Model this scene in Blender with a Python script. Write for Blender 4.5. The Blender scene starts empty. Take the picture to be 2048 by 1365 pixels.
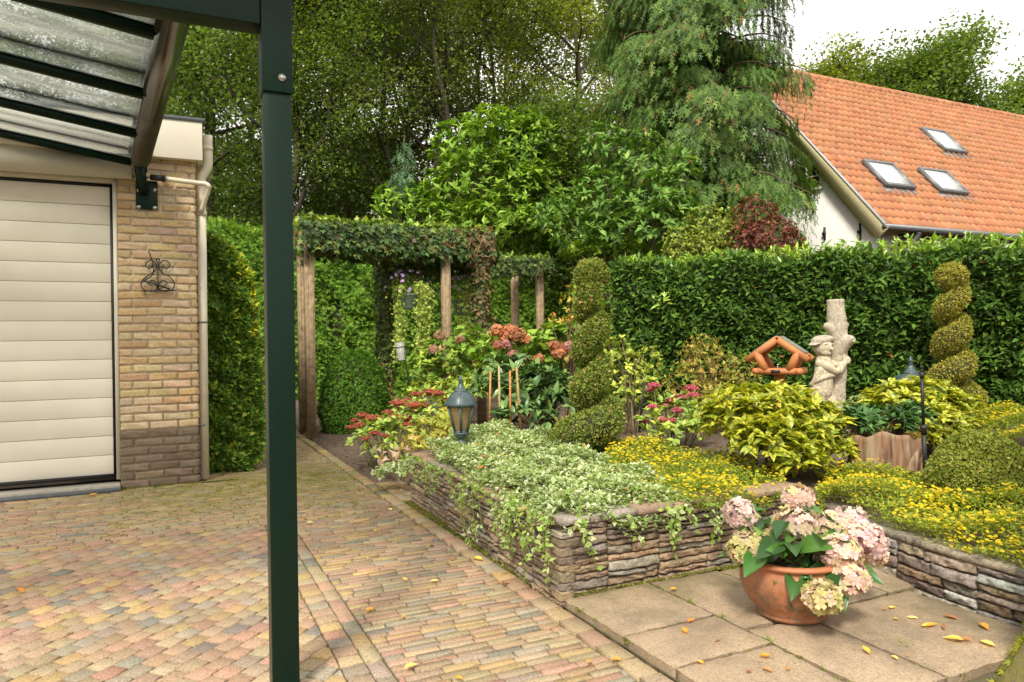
import bpy, math, random
import numpy as np
from mathutils import Matrix, Vector

# ---------------------------------------------------------------- camera, sky, sun
SC = bpy.context.scene
COLL = SC.collection
F, H = 1450.0, 1.25
YAW, ROLL = math.radians(25.3), math.radians(.85)
FWD = np.array([math.sin(YAW), math.cos(YAW), 0.0])
RGT0 = np.array([math.cos(YAW), -math.sin(YAW), 0.0])
UP0 = np.array([0, 0, 1.0])
RGT = math.cos(ROLL) * RGT0 - math.sin(ROLL) * UP0
UPV = math.sin(ROLL) * RGT0 + math.cos(ROLL) * UP0
EYE = np.array([0, 0, H])

cd = bpy.data.cameras.new("camera")
cam = bpy.data.objects.new("camera", cd)
COLL.objects.link(cam)
cd.sensor_width = 36.0
cd.lens = F / 2048 * 36
cd.clip_start = .05
cd.clip_end = 2000
mw = Matrix.Identity(4)
for i in range(3):
    mw[i][0], mw[i][1], mw[i][2], mw[i][3] = RGT[i], UPV[i], -FWD[i], EYE[i]
cam.matrix_world = mw
SC.camera = cam

SUN_DIR = np.array([-.50, -.62, .90]); SUN_DIR /= np.linalg.norm(SUN_DIR)
w = bpy.data.worlds.new("World"); SC.world = w; w.use_nodes = True
nt = w.node_tree; nt.nodes.clear()
out = nt.nodes.new("ShaderNodeOutputWorld"); bg = nt.nodes.new("ShaderNodeBackground")
sky = nt.nodes.new("ShaderNodeTexSky"); sky.sky_type = 'NISHITA'; sky.sun_disc = False
sky.sun_elevation = math.asin(SUN_DIR[2]); sky.sun_rotation = math.atan2(SUN_DIR[0], SUN_DIR[1])
tc = nt.nodes.new("ShaderNodeTexCoord"); mp = nt.nodes.new("ShaderNodeMapping")
mp.inputs['Scale'].default_value = (1.6, 1.6, 5.0)
nz = nt.nodes.new("ShaderNodeTexNoise"); nz.inputs['Scale'].default_value = 1.7; nz.inputs['Detail'].default_value = 5
cr = nt.nodes.new("ShaderNodeValToRGB")
cr.color_ramp.elements[0].position = .30; cr.color_ramp.elements[0].color = (7.3, 7.3, 7.2, 1)
cr.color_ramp.elements[1].position = .52; cr.color_ramp.elements[1].color = (12.2, 11.7, 11.0, 1)
mx = nt.nodes.new("ShaderNodeMix"); mx.data_type = 'RGBA'; mx.inputs[0].default_value = .93
nt.links.new(tc.outputs['Generated'], mp.inputs['Vector']); nt.links.new(mp.outputs[0], nz.inputs['Vector'])
nt.links.new(nz.outputs['Fac'], cr.inputs[0]); nt.links.new(sky.outputs[0], mx.inputs[6]); nt.links.new(cr.outputs[0], mx.inputs[7])
nt.links.new(mx.outputs[2], bg.inputs['Color']); bg.inputs['Strength'].default_value = .10
nt.links.new(bg.outputs[0], out.inputs['Surface'])

sd = bpy.data.lights.new("sun", 'SUN'); sun = bpy.data.objects.new("sun", sd); COLL.objects.link(sun)
sd.energy = 3.2; sd.angle = math.radians(12); sd.color = (1.0, .94, .82)
sun.rotation_euler = Vector(SUN_DIR).to_track_quat('Z', 'Y').to_euler()
sun.location = (-6, -4, 12)

SC.view_settings.view_transform = 'Standard'; SC.view_settings.look = 'None'
SC.view_settings.exposure = .48; SC.view_settings.gamma = 1
SC.render.engine = 'CYCLES'
SC.cycles.max_bounces = 6; SC.cycles.diffuse_bounces = 3; SC.cycles.glossy_bounces = 2
SC.cycles.transparent_max_bounces = 10; SC.cycles.transmission_bounces = 3
SC.cycles.caustics_reflective = False; SC.cycles.caustics_refractive = False

# ---------------------------------------------------------------- places from the photograph
def ray(u, v): return FWD + RGT * ((u - 1024) / F) + UPV * ((682.5 - v) / F)
def P(u, v, Z): return EYE + Z * ray(u, v)                     # point at depth Z
def G(u, v, z=0.0):                                            # point on the level z
    d = ray(u, v); return EYE + d * ((z - H) / d[2])
def depth(p): return float((np.asarray(p) - EYE) @ FWD)
def PY(u, v, y): d = ray(u, v); return EYE + d * (y / d[1])    # point on the plane Y = y
def PX(u, v, x): d = ray(u, v); return EYE + d * (x / d[0])

# ---------------------------------------------------------------- mesh collector
def nrm(a):
    a = np.asarray(a, float); return a / np.maximum(np.linalg.norm(a, axis=-1, keepdims=True), 1e-9)

class MB:
    def __init__(s): s.V = []; s.F = []; s.C = []; s.n = 0
    def add(s, V, faces, col=(1, 1, 1)):
        V = np.asarray(V, float).reshape(-1, 3)
        for f in faces: s.F.append(np.asarray(f, np.int64) + s.n)
        c = np.asarray(col, float)
        if c.ndim == 1: c = np.repeat(c[None, :3], len(V), 0)
        s.V.append(V); s.C.append(c[:, :3]); s.n += len(V)
        return s
    def box(s, c, size, M3=None, col=(1, 1, 1)):
        x, y, z = np.asarray(size, float) / 2
        V = np.array([[-x, -y, -z], [x, -y, -z], [x, y, -z], [-x, y, -z], [-x, -y, z], [x, -y, z], [x, y, z], [-x, y, z]])
        if M3 is not None: V = V @ np.asarray(M3).T
        Q = [[0, 3, 2, 1], [4, 5, 6, 7], [0, 1, 5, 4], [1, 2, 6, 5], [2, 3, 7, 6], [3, 0, 4, 7]]
        return s.add(V + np.asarray(c, float), [Q], col)
    def bar(s, a, b, wid, hgt, col=(1, 1, 1), up=(0, 0, 1)):            # rectangular bar from a to b
        a, b = np.asarray(a, float), np.asarray(b, float); L = np.linalg.norm(b - a); t = (b - a) / L
        sd_ = np.cross(t, up); sd_ = nrm(sd_); u2 = np.cross(sd_, t)
        return s.box((a + b) / 2, (L, wid, hgt), np.stack([t, sd_, u2], 1), col)
    def tube(s, pts, r, seg=8, col=(1, 1, 1), cap=True):
        pts = np.asarray(pts, float); n = len(pts); r = np.broadcast_to(np.asarray(r, float), (n,))
        T = nrm(np.gradient(pts, axis=0)); ref = np.array([0, 0, 1.0])
        if abs(T[0] @ ref) > .9: ref = np.array([1.0, 0, 0])
        a = nrm(np.cross(T[0], ref)); V = []
        ang = np.arange(seg) * 2 * np.pi / seg
        for i in range(n):
            a = nrm(a - T[i] * (a @ T[i])); b = np.cross(T[i], a)
            V.append(pts[i] + r[i] * (np.cos(ang)[:, None] * a + np.sin(ang)[:, None] * b))
        V = np.concatenate(V); k = np.arange(seg); k2 = (k + 1) % seg
        Q = np.concatenate([np.stack([i * seg + k, i * seg + k2, (i + 1) * seg + k2, (i + 1) * seg + k], 1) for i in range(n - 1)])
        fs = [Q]
        if cap: fs += [np.arange(seg)[::-1][None, :], ((n - 1) * seg + np.arange(seg))[None, :]]
        return s.add(V, fs, col)
    def lathe(s, prof, c=(0, 0, 0), seg=32, col=(1, 1, 1), M3=None, rot=0., cap=True, sx=1, sy=1):
        prof = np.asarray(prof, float); n = len(prof); ang = np.arange(seg) * 2 * np.pi / seg + rot
        V = np.stack([prof[:, 0][:, None] * np.cos(ang) * sx, prof[:, 0][:, None] * np.sin(ang) * sy, np.repeat(prof[:, 1][:, None], seg, 1)], 2).reshape(-1, 3)
        if M3 is not None: V = V @ np.asarray(M3).T
        k = np.arange(seg); k2 = (k + 1) % seg
        Q = np.concatenate([np.stack([i * seg + k, i * seg + k2, (i + 1) * seg + k2, (i + 1) * seg + k], 1) for i in range(n - 1)])
        fs = [Q]
        if cap: fs += [np.arange(seg)[::-1][None, :], ((n - 1) * seg + np.arange(seg))[None, :]]
        return s.add(V + np.asarray(c, float), fs, col)
    def ell(s, c, rad, M3=None, seg=16, rings=10, col=(1, 1, 1)):
        th = np.linspace(0, np.pi, rings + 1)[1:-1]; ph = np.arange(seg) * 2 * np.pi / seg
        V = [[0, 0, 1.0]]
        for t in th: V += [[math.sin(t) * math.cos(p), math.sin(t) * math.sin(p), math.cos(t)] for p in ph]
        V.append([0, 0, -1.0]); V = np.array(V) * np.asarray(rad, float)
        if M3 is not None: V = V @ np.asarray(M3).T
        k = np.arange(seg); k2 = (k + 1) % seg; m = len(th)
        Q = [np.stack([1 + i * seg + k, 1 + (i + 1) * seg + k, 1 + (i + 1) * seg + k2, 1 + i * seg + k2], 1) for i in range(m - 1)]
        T1 = np.stack([np.zeros(seg, int), 1 + k, 1 + k2], 1); e = 1 + m * seg
        T2 = np.stack([np.full(seg, e), e - seg + k2, e - seg + k], 1)
        return s.add(V + np.asarray(c, float), [np.concatenate(Q), T1, T2], col)
    def poly(s, pts, col=(1, 1, 1)): return s.add(pts, [np.arange(len(pts))[None, :]], col)
    def prism(s, pts, d, col=(1, 1, 1)):                                # planar outline pushed along d
        pts = np.asarray(pts, float); n = len(pts); k = np.arange(n); k2 = (k + 1) % n
        return s.add(np.concatenate([pts, pts + np.asarray(d, float)]), [k[::-1][None, :], (k + n)[None, :], np.stack([k, k2, k2 + n, k + n], 1)], col)
    def mesh(s, name, off):
        V = np.concatenate(s.V) - off; C = np.concatenate(s.C)
        me = bpy.data.meshes.new(name)
        lv = np.concatenate([f.reshape(-1) for f in s.F]); tot = np.concatenate([np.full(len(f), f.shape[1]) for f in s.F])
        st = np.concatenate([[0], np.cumsum(tot)[:-1]])
        me.vertices.add(len(V)); me.vertices.foreach_set('co', V.astype(np.float32).ravel())
        me.loops.add(len(lv)); me.loops.foreach_set('vertex_index', lv.astype(np.int32))
        me.polygons.add(len(tot)); me.polygons.foreach_set('loop_start', st.astype(np.int32)); me.polygons.foreach_set('loop_total', tot.astype(np.int32))
        ca = me.color_attributes.new('Col', 'FLOAT_COLOR', 'POINT')
        ca.data.foreach_set('color', np.concatenate([C, np.ones((len(C), 1))], 1).astype(np.float32).ravel())
        me.update(calc_edges=True); me.validate()
        return me
    def build(s, name, mat, parent=None, smooth=False, bevel=0., origin=None, subsurf=0):
        r = parent
        while r is not None and r.parent is not None: r = r.parent
        if r is None and origin is None:
            V = np.concatenate(s.V); origin = np.array([(V[:, 0].min() + V[:, 0].max()) / 2, (V[:, 1].min() + V[:, 1].max()) / 2, V[:, 2].min()])
        off = np.array(r.location) if r is not None else np.asarray(origin, float)
        me = s.mesh(name, off); o = bpy.data.objects.new(name, me); COLL.objects.link(o)
        if mat: me.materials.append(mat)
        if parent is not None: o.parent = parent
        else: o.location = off
        if smooth: me.polygons.foreach_set('use_smooth', np.ones(len(me.polygons), bool))
        if bevel:
            b = o.modifiers.new('bevel', 'BEVEL'); b.width = bevel; b.segments = 2; b.limit_method = 'ANGLE'; b.angle_limit = math.radians(40)
        if subsurf:
            b = o.modifiers.new('sub', 'SUBSURF'); b.levels = subsurf; b.render_levels = subsurf
        return o

def tag(o, label=None, cat=None, group=None, kind=None):
    if label: o['label'] = label
    if cat: o['category'] = cat
    if group: o['group'] = group
    if kind: o['kind'] = kind
    return o
def thing(name, label, cat, loc, group=None):
    o = bpy.data.objects.new(name, None); COLL.objects.link(o); o.location = [float(a) for a in loc]; o.empty_display_size = .1
    return tag(o, label, cat, group)
def rotz(a): c, s = math.cos(a), math.sin(a); return np.array([[c, -s, 0], [s, c, 0], [0, 0, 1.0]])
def rotx(a): c, s = math.cos(a), math.sin(a); return np.array([[1.0, 0, 0], [0, c, -s], [0, s, c]])
def roty(a): c, s = math.cos(a), math.sin(a); return np.array([[c, 0, s], [0, 1.0, 0], [-s, 0, c]])
RNG = np.random.default_rng(7)
def smooth(pts, n):                                                    # Catmull-Rom through points
    p = np.asarray(pts, float); p = np.vstack([2 * p[0] - p[1], p, 2 * p[-1] - p[-2]]); o = []
    for i in range(1, len(p) - 2):
        for t in np.linspace(0, 1, n, endpoint=False):
            o.append(.5 * ((2 * p[i]) + (-p[i - 1] + p[i + 1]) * t + (2 * p[i - 1] - 5 * p[i] + 4 * p[i + 1] - p[i + 2]) * t * t + (-p[i - 1] + 3 * p[i] - 3 * p[i + 1] + p[i + 2]) * t ** 3))
    o.append(p[-2]); return np.array(o)

# ---------------------------------------------------------------- materials
def newmat(name):
    m = bpy.data.materials.new(name); m.use_nodes = True
    nt = m.node_tree; b = nt.nodes['Principled BSDF']; return m, nt, b
def noise(nt, scale, detail=4, rough=.6, vec=None, obj=True, dist=0):
    n = nt.nodes.new('ShaderNodeTexNoise'); n.inputs['Scale'].default_value = scale; n.inputs['Detail'].default_value = detail
    n.inputs['Roughness'].default_value = rough; n.inputs['Distortion'].default_value = dist
    t = nt.nodes.new('ShaderNodeTexCoord')
    nt.links.new(vec if vec is not None else t.outputs['Object'], n.inputs['Vector']); return n
def ramp(nt, src, stops):
    r = nt.nodes.new('ShaderNodeValToRGB'); e = r.color_ramp.elements
    while len(e) < len(stops): e.new(.5)
    for i, (p, c) in enumerate(stops):
        e[i].position = p; e[i].color = (*c, 1) if len(c) == 3 else c
    nt.links.new(src, r.inputs[0]); return r
def mixc(nt, fac, a, b, mode='MIX'):
    m = nt.nodes.new('ShaderNodeMix'); m.data_type = 'RGBA'; m.blend_type = mode
    for k, x in ((0, fac), (6, a), (7, b)):
        if hasattr(x, 'is_linked') or hasattr(x, 'links'): nt.links.new(x, m.inputs[k])
        elif k == 0: m.inputs[0].default_value = x
        else: m.inputs[k].default_value = (*x, 1)
    return m.outputs[2]
def bump(nt, b, src, strength, dist=.01):
    n = nt.nodes.new('ShaderNodeBump'); n.inputs['Strength'].default_value = strength; n.inputs['Distance'].default_value = dist
    nt.links.new(src, n.inputs['Height']); nt.links.new(n.outputs[0], b.inputs['Normal'])
def colattr(nt):
    a = nt.nodes.new('ShaderNodeAttribute'); a.attribute_name = 'Col'; return a.outputs['Color']
def solid(name, col, rough=.6, metal=0., var=.15, scale=20, bmp=0., spec=None, vec=None, useattr=False):
    m, nt, b = newmat(name)
    n = noise(nt, scale)
    a, c = [max(0, x * (1 - var)) for x in col], [min(1, x * (1 + var)) for x in col]
    r = ramp(nt, n.outputs['Fac'], [(.3, a), (.7, c)]).outputs[0]
    if useattr: r = mixc(nt, 1.0, r, colattr(nt), 'MULTIPLY')
    nt.links.new(r, b.inputs['Base Color'])
    b.inputs['Roughness'].default_value = rough; b.inputs['Metallic'].default_value = metal
    if spec is not None: b.inputs['Specular IOR Level'].default_value = spec
    if bmp: bump(nt, b, n.outputs['Fac'], bmp)
    return m
def leafmat(name, rough=.5, trans=.3, spec=.35, tcol=(1.15, 1.2, .45), gain=1.7):
    m, nt, b = newmat(name); c = colattr(nt)
    n = noise(nt, 3.0, 3); v = ramp(nt, n.outputs['Fac'], [(.3, (.84 * gain, .86 * gain, .8 * gain)), (.7, (1.16 * gain, 1.12 * gain, 1.1 * gain))]).outputs[0]
    c = mixc(nt, 1.0, c, v, 'MULTIPLY')
    nt.links.new(c, b.inputs['Base Color']); b.inputs['Roughness'].default_value = rough; b.inputs['Specular IOR Level'].default_value = spec
    tr = nt.nodes.new('ShaderNodeBsdfTranslucent'); tcx = mixc(nt, 1.0, c, tcol, 'MULTIPLY'); nt.links.new(tcx, tr.inputs['Color'])
    mxs = nt.nodes.new('ShaderNodeMixShader'); mxs.inputs[0].default_value = trans
    nt.links.new(b.outputs[0], mxs.inputs[1]); nt.links.new(tr.outputs[0], mxs.inputs[2])
    nt.links.new(mxs.outputs[0], nt.nodes['Material Output'].inputs['Surface']); return m

# ---------------------------------------------------------------- leaves
def T_leaf(w=.5, fold=.1, droop=.12):
    V = np.array([[0, 0, 0], [w / 2, .42, fold], [0, 1, -droop], [-w / 2, .42, fold], [0, .45, .0]])
    return V, [[[0, 1, 2, 4], [0, 4, 2, 3]]], np.array([.55, 1, 1, 1, .12])
def T_big(w=.5, fold=.07, droop=.2):
    V = np.array([[0, 0, 0], [w * .42, .25, fold], [w * .5, .55, fold], [0, 1, -droop], [-w * .5, .55, fold], [-w * .42, .25, fold], [0, .3, .0], [0, .65, -.03]])
    return V, [[[0, 1, 6, 6]], [[1, 2, 7, 6], [6, 7, 4, 5]], [[2, 3, 7], [7, 3, 4], [0, 6, 5]]], np.array([.2, 1, 1, 1, 1, 1, 0, 0.])
def fixT(T):
    V, fs, wt = T; o = []
    for f in fs:
        f = np.asarray(f)
        if f.shape[1] == 4 and (f[:, 2] == f[:, 3]).any(): f = f[:, :3]
        o.append(f)
    return V, o, wt
def T_grid(w=.6, prof=((0, .08), (.12, .62), (.35, 1.0), (.6, .9), (.82, .5), (1, .04)), fold=.10, droop=.25, cols=2):
    V, Q = [], []; n = 2 * cols + 1
    for y, h in prof:
        for i in range(-cols, cols + 1): f = i / cols; V.append([f * w / 2 * h, y - .03 * abs(f), fold * abs(f) ** 1.4 * h - droop * y * y])
    for r in range(len(prof) - 1):
        for c in range(n - 1): k = r * n + c; Q.append([k, k + 1, k + n + 1, k + n])
    wt = np.array([abs(i) / cols for _ in prof for i in range(-cols, cols + 1)]); return np.array(V), [Q], wt
def T_ivy():
    V = np.array([[0, .06, 0], [.32, -.1, .0], [.27, .2, .03], [.52, .38, -.03], [.2, .52, .03], [0, 1, -.08], [-.2, .52, .03], [-.52, .38, -.03], [-.27, .2, .03], [-.32, -.1, 0], [0, .4, -.02]])
    k = np.arange(10); return V, [np.stack([np.full(10, 10), k, (k + 1) % 10], 1)], np.array([1.] * 10 + [0])
def T_spray(w=.13, n=3, spread=.62, droop=.2):
    V, Q = [], []
    for i in range(n):
        a = (i - (n - 1) / 2) / max(1, (n - 1) / 2) * spread if n > 1 else 0
        L = 1 - .32 * abs(a) / max(spread, .01); d = np.array([math.sin(a), math.cos(a), 0]); s = np.array([math.cos(a), -math.sin(a), 0])
        k = len(V); V += [[0, 0, 0], list(d * L * .5 + s * w / 2), list(d * L + np.array([0, 0, -droop * L])), list(d * L * .5 - s * w / 2)]; Q.append([k, k + 1, k + 2, k + 3])
    return np.array(V), [Q], np.tile([0, .5, 1, .5], n)
def T_frond(k=6, w=.1, droop=.15):                                      # flat feathered scale-leaf spray
    V, Q = [], []
    def kite(o, d, L, ww):
        s = np.array([d[1], -d[0], 0]); i = len(V)
        V.extend([list(o), list(o + d * L * .5 + s * ww / 2), list(o + d * L), list(o + d * L * .5 - s * ww / 2)]); Q.append([i, i + 1, i + 2, i + 3])
    kite(np.zeros(3), np.array([0, 1., 0]), 1, w)
    for i in range(k):
        y = .12 + .7 * i / k; sg = 1 if i % 2 else -1; a = .75
        kite(np.array([0, y, 0]), np.array([sg * math.sin(a), math.cos(a), 0]), .45 * (1 - .5 * y), w * .9)
    V = np.array(V); V[:, 2] -= droop * V[:, 1] ** 2; return V, [Q], np.tile([0, .5, 1, .5], k + 1)
def T_flower(n=8, cup=.12):
    a = np.arange(n) * 2 * np.pi / n; r = np.where(np.arange(n) % 2 == 0, .5, .42)
    V = np.concatenate([[[0, 0, 0]], np.stack([np.cos(a) * r, np.sin(a) * r, np.full(n, cup)], 1)])
    k = np.arange(n); return V, [np.stack([np.zeros(n, int), 1 + k, 1 + (k + 1) % n], 1)], np.array([0.] + [1] * n)
def T_floret():                                                         # four broad rounded petals
    V, Q = [[0, 0, 0]], []
    for i in range(4):
        a = i * np.pi / 2; d = np.array([math.cos(a), math.sin(a), 0]); s = np.array([-math.sin(a), math.cos(a), 0]); k = len(V)
        V += [list(d * .22 + s * .2), list(d * .5 + s * .2 + [0, 0, .08]), list(d * .5 - s * .2 + [0, 0, .08]), list(d * .22 - s * .2)]
        Q += [[0, k + 3, k + 2, k + 1]]; Q[-1] = [0, k + 3, k + 2, k + 1]
    F5 = []
    for i in range(4): k = 1 + 4 * i; F5.append([0, k + 3, k + 2, k + 1, k])
    return np.array(V), [F5], np.array([0.] + [.45, 1, 1, .45] * 4)

def leaves(m, pos, axis, nor, size, T, col, col2=None, wmul=1.0):
    V, fs, wt = fixT(T); pos = np.asarray(pos, float); N = len(pos)
    if N == 0: return
    axis = nrm(np.broadcast_to(axis, (N, 3))); nor = np.broadcast_to(nor, (N, 3))
    sd_ = np.cross(axis, nor); bad = np.linalg.norm(sd_, axis=1) < 1e-3
    if bad.any(): sd_ = sd_.copy(); sd_[bad] = np.cross(axis[bad], [.31, .87, .11])
    sd_ = nrm(sd_); nn = np.cross(sd_, axis); size = np.broadcast_to(size, (N,)); wm = np.broadcast_to(wmul, (N,))
    A = (sd_[:, None, :] * (V[None, :, 0, None] * wm[:, None, None]) + axis[:, None, :] * V[None, :, 1, None] + nn[:, None, :] * V[None, :, 2, None]) * size[:, None, None] + pos[:, None, :]
    k = len(V); offs = (np.arange(N) * k)
    col = np.broadcast_to(col, (N, 3))
    if col2 is None: C = np.repeat(col[:, None, :], k, 1)
    else: C = col[:, None, :] * (1 - wt)[None, :, None] + np.broadcast_to(col2, (N, 3))[:, None, :] * wt[None, :, None]
    m.add(A.reshape(-1, 3), [(offs[:, None, None] + f[None]).reshape(-1, f.shape[1]) for f in fs], C.reshape(-1, 3))
def pal(N, pals, rng=None, jit=.18):
    rng = rng or RNG; cols = np.array([p[0] for p in pals], float); wts = np.array([p[1] for p in pals], float)
    i = rng.choice(len(pals), N, p=wts / wts.sum()); return cols[i] * rng.uniform(1 - jit, 1 + jit, (N, 1)) * rng.uniform(.94, 1.06, (N, 3))
def rnd(N, rng=None): return nrm((rng or RNG).normal(size=(N, 3)))
# ---------------------------------------------------------------- setting materials
def stonelike(name, speck=90, moss=None, bmp=.35, rough=.85, dirt=(.10, .085, .065), dirtamt=.45, dscale=7):
    m, nt, b = newmat(name); c = colattr(nt)
    n1 = noise(nt, speck, 3, .7); v = ramp(nt, n1.outputs['Fac'], [(.28, (.5, .48, .45)), (.48, (.98, .98, .98)), (.72, (1.42, 1.40, 1.36))]).outputs[0]
    c = mixc(nt, 1.0, c, v, 'MULTIPLY')
    n2 = noise(nt, dscale, 6, .7); f = ramp(nt, n2.outputs['Fac'], [(.45, (0, 0, 0)), (.72, (dirtamt,) * 3)]).outputs[0]
    c = mixc(nt, f, c, dirt)
    if moss: c = moss(nt, c)
    nt.links.new(c, b.inputs['Base Color']); b.inputs['Roughness'].default_value = rough; b.inputs['Specular IOR Level'].default_value = .25
    n3 = noise(nt, speck * .6, 6, .75); bump(nt, b, n3.outputs['Fac'], bmp, .006); return m
def mossy(x0, x1, y0, y1, amt, scale=5, col=(.17, .16, .02), soft=.5):
    def f(nt, c):
        g = nt.nodes.new('ShaderNodeNewGeometry'); s = nt.nodes.new('ShaderNodeSeparateXYZ'); nt.links.new(g.outputs['Position'], s.inputs[0])
        def mr(o, a, b_):
            r = nt.nodes.new('ShaderNodeMapRange'); r.inputs[1].default_value = a; r.inputs[2].default_value = b_; r.clamp = True; nt.links.new(o, r.inputs[0]); return r.outputs[0]
        def mul(a, b_):
            q = nt.nodes.new('ShaderNodeMath'); q.operation = 'MULTIPLY'; nt.links.new(a, q.inputs[0])
            if isinstance(b_, float): q.inputs[1].default_value = b_
            else: nt.links.new(b_, q.inputs[1])
            return q.outputs[0]
        k = mul(mul(mr(s.outputs[0], x0 - soft, x0 + soft), mr(s.outputs[0], x1 + soft, x1 - soft)), mul(mr(s.outputs[1], y0 - soft, y0 + soft), mr(s.outputs[1], y1 + soft, y1 - soft)))
        n = noise(nt, scale, 7, .75); r = ramp(nt, n.outputs['Fac'], [(.36, (0, 0, 0)), (.62, (1, 1, 1))]).outputs[0]
        return mixc(nt, mul(mul(k, r), amt), c, col)
    return f
def chain(*fs):
    def f(nt, c):
        for g in fs: c = g(nt, c)
        return c
    return f

M_soil = solid('dark_soil', (.115, .080, .055), .95, var=.55, scale=35, bmp=.9)
M_lawn = solid('garden_ground', (.06, .06, .03), .95, var=.4, scale=6, bmp=.5)
MOSS = chain(mossy(-.5, 1.7, 6.1, 7.6, .85, 4.5), mossy(.7, 1.8, 7.0, 18, .55, 5), mossy(-.2, 1.9, 5.3, 7, .35, 9), mossy(1.2, 1.75, 2, 9, .3, 9))
M_pave = stonelike('paving_brick', 110, MOSS, .45, .8, dirt=(.20, .15, .105), dirtamt=.5, dscale=1.3)
M_joint = stonelike('joint_sand', 60, chain(mossy(-8, 9, 0, 20, .55, 2.2, (.09, .10, .02))), .8, .95)
M_slab = stonelike('washed_concrete_slab', 130, chain(mossy(1.6, 3.4, 2.75, 3.4, .8, 5, (.10, .095, .03), .25), mossy(2.9, 3.5, 1.4, 3, .6, 6, (.10, .095, .04), .12)), .55, .9, dirt=(.15, .12, .085), dirtamt=.9, dscale=2.1)

# ---------------------------------------------------------------- ground and soil
g = MB(); g.poly([[-400, -400, -.06], [400, -400, -.06], [400, 400, -.06], [-400, 400, -.06]])
tag(g.build('ground', M_lawn, origin=(0, 0, -.06)), kind='structure')

def wallX(y):                                                            # inner line of the right planter wall
    return float(np.interp(y, [-1, .6, 1.2, 1.79, 2.1, 2.42, 2.8, 3.11], [3.3, 3.22, 3.17, 3.15, 3.17, 3.215, 3.32, 3.47]))
def sst(a, b, x): t = np.clip((x - a) / (b - a), 0, 1); return t * t * (3 - 2 * t)
def soilz(X, Y):
    X = np.asarray(X, float); Y = np.asarray(Y, float)
    wx = np.interp(Y, [-1, .6, 1.2, 1.79, 2.1, 2.42, 2.8, 3.11], [3.3, 3.22, 3.17, 3.15, 3.17, 3.215, 3.32, 3.47])
    left = (X > 1.90) & (Y > 3.10) & (X < 9)
    raised = .34 * np.where(Y < 5.55, 1.0, 1 - sst(5.5, 7.5 + .0 * X, Y - (X - 1.7) * .5))
    right = (X > wx + .06) & (Y <= 3.2)
    rz = .26 + .10 * sst(3.3, 4.6, X)
    z = np.where(left, raised, np.where(right, rz, -.05))
    z = np.where(left & (X > 3.3) & (Y < 3.6), .30 + .05 * sst(3.2, 3.6, Y), z)
    flat = (Y > 6.42) & (X > 1.66) & (X < 14)
    return np.maximum(z, np.where(flat, .025 + .02 * np.sin(X * 3 + Y * 2), -.05))
xs = np.arange(1.62, 12, .06); ys = np.arange(-1, 19, .06); XX, YY = np.meshgrid(xs, ys)
ZZ = soilz(XX, YY) + RNG.normal(0, .007, XX.shape); nx = len(xs); ny = len(ys)
ii = (np.arange(ny - 1)[:, None] * nx + np.arange(nx - 1)[None, :]).ravel()
s = MB(); s.add(np.stack([XX, YY, ZZ], 2), [np.stack([ii, ii + 1, ii + nx + 1, ii + nx], 1)])
tag(s.build('soil', M_soil, origin=(1.62, -1, 0)), kind='structure')

# ---------------------------------------------------------------- block paving
PV = [((.39, .245, .17), 4), ((.42, .30, .145), 2.4), ((.385, .295, .19), 4), ((.31, .262, .195), 2.6), ((.20, .18, .15), .8), ((.375, .26, .17), 3.5)]
def clip(poly, planes):
    for (a, b, c) in planes:                                            # keep a*x + b*y <= c
        o = []; n = len(poly)
        for i in range(n):
            p, q = poly[i], poly[(i + 1) % n]; dp = a * p[0] + b * p[1] - c; dq = a * q[0] + b * q[1] - c
            if dp <= 0: o.append(p)
            if dp * dq < 0: t = dp / (dp - dq); o.append((p[0] + t * (q[0] - p[0]), p[1] + t * (q[1] - p[1])))
        poly = o
        if len(poly) < 3: return []
    return poly
def block(m, poly, col, ch=.003, z=0.):
    p = np.array(poly); 
    if len(p) < 3: return
    ar = .5 * abs(np.dot(p[:, 0], np.roll(p[:, 1], 1)) - np.dot(p[:, 1], np.roll(p[:, 0], 1)))
    if ar < .0004: return
    n = len(p); c = p.mean(0); d = p - c; L = np.linalg.norm(d, axis=1, keepdims=True); q = c + d * np.maximum(.3, (L - ch * 1.4) / L)
    q = q + RNG.normal(0, .0009, q.shape); p2 = p + RNG.normal(0, .0009, p.shape)
    t = RNG.normal(0, .0022); sx, sy = RNG.normal(0, .012, 2)
    zt = z + t + (q - c) @ np.array([sx, sy]); ze = z + t - ch * .8 + (p - c) @ np.array([sx, sy])
    V = np.concatenate([np.c_[q, zt], np.c_[p2, ze], np.c_[p2, np.full(n, z - .05)]]); k = np.arange(n); k2 = (k + 1) % n
    m.add(V, [k[None, :], np.stack([k + n, k2 + n, k2, k], 1), np.stack([k + 2 * n, k2 + 2 * n, k2 + n, k + n], 1)], col)
def one(): return pal(1, PV, jit=.14)[0]
pv = MB(); LB, WB, GP = .152, .0485, .0055
yrow = 1.0; r = 0
while yrow < 19:
    x0 = .752 if yrow < 5.30 else (-7.0 if yrow < 7.22 else (.2 if yrow < 13 else -5)); x1 = 1.535
    x = -7 - RNG.uniform(0, LB)
    while x < x1:
        a, b = max(x, x0), min(x + LB, x1)
        if b - a > .02: block(pv, [(a + GP / 2, yrow), (b - GP / 2, yrow), (b - GP / 2, yrow + WB - GP), (a + GP / 2, yrow + WB - GP)], one())
        x += LB
    yrow += WB; r += 1
y = 1.0
while y < 19:                                                            # kerb row of the path and soldier row of the drive
    block(pv, [(1.542, y), (1.632, y), (1.632, y + LB - GP), (1.542, y + LB - GP)], one(), z=.010)
    if y < 5.2: block(pv, [(.68, y), (.745, y), (.745, y + LB - GP), (.68, y + LB - GP)], one())
    y += LB
y = 1.0
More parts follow.
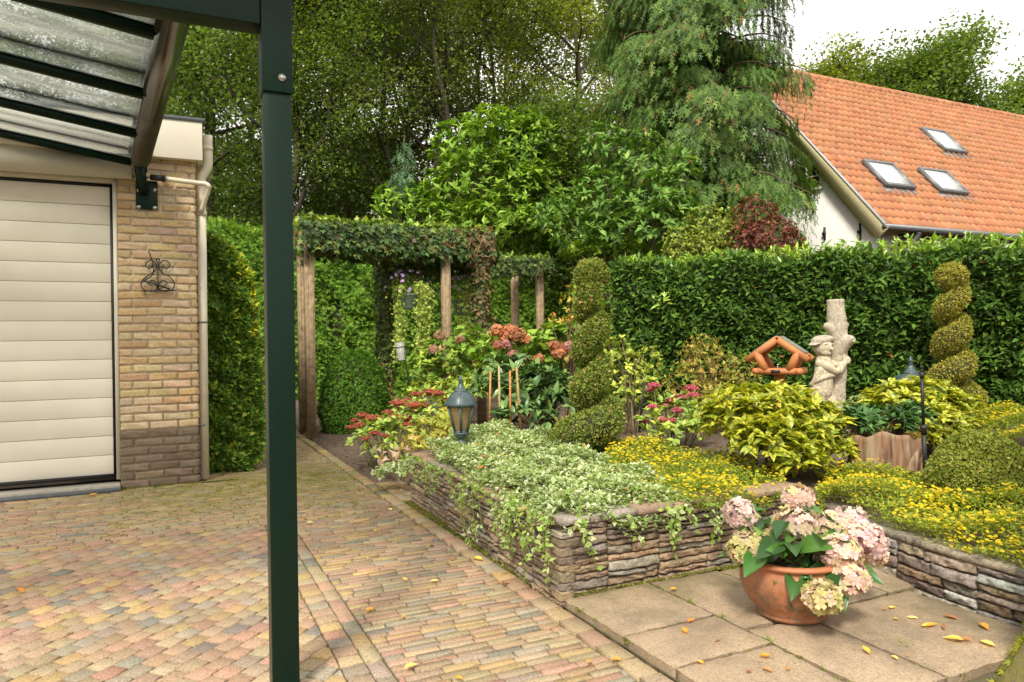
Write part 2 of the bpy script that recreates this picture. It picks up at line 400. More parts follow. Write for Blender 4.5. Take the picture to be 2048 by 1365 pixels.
while y < 5.2: block(pv, [(.583, y), (.673, y), (.673, y + .088), (.583, y + .088)], one()); y += .096
yrow = 5.57
while yrow < 6.32:                                                       # strip beside the planter end
    x = 1.64 + RNG.uniform(-.1, 0)
    while x < 2.6:
        a, b = max(x, 1.64), x + LB
        block(pv, [(a, yrow), (b - GP, yrow), (b - GP, yrow + WB - GP), (a, yrow + WB - GP)], one(), z=.012); x += LB
    yrow += WB
pl = [(1, 0, .576), (0, 1, 5.292), (-1, 0, 7), (0, -1, -1.0)]
c45, s45 = math.cos(math.radians(45)), math.sin(math.radians(45)); A, B, g2 = .100, .088, .007
for i in range(-90, 110):
    for j in range(-60, 110):
        u0 = j * A + (A / 2 if i % 2 else 0); v0 = i * B
        cx, cy = u0 * c45 - v0 * s45, u0 * s45 + v0 * c45
        if cx > .8 or cx < -4 or cy < .8 or cy > 5.5: continue
        q = [(u0, v0), (u0 + A - g2, v0), (u0 + A - g2, v0 + B - g2), (u0, v0 + B - g2)]
        q = clip([(a * c45 - b * s45, a * s45 + b * c45) for a, b in q], pl)
        if q: block(pv, q, one(), .004)
tag(pv.build('brick_paving', M_pave, origin=(0, 4, 0)), kind='structure')
j = MB(); j.poly([[-8, .5, -.010], [1.80, .5, -.010], [1.80, 19.2, -.010], [-8, 19.2, -.010]], (.15, .125, .09)); j.poly([[1.64, 5.5, -.006], [2.7, 5.5, -.006], [2.7, 6.4, -.006], [1.64, 6.4, -.006]], (.15, .125, .09))
tag(j.build('paving_joint_sand', M_joint, origin=(0, 4, -.01)), kind='structure')

# ---------------------------------------------------------------- patio slabs
SL = [((1.648, .3), (2.118, 1.53)), ((1.648, 1.54), (2.118, 2.135)), ((1.648, 2.147), (2.118, 2.465)), ((1.648, 2.477), (2.118, 2.962)), ((2.140, 2.315), (2.560, 2.962)),
      ((2.575, 2.315), (3.02, 2.962)), ((3.03, 2.315), (3.36, 3.0)), ((2.140, 1.66), (2.455, 2.292)), ((2.467, 1.655), (3.13, 2.294))]
sb = MB()
for (a, b) in SL:
    x0, y0 = a; x1, y1 = b; nxs = max(4, int((x1 - x0) / .03)); nys = max(4, int((y1 - y0) / .03))
    gx = np.linspace(x0, x1, nxs + 1); gy = np.linspace(y0, y1, nys + 1); X, Y = np.meshgrid(gx, gy)
    e = np.minimum(np.minimum(X - x0, x1 - X), np.minimum(Y - y0, y1 - Y))
    zt = RNG.normal(0, .004); Z = .050 + zt + RNG.normal(0, .01) * (X - x0) + RNG.normal(0, .01) * (Y - y0) - .006 * (e < .001) + RNG.normal(0, .0012, X.shape)
    X = X + RNG.normal(0, .0022, X.shape) * (e < .02); Y = Y + RNG.normal(0, .0022, Y.shape) * (e < .02)
    n0 = nxs + 1; ii = (np.arange(nys)[:, None] * n0 + np.arange(nxs)[None, :]).ravel(); col = np.array([.40, .30, .20]) * RNG.uniform(.88, 1.1)
    sb.add(np.stack([X, Y, Z], 2), [np.stack([ii, ii + 1, ii + n0 + 1, ii + n0], 1)], col)
    per = [(k, 0) for k in range(n0)] + [(nxs, k) for k in range(1, nys + 1)] + [(k, nys) for k in range(nxs - 1, -1, -1)] + [(0, k) for k in range(nys - 1, 0, -1)]
    top = np.array([[X[b_, a_], Y[b_, a_], Z[b_, a_]] for a_, b_ in per]); bot = top.copy(); bot[:, 2] = -.02; n = len(per); k = np.arange(n); k2 = (k + 1) % n
    sb.add(np.concatenate([top, bot]), [np.stack([k + n, k2 + n, k2, k], 1)], col * .9)
tag(sb.build('patio_slabs', M_slab, origin=(2.4, 2.2, 0)), kind='structure')
j = MB(); j.poly([[1.64, .2, .012], [3.6, .2, .012], [3.6, 3.1, .012], [1.64, 3.1, .012]], (.13, .11, .075)); tag(j.build('patio_bed_sand', M_joint, origin=(2.4, 2, .012)), kind='structure')

# ---------------------------------------------------------------- stone planter walls
def stonewall(m, path, z0, z1, pals, side=1, dmax=.02, hmin=.022, hmax=.062, lmin=.09, lmax=.36, seed=3):
    """dry-stacked facing stones along a polyline path (list of xy), outward normal to the right (side=1) of travel"""
    rg = np.random.default_rng(seed); p = np.asarray(path, float); seg = np.linalg.norm(np.diff(p, axis=0), axis=1); S = np.concatenate([[0], np.cumsum(seg)])
    def at(s_):
        s_ = np.clip(s_, 0, S[-1]); x = np.interp(s_, S, p[:, 0]); y = np.interp(s_, S, p[:, 1])
        e = .06; tx = np.interp(np.clip(s_ + e, 0, S[-1]), S, p[:, 0]) - np.interp(np.clip(s_ - e, 0, S[-1]), S, p[:, 0]); ty = np.interp(np.clip(s_ + e, 0, S[-1]), S, p[:, 1]) - np.interp(np.clip(s_ - e, 0, S[-1]), S, p[:, 1])
        L = np.hypot(tx, ty); return x, y, side * ty / L, -side * tx / L
    # the facing is cast in panels: inside each panel courses are split irregularly
    s_ = 0.
    while s_ < S[-1] - .02:
        wpan = min(rg.uniform(.22, .5), S[-1] - s_); z = z0
        if S[-1] - s_ - wpan < .1: wpan = S[-1] - s_
        while z < z1 - .012:
            hh = min(rg.uniform(hmin, hmax), z1 - z)
            if z1 - z - hh < .018: hh = z1 - z
            a = s_
            while a < s_ + wpan - .01:
                ll = min(rg.uniform(lmin, lmax), s_ + wpan - a)
                if s_ + wpan - a - ll < .06: ll = s_ + wpan - a
                n1 = max(5, int(ll / .016)); n2 = 7; gu = np.linspace(0, 1, n1 - 1); gu = np.sort(np.concatenate([gu, [.003 / ll, 1 - .003 / ll]])); gw = np.array([0, .05, .2, .4, .6, .8, .95, 1])
                U, W = np.meshgrid(gu, gw)
                gap = .0028; ss = a + gap + U * (ll - 2 * gap); wv = rg.normal(0, .0035, 2)
                zz = z + gap + W * (hh - 2 * gap) + np.interp(U, [0, .5, 1], [wv[0], 0, wv[1]]) + rg.normal(0, .0012, U.shape)
                ed = np.minimum(np.minimum(U, 1 - U) * ll, np.minimum(W, 1 - W) * hh); d = rg.uniform(.004, dmax) + (rg.normal(0, .0030, U.shape) + .004 * np.sin(U * ll * rg.uniform(30, 90) + W * rg.uniform(2, 8) + rg.uniform(0, 6)) + rg.normal(0, .004) * (W - .5) * 2) - .016 * np.exp(-ed / .0016)
                x, y, nx_, ny_ = at(ss); V = np.stack([x + nx_ * d, y + ny_ * d, zz], 2); n0 = n1 + 1
                ii = (np.arange(n2)[:, None] * n0 + np.arange(n1)[None, :]).ravel(); c = pal(1, pals, rg, .2)[0]
                q = np.stack([ii, ii + 1, ii + n0 + 1, ii + n0], 1)
                m.add(V, [q if side == 1 else q[:, ::-1]], c)
                # return faces into the wall
                per = [(k, 0) for k in range(n0)] + [(n1, k) for k in range(1, n2 + 1)] + [(k, n2) for k in range(n1 - 1, -1, -1)] + [(0, k) for k in range(n2 - 1, 0, -1)]
                o = np.array([V[b_, a_] for a_, b_ in per]); nn = np.array([[nx_[b_, a_], ny_[b_, a_], 0] for a_, b_ in per]); n = len(per); k = np.arange(n); k2 = (k + 1) % n
                m.add(np.concatenate([o, o - nn * .03]), [np.stack([k + n, k2 + n, k2, k], 1)], c * .9)
                a += ll
            z += hh
        s_ += wpan
def wallcore(m, path, z0, z1, thick, side=1, inset=.012, col=(.10, .085, .07)):
    p = np.asarray(path, float); t = nrm(np.gradient(p, axis=0)); n = np.stack([side * t[:, 1], -side * t[:, 0]], 1); a = p - n * inset; b = p - n * thick
    V = np.concatenate([np.c_[a, np.full(len(p), z0)], np.c_[a, np.full(len(p), z1)], np.c_[b, np.full(len(p), z1)], np.c_[b, np.full(len(p), z0)]]); N = len(p); k = np.arange(N - 1)
    m.add(V, [np.stack([k + r_ * N, k + 1 + r_ * N, k + 1 + ((r_ + 1) % 4) * N, k + ((r_ + 1) % 4) * N], 1) for r_ in range(4)], col)
    m.add(V, [np.array([[0, N, 2 * N, 3 * N]]), np.array([[N - 1, 2 * N - 1, 3 * N - 1, 4 * N - 1]])], col)
def caps(m, path, z, th, wid, side, pals, over=.02, seed=5, lmin=.3, lmax=.55):
    rg = np.random.default_rng(seed); p = np.asarray(path, float); seg = np.linalg.norm(np.diff(p, axis=0), axis=1); S = np.concatenate([[0], np.cumsum(seg)]); a = 0
    while a < S[-1] - .02:
        l = min(rg.uniform(lmin, lmax), S[-1] - a)
        if S[-1] - a - l < .15: l = S[-1] - a
        k = max(2, int(l / .06)); ss = np.linspace(a + .003, a + l - .003, k + 1); x = np.interp(ss, S, p[:, 0]); y = np.interp(ss, S, p[:, 1])
        t = nrm(np.stack([np.gradient(x), np.gradient(y)], 1)); n = np.stack([side * t[:, 1], -side * t[:, 0]], 1); q = np.stack([x, y], 1)
        prof = [(over - .012, 0), (over, .008), (over, th - .008), (over - .01, th), (over - wid + .01, th), (over - wid, th - .01), (over - wid, 0)]
        V = np.concatenate([np.c_[q + n * (o + rg.normal(0, .002, (k + 1, 1))), z + h_ + rg.normal(0, .0018, k + 1)] for o, h_ in prof]); N = k + 1; r0 = np.arange(k); P_ = len(prof)
        c = pal(1, pals, rg, .12)[0]
        fs = [np.stack([r0 + i * N, r0 + 1 + i * N, r0 + 1 + ((i + 1) % P_) * N, r0 + ((i + 1) % P_) * N], 1) for i in range(P_)]
        fs += [(np.arange(P_) * N)[None, :], (np.arange(P_)[::-1] * N + k)[None, :]]
        m.add(V, fs, c); a += l
BRN = [((.30, .215, .14), 4), ((.35, .255, .17), 3), ((.25, .205, .16), 3), ((.215, .165, .12), 2), ((.31, .27, .215), 2), ((.34, .235, .15), .8)]
GRY = [((.24, .20, .16), 4), ((.30, .265, .225), 3), ((.19, .155, .125), 3), ((.36, .30, .22), 1.6), ((.40, .39, .37), .8), ((.27, .19, .13), 2)]
M_stone = stonelike('cast_stone_brown', 75, None, 1.0, .88, dirt=(.09, .075, .06), dirtamt=.5, dscale=9)
M_stoneg = stonelike('cast_stone_weathered', 60, None, 1.0, .9, dirt=(.045, .038, .03), dirtamt=.85, dscale=13)
cA, cB, cC = (1.655, 2.985), (1.735, 5.56), (3.24, 3.02)
w1 = thing('planter_wall', 'brown stacked stone planter wall with sharp corner under the white variegated ground cover', 'wall', (1.66, 2.99, 0))
m = MB(); stonewall(m, [(1.665, 2.985), cC], .02, .375, BRN, 1, hmin=.016, hmax=.05, lmin=.10, lmax=.42, seed=3); stonewall(m, [cB, (1.655, 2.995)], -.01, .345, BRN, 1, hmin=.016, hmax=.045, lmin=.1, lmax=.4, seed=4); stonewall(m, [(2.5, 5.6), cB], -.01, .345, BRN, 1, seed=8)
def quoin(m, x0, y0, lx, ly, z0, z1, col, rg):
    per = [(x0, y0 + ly)] + [(x0, y0 + ly * t) for t in (.7, .4, .12)] + [(x0 + .005, y0 + .004)] + [(x0 + lx * t, y0) for t in (.12, .4, .7)] + [(x0 + lx, y0), (x0 + lx, y0 + ly)]; p = np.array(per); n = len(p); c = p.mean(0); R = []
    for f, z in ((.93, z0), (.99, z0 + .004), (1., z0 + (z1 - z0) * .4), (1., z0 + (z1 - z0) * .7), (.99, z1 - .004), (.93, z1)): R.append(np.c_[c + (p - c) * f + rg.normal(0, .002, p.shape), np.full(n, z) + rg.normal(0, .001, n)])
    k = np.arange(n); k2 = (k + 1) % n; m.add(np.concatenate(R), [np.concatenate([np.stack([i * n + k, i * n + k2, i * n + n + k2, i * n + n + k], 1) for i in range(5)]), (k + 5 * n)[None, :], k[::-1][None, :]], col)
cz = -.01                                                                # quoin stones wrap the corner
rq = np.random.default_rng(12)
while cz < .335:
    hh = min(rq.uniform(.03, .055), .345 - cz); 
    if .345 - cz - hh < .02: hh = .345 - cz
    lx, ly = rq.uniform(.06, .11), rq.uniform(.07, .13); pr = rq.uniform(.012, .02); x0, y0 = 1.655 - pr, 2.985 - pr
    quoin(m, x0, y0, lx, ly, cz + .002, cz + hh - .003, pal(1, BRN, rq)[0], rq); cz += hh
wallcore(m, [(1.665, 2.985), cC], -.04, .37, .16); wallcore(m, [(2.5, 5.6), cB, (1.69, 4.2), (1.655, 2.985)], -.04, .34, .14)
m.build('stone_face', M_stone, w1)
m = MB(); caps(m, [(1.65, 2.985), cC], .375, .036, .17, 1, BRN, seed=6); caps(m, [cB, (1.69, 4.2), (1.655, 3.1)], .345, .03, .17, 1, BRN, seed=7); m.build('cap_stone', M_stone, w1)
yy = np.linspace(3.11, -.6, 60); pth = np.stack([[wallX(t) for t in yy], yy], 1)
k_ = np.ones(7) / 7; xs_ = np.convolve(np.pad(pth[:, 0], 3, 'edge'), k_, 'valid'); pth[:, 0] = xs_
w2 = thing('planter_wall', 'low weathered grey stone planter wall curving behind the terracotta pot', 'wall', (3.2, 2.3, 0))
m = MB(); stonewall(m, pth, .01, .245, GRY, 1, dmax=.016, hmin=.03, hmax=.06, lmin=.12, lmax=.34, seed=21); wallcore(m, pth, -.04, .24, .14); m.build('stone_face', M_stoneg, w2)
m = MB(); caps(m, pth, .245, .034, .15, 1, GRY, seed=22, over=.012); m.build('cap_stone', M_stoneg, w2)
# ---------------------------------------------------------------- garage
YG = 7.22                                                                # front face of the garage
M_cream = solid('cream_paint', (.62, .57, .46), .45, var=.06, scale=3)
M_doorp = solid('cream_door_panel', (.66, .615, .52), .4, var=.05, scale=2.5)
M_black = solid('black_rubber', (.012, .012, .013), .5, var=.2)
M_green = solid('dark_green_coated_metal', (.0045, .017, .010), .34, var=.12, scale=60, spec=.18)
M_lead = solid('grey_lead_trim', (.12, .13, .14), .5, var=.15)
M_pvc = solid('cream_plastic_pipe', (.58, .52, .40), .4, var=.1, scale=8)
M_iron = solid('black_wrought_iron', (.012, .011, .011), .5, var=.3)
M_steel = solid('steel', (.5, .49, .46), .3, metal=1., var=.15)
M_conc = solid('concrete', (.36, .33, .28), .9, var=.18, scale=30, bmp=.5)
M_dark = solid('dark_interior', (.02, .02, .02), .9)
def brickmat(name, mul):
    m, nt, b = newmat(name); c = colattr(nt)
    n = noise(nt, 55, 5, .7); v = ramp(nt, n.outputs['Fac'], [(.25, (.7, .68, .64)), (.55, (1, 1, 1)), (.8, (1.15, 1.14, 1.12))]).outputs[0]
    c = mixc(nt, 1.0, c, v, 'MULTIPLY'); n2 = noise(nt, 2.2, 5); f = ramp(nt, n2.outputs['Fac'], [(.5, (0, 0, 0)), (.8, (.3, .3, .3))]).outputs[0]; c = mixc(nt, f, c, (.22, .17, .11))
    nt.links.new(c, b.inputs['Base Color']); b.inputs['Roughness'].default_value = .9; b.inputs['Specular IOR Level'].default_value = .2
    n3 = noise(nt, 28, 6, .8, dist=1.5); bump(nt, b, n3.outputs['Fac'], .8, .012); return m
M_brick = brickmat('hand_moulded_yellow_brick', 1); M_mort = solid('mortar', (.46, .385, .28), .95, var=.2, scale=60, bmp=.6)
def p2(u, v): q = PY(u, v, YG); return q
xL, xR = float(p2(243, 975)[0]) - .005, float(p2(398, 965)[0])
zc = float(p2(320, 858)[2]); ztopb = float(p2(400, 325)[2])
ga = thing('garage', 'cream and yellow brick garage with a white sectional door', 'garage', (xL - 1.5, YG, 0))
YEL = [((.60, .44, .25), 4), ((.64, .49, .31), 3), ((.56, .39, .21), 2), ((.62, .47, .32), 2)]
PLI = [((.22, .165, .12), 3), ((.185, .14, .10), 3), ((.25, .19, .135), 2)]
def brickskin(m, x0, x1, z0, z1, y, pals, ch=.0722, L=.235, seed=2, axis='x', row0=0):
    rg = np.random.default_rng(seed); z = z0; r_ = row0
    while z < z1 - .01:
        hh = min(ch, z1 - z); a = x0 - (L / 2 if r_ % 2 else 0) - rg.uniform(0, .01)
        while a < x1 - .004:
            b_ = a + L; xa, xb = max(a + .006, x0), min(b_ - .006, x1)
            if xb - xa > .02:
                n1 = max(5, int((xb - xa) / .016)); n2 = 6; gu = np.sort(np.r_[np.linspace(0, 1, n1 - 1), .012, .988]); U, W = np.meshgrid(gu, np.array([0, .05, .25, .5, .75, .95, 1])); w1_ = rg.normal(0, .0022, 2)
                xx = xa + U * (xb - xa) + rg.normal(0, .0012, U.shape); zz = z + .006 + W * (hh - .012) + np.interp(U, [0, 1], w1_) + rg.normal(0, .0012, U.shape)
                ed = np.minimum(np.minimum(U, 1 - U) * (xb - xa), np.minimum(W, 1 - W) * hh)
                crease = .004 * np.sin(U * rg.uniform(3, 9) + W * rg.uniform(2, 6) + rg.uniform(0, 6)) * (rg.random() < .6)
                d = .006 + rg.uniform(0, .006) + crease + rg.normal(0, .0016, U.shape) - .009 * np.exp(-ed / .0018)
                n0 = n1 + 1; ii = (np.arange(n2)[:, None] * n0 + np.arange(n1)[None, :]).ravel()
                V = np.stack([xx, y - d, zz], 2) if axis == 'x' else np.stack([y + d, xx, zz], 2)
                m.add(V, [np.stack([ii, ii + 1, ii + n0 + 1, ii + n0], 1)], pal(1, pals, rg, .1)[0])
                per = [(k, 0) for k in range(n0)] + [(n1, k) for k in range(1, n2 + 1)] + [(k, n2) for k in range(n1 - 1, -1, -1)] + [(0, k) for k in range(n2 - 1, 0, -1)]
                o = np.array([V[b2, a2] for a2, b2 in per]); n = len(per); k = np.arange(n); k2 = (k + 1) % n; off = np.array([0, .015, 0]) if axis == 'x' else np.array([-.015, 0, 0])
                m.add(np.concatenate([o, o + off]), [np.stack([k + n, k2 + n, k2, k], 1)], pal(1, pals, rg, .1)[0] * .9)
            a = b_
        z += ch; r_ += 1
m = MB(); brickskin(m, xL, xR, zc, ztopb + .06, YG, YEL, seed=2); brickskin(m, YG, YG + 5, zc, ztopb + .06, xR, YEL, seed=4, axis='y', row0=1)
wob = m.build('brick_wall', M_brick, ga)
m = MB(); m.box(((xL + xR) / 2, YG + 2.5, 1.65), (xR - xL - .003, 5, 3.3)); m.box((xL - 2.2, YG + 2.6, 1.65), (4.4, 4.7, 3.2)); m.build('mortar', M_mort, wob)
m = MB(); brickskin(m, xL, xR, .0, zc - .004, YG - .004, PLI, seed=6); brickskin(m, YG, YG + 5, .0, zc - .004, xR + .004, PLI, seed=7, axis='y', row0=1)
m.build('plinth', M_brick, ga)
dz0, dz1 = float(p2(228, 955)[2]), float(PY(224, 375, YG + .06)[2]); dx1 = float(PY(230, 600, YG + .06)[0])
dr = MB(); np_ = 15; rows = np.linspace(dz0 + .02, dz1, np_ + 1)
for a, b_ in zip(rows[:-1], rows[1:]):
    prof = [(0.006, a + .001), (.001, a + .003), (0, a + .006), (0, b_ - .006), (.001, b_ - .003), (.006, b_ - .001)]
    V = [[dx1 - .03, YG + .06 + p_, q_] for p_, q_ in prof] + [[dx1 - 3.6, YG + .06 + p_, q_] for p_, q_ in prof]; k = np.arange(5)
    dr.add(V, [np.stack([k, k + 1, k + 7, k + 6], 1)[:, ::-1]])
dr.box((dx1 - 1.8, YG + .10, (dz0 + dz1) / 2), (3.6, .04, dz1 - dz0))
do = dr.build('garage_door', M_doorp, ga)
m = MB(); m.box((dx1 - .016, YG + .068, (dz0 + dz1) / 2), (.022, .03, dz1 - dz0 + .03)); m.box((dx1 - 1.8, YG + .068, dz1 + .012), (3.6, .03, .024)); m.box((dx1 - 1.8, YG + .055, dz0 + .010), (3.6, .05, .028)); m.build('rubber_seal', M_black, do)
m = MB(); m.box(((dx1 - .004 + xL) / 2, YG + .03, (dz0 + dz1) / 2 + .03), (xL - dx1 + .004, .075, dz1 - dz0 + .10)); m.box((dx1 - 1.8, YG + .032, dz1 + .055), (3.6, .07, .06)); m.build('door_frame', M_cream, ga)
m = MB(); m.box((xL - 1.9, YG + .02, .025), (3.8, .20, .07)); m.build('threshold', M_conc, ga, bevel=.006)
m = MB(); m.box((xL - 1.9, YG - .095, .012), (3.8, .03, .045)); m.build('drain_strip', M_lead, ga)
ltx = float(p2(264, 362)[0]); lz0 = float(p2(264, 362)[2]); lz1 = float(p2(260, 330)[2]); zl = float(PY(0, 265, YG)[2]); xl0 = float(PY(0, 265, YG)[0])
sl = (zl - lz1) / (ltx - xl0)
m = MB(); m.prism([[ltx, YG - .10, lz0], [ltx, YG - .10, lz1 + .02], [ltx - (ztopb + .012 - lz1) / sl, YG - .10, ztopb - .003], [ltx - 3.6, YG - .10, ztopb - .003], [ltx - 3.6, YG - .10, lz0]], (0, .095, 0)); m.build('lintel_panel', M_cream, ga)
ft = float(PY(405, 243, YG - .12)[2]); fxr = float(PY(405, 300, YG - .12)[0])
m = MB(); m.box((fxr - 2.3, YG - .10, (ztopb + ft) / 2 - .01), (4.6, .04, ft - ztopb)); m.box((fxr - .02, YG + 2.4, (ztopb + ft) / 2 - .01), (.04, 4.96, ft - ztopb)); m.box((fxr - 2.32, YG - .03, ztopb + .005), (4.55, .10, .02)); m.build('fascia', M_cream, ga, bevel=.003)
m = MB(); m.box((fxr - 2.29, YG + 2.3, ft + .006), (4.62, 4.86, .036)); m.build('roof_edge', M_lead, ga)
dp = MB(); Zd = depth(PY(404, 700, YG + .09)); q = lambda u, v: PY(u, v, YG + .09)
dp.tube(smooth([q(415, 272), q(416, 325), q(412, 340), q(405, 352), q(402, 364), q(402.5, 420)], 4), .043, 14); dp.tube([q(402.5, 418), np.r_[q(405, 700)[:2], .02]], .043, 14)
for v in (298, 428): c = q(415 if v < 320 else 402.5, v); dp.tube([c - [0, 0, .02], c + [0, 0, .02]], .05, 14)
dpo = dp.build('downpipe', M_pvc, ga, smooth=True)
m = MB()
for v in (645, 850): c = q(404, v); m = MB(); m.tube([c - [0, 0, .008], c + [0, 0, .008]], .049, 14); m.build('pipe_bracket', M_lead, dpo)

# wrought-iron ornament on the pillar
yo = YG - .035; oq = lambda u, v: PY(u, v, yo)
orn = thing('wall_ornament', 'black wrought iron scroll ornament on the yellow brick pillar', 'ornament', oq(316, 583))
m = MB(); rr = .0052
def spiral(cu, cv, ru, a0, a1, n=22, shrink=.45): return [oq(cu + ru * (1 - shrink * t) * math.cos(a0 + (a1 - a0) * t), cv + ru * (1 - shrink * t) * math.sin(a0 + (a1 - a0) * t)) for t in np.linspace(0, 1, n)]
for sg in (-1, 1):
    cx = 315.5
    m.tube(smooth([oq(cx + sg * 2, 534), oq(cx + sg * 4, 540), oq(cx + sg * 12, 548), oq(cx + sg * 26, 556), oq(cx + sg * 33, 567), oq(cx + sg * 31, 577), oq(cx + sg * 22, 582), oq(cx + sg * 8, 582), oq(cx + sg * 1.5, 576), oq(cx + sg * 4, 566), oq(cx + sg * 11, 561), oq(cx + sg * 18, 565), oq(cx + sg * 17, 570), oq(cx + sg * 11, 571)], 4), rr, 6)
    m.tube(smooth([oq(cx + sg * 2, 534), oq(cx + sg * 4, 527), oq(cx + sg * 12, 521), oq(cx + sg * 21, 524), oq(cx + sg * 24, 531), oq(cx + sg * 19, 537), oq(cx + sg * 12, 535), oq(cx + sg * 11, 529)], 4), rr, 6)
m.tube(smooth([oq(cx - 3.5, 521), oq(cx, 525), oq(cx + 3.5, 521), oq(cx, 517.5), oq(cx - 3.5, 521)], 4), rr, 6); m.tube([oq(315.5, 525), oq(316, 583)], rr, 6)
m.build('scrollwork', M_iron, orn)
m = MB(); m.bar(oq(282, 583), oq(351, 581), .03, .008); m.build('base_bar', M_iron, orn)
m = MB(); b1 = np.array([0, -.02, 0]); m.bar(oq(285, 561) + b1, oq(340, 579) + b1, .012, .014); m.tube(smooth([oq(297, 503) + b1, oq(303, 518) + b1, oq(307, 538) + b1, oq(304, 552) + b1, oq(287, 562) + b1], 4), rr, 6); m.build('pointer', M_iron, orn)

# ---------------------------------------------------------------- canopy
def glassmat():
    m, nt, b = newmat('weathered_roof_glass'); nt.nodes.remove(b); o = nt.nodes['Material Output']
    tr = nt.nodes.new('ShaderNodeBsdfTransparent'); tr.inputs['Color'].default_value = (.95, .97, .95, 1)
    gl = nt.nodes.new('ShaderNodeBsdfGlossy'); gl.inputs['Roughness'].default_value = .06; gl.inputs['Color'].default_value = (1, 1, 1, 1)
    df = nt.nodes.new('ShaderNodeBsdfDiffuse'); df.inputs['Color'].default_value = (.46, .47, .42, 1); tl = nt.nodes.new('ShaderNodeBsdfTranslucent'); tl.inputs['Color'].default_value = (.8, .82, .76, 1)
    dd = nt.nodes.new('ShaderNodeMixShader'); dd.inputs[0].default_value = .65; nt.links.new(df.outputs[0], dd.inputs[1]); nt.links.new(tl.outputs[0], dd.inputs[2])
    tcn = nt.nodes.new('ShaderNodeTexCoord'); mp_ = nt.nodes.new('ShaderNodeMapping'); mp_.inputs['Scale'].default_value = (1.3, 4.5, 1.0); nt.links.new(tcn.outputs['Object'], mp_.inputs[0])
    n = noise(nt, 2.4, 8, .72, mp_.outputs[0]); r_ = ramp(nt, n.outputs['Fac'], [(.38, (.12, .12, .12)), (.52, (.26, .26, .26)), (.68, (.75, .75, .75))])
    n4 = noise(nt, 60, 2, .5); r4 = ramp(nt, n4.outputs['Fac'], [(.70, (0, 0, 0)), (.76, (.6, .6, .6))]); mxx = mixc(nt, 1.0, r_.outputs[0], r4.outputs[0], 'ADD')
    m1 = nt.nodes.new('ShaderNodeMixShader'); nt.links.new(mxx, m1.inputs[0]); nt.links.new(tr.outputs[0], m1.inputs[1]); nt.links.new(dd.outputs[0], m1.inputs[2])
    lw = nt.nodes.new('ShaderNodeLayerWeight'); lw.inputs[0].default_value = .5; fr = nt.nodes.new('ShaderNodeMath'); fr.operation = 'POWER'; nt.links.new(lw.outputs['Facing'], fr.inputs[0]); fr.inputs[1].default_value = 5.0; m2 = nt.nodes.new('ShaderNodeMixShader'); nt.links.new(fr.outputs[0], m2.inputs[0]); nt.links.new(m1.outputs[0], m2.inputs[1]); nt.links.new(gl.outputs[0], m2.inputs[2])
    nt.links.new(m2.outputs[0], o.inputs['Surface']); return m
M_rglass = glassmat()
ZG = 2.83
gA = PY(262, 333, YG - .13); gB = gA + (np.array([-.06, 4.25, 0]) - gA) * 1.0; gB[2] = gA[2]
gd = nrm(gB - gA)                                                        # along the gutter, towards the camera
gFar, gNear = gA, gA + gd * 4.75
rd = np.array([-1.0, .04, .165]); rd = rd / abs(rd[0])                   # up the roof
Zp = 2.59; pc = P(563, 700, Zp); cn = thing('canopy', 'dark green metal canopy with dirty glass roof, gutter and square post', 'canopy', (pc[0], pc[1], 0))
px, py = pc[0], pc[1] + .047
m = MB(); m.box((px, py, 1.22), (.094, .094, 2.44)); m.build('post', M_green, cn, bevel=.004)
m = MB(); zs = float(P(563, 186, Zp)[2]); m.box((px - .001, py - .002, zs + .35), (.106, .108, .70)); sl_ = m.build('post_sleeve', M_green, cn, bevel=.004)
bp = PY(564, 156, py - .058); m = MB(); m.lathe([(.013, 0), (.013, .003), (.006, .004), (.006, .008), (.002, .009)], bp, 16, M3=rotx(math.radians(90))); m.build('bolt', M_steel, sl_, smooth=False)
bz0 = float(PY(515, 60, py)[2]); m = MB(); m.box((px - .055 - 2.2, py, bz0 + .17), (4.4, .10, .34)); m.build('beam', M_green, cn, bevel=.004)
go_ = MB(); prof = [(-.002, .13), (-.004, .03), (.02, .002), (.05, -.012), (.09, -.012), (.125, .004), (.150, .04), (.158, .135), (.150, .135), (.142, .045), (.12, .014), (.09, .0), (.05, .0), (.025, .012), (.006, .035), (.006, .13)]
sideG = nrm(np.cross([0, 0, 1], -gd) * -1)
sideG = sideG * (1 if sideG[0] > 0 else -1)
ring = lambda p_: [p_ + sideG * a + np.array([0, 0, b_]) for a, b_ in prof]
n = len(prof); k = np.arange(n); k2 = (k + 1) % n; V = np.array(ring(gFar) + ring(gNear)); go_.add(V, [np.stack([k, k2, k2 + n, k + n], 1), k[None, :], (k + n)[::-1][None, :]])
M_gut = solid('reflective_gutter_metal', (.075, .07, .055), .16, metal=.55, var=.3, scale=5, spec=.5); gut = go_.build('gutter', M_gut, cn)
m = MB(); m.bar(gFar + sideG * .152 + [0, 0, .13], gNear + sideG * .152 + [0, 0, .13], .02, .02); m.bar(gFar + sideG * -.004 + [0, 0, .125], gNear + sideG * -.004 + [0, 0, .125], .03, .05); m.build('gutter_rim', M_green, gut)
ts = [-.0 + t for t in (.04, 1.0, 1.98, 3.0, 3.98, 4.7)]
for t in ts:
    a = gFar + gd * t + [0, 0, .025]; b_ = a + rd * 3.2; m = MB(); m.bar(a, b_, .05, .055); m.bar(a + [0, 0, .034], b_ + [0, 0, .034], .066, .012); m.build('rafter', M_green, cn)
for t0, t1 in zip(ts[:-1], ts[1:]):
    a = gFar + gd * t0 + [0, 0, .054]; b_ = gFar + gd * t1 + [0, 0, .054]; m = MB(); up = np.array([0, 0, .004]); V = [a, b_, b_ + rd * 3.2, a + rd * 3.2]; m.prism(V, up); m.build('glass_panel', M_rglass, cn)
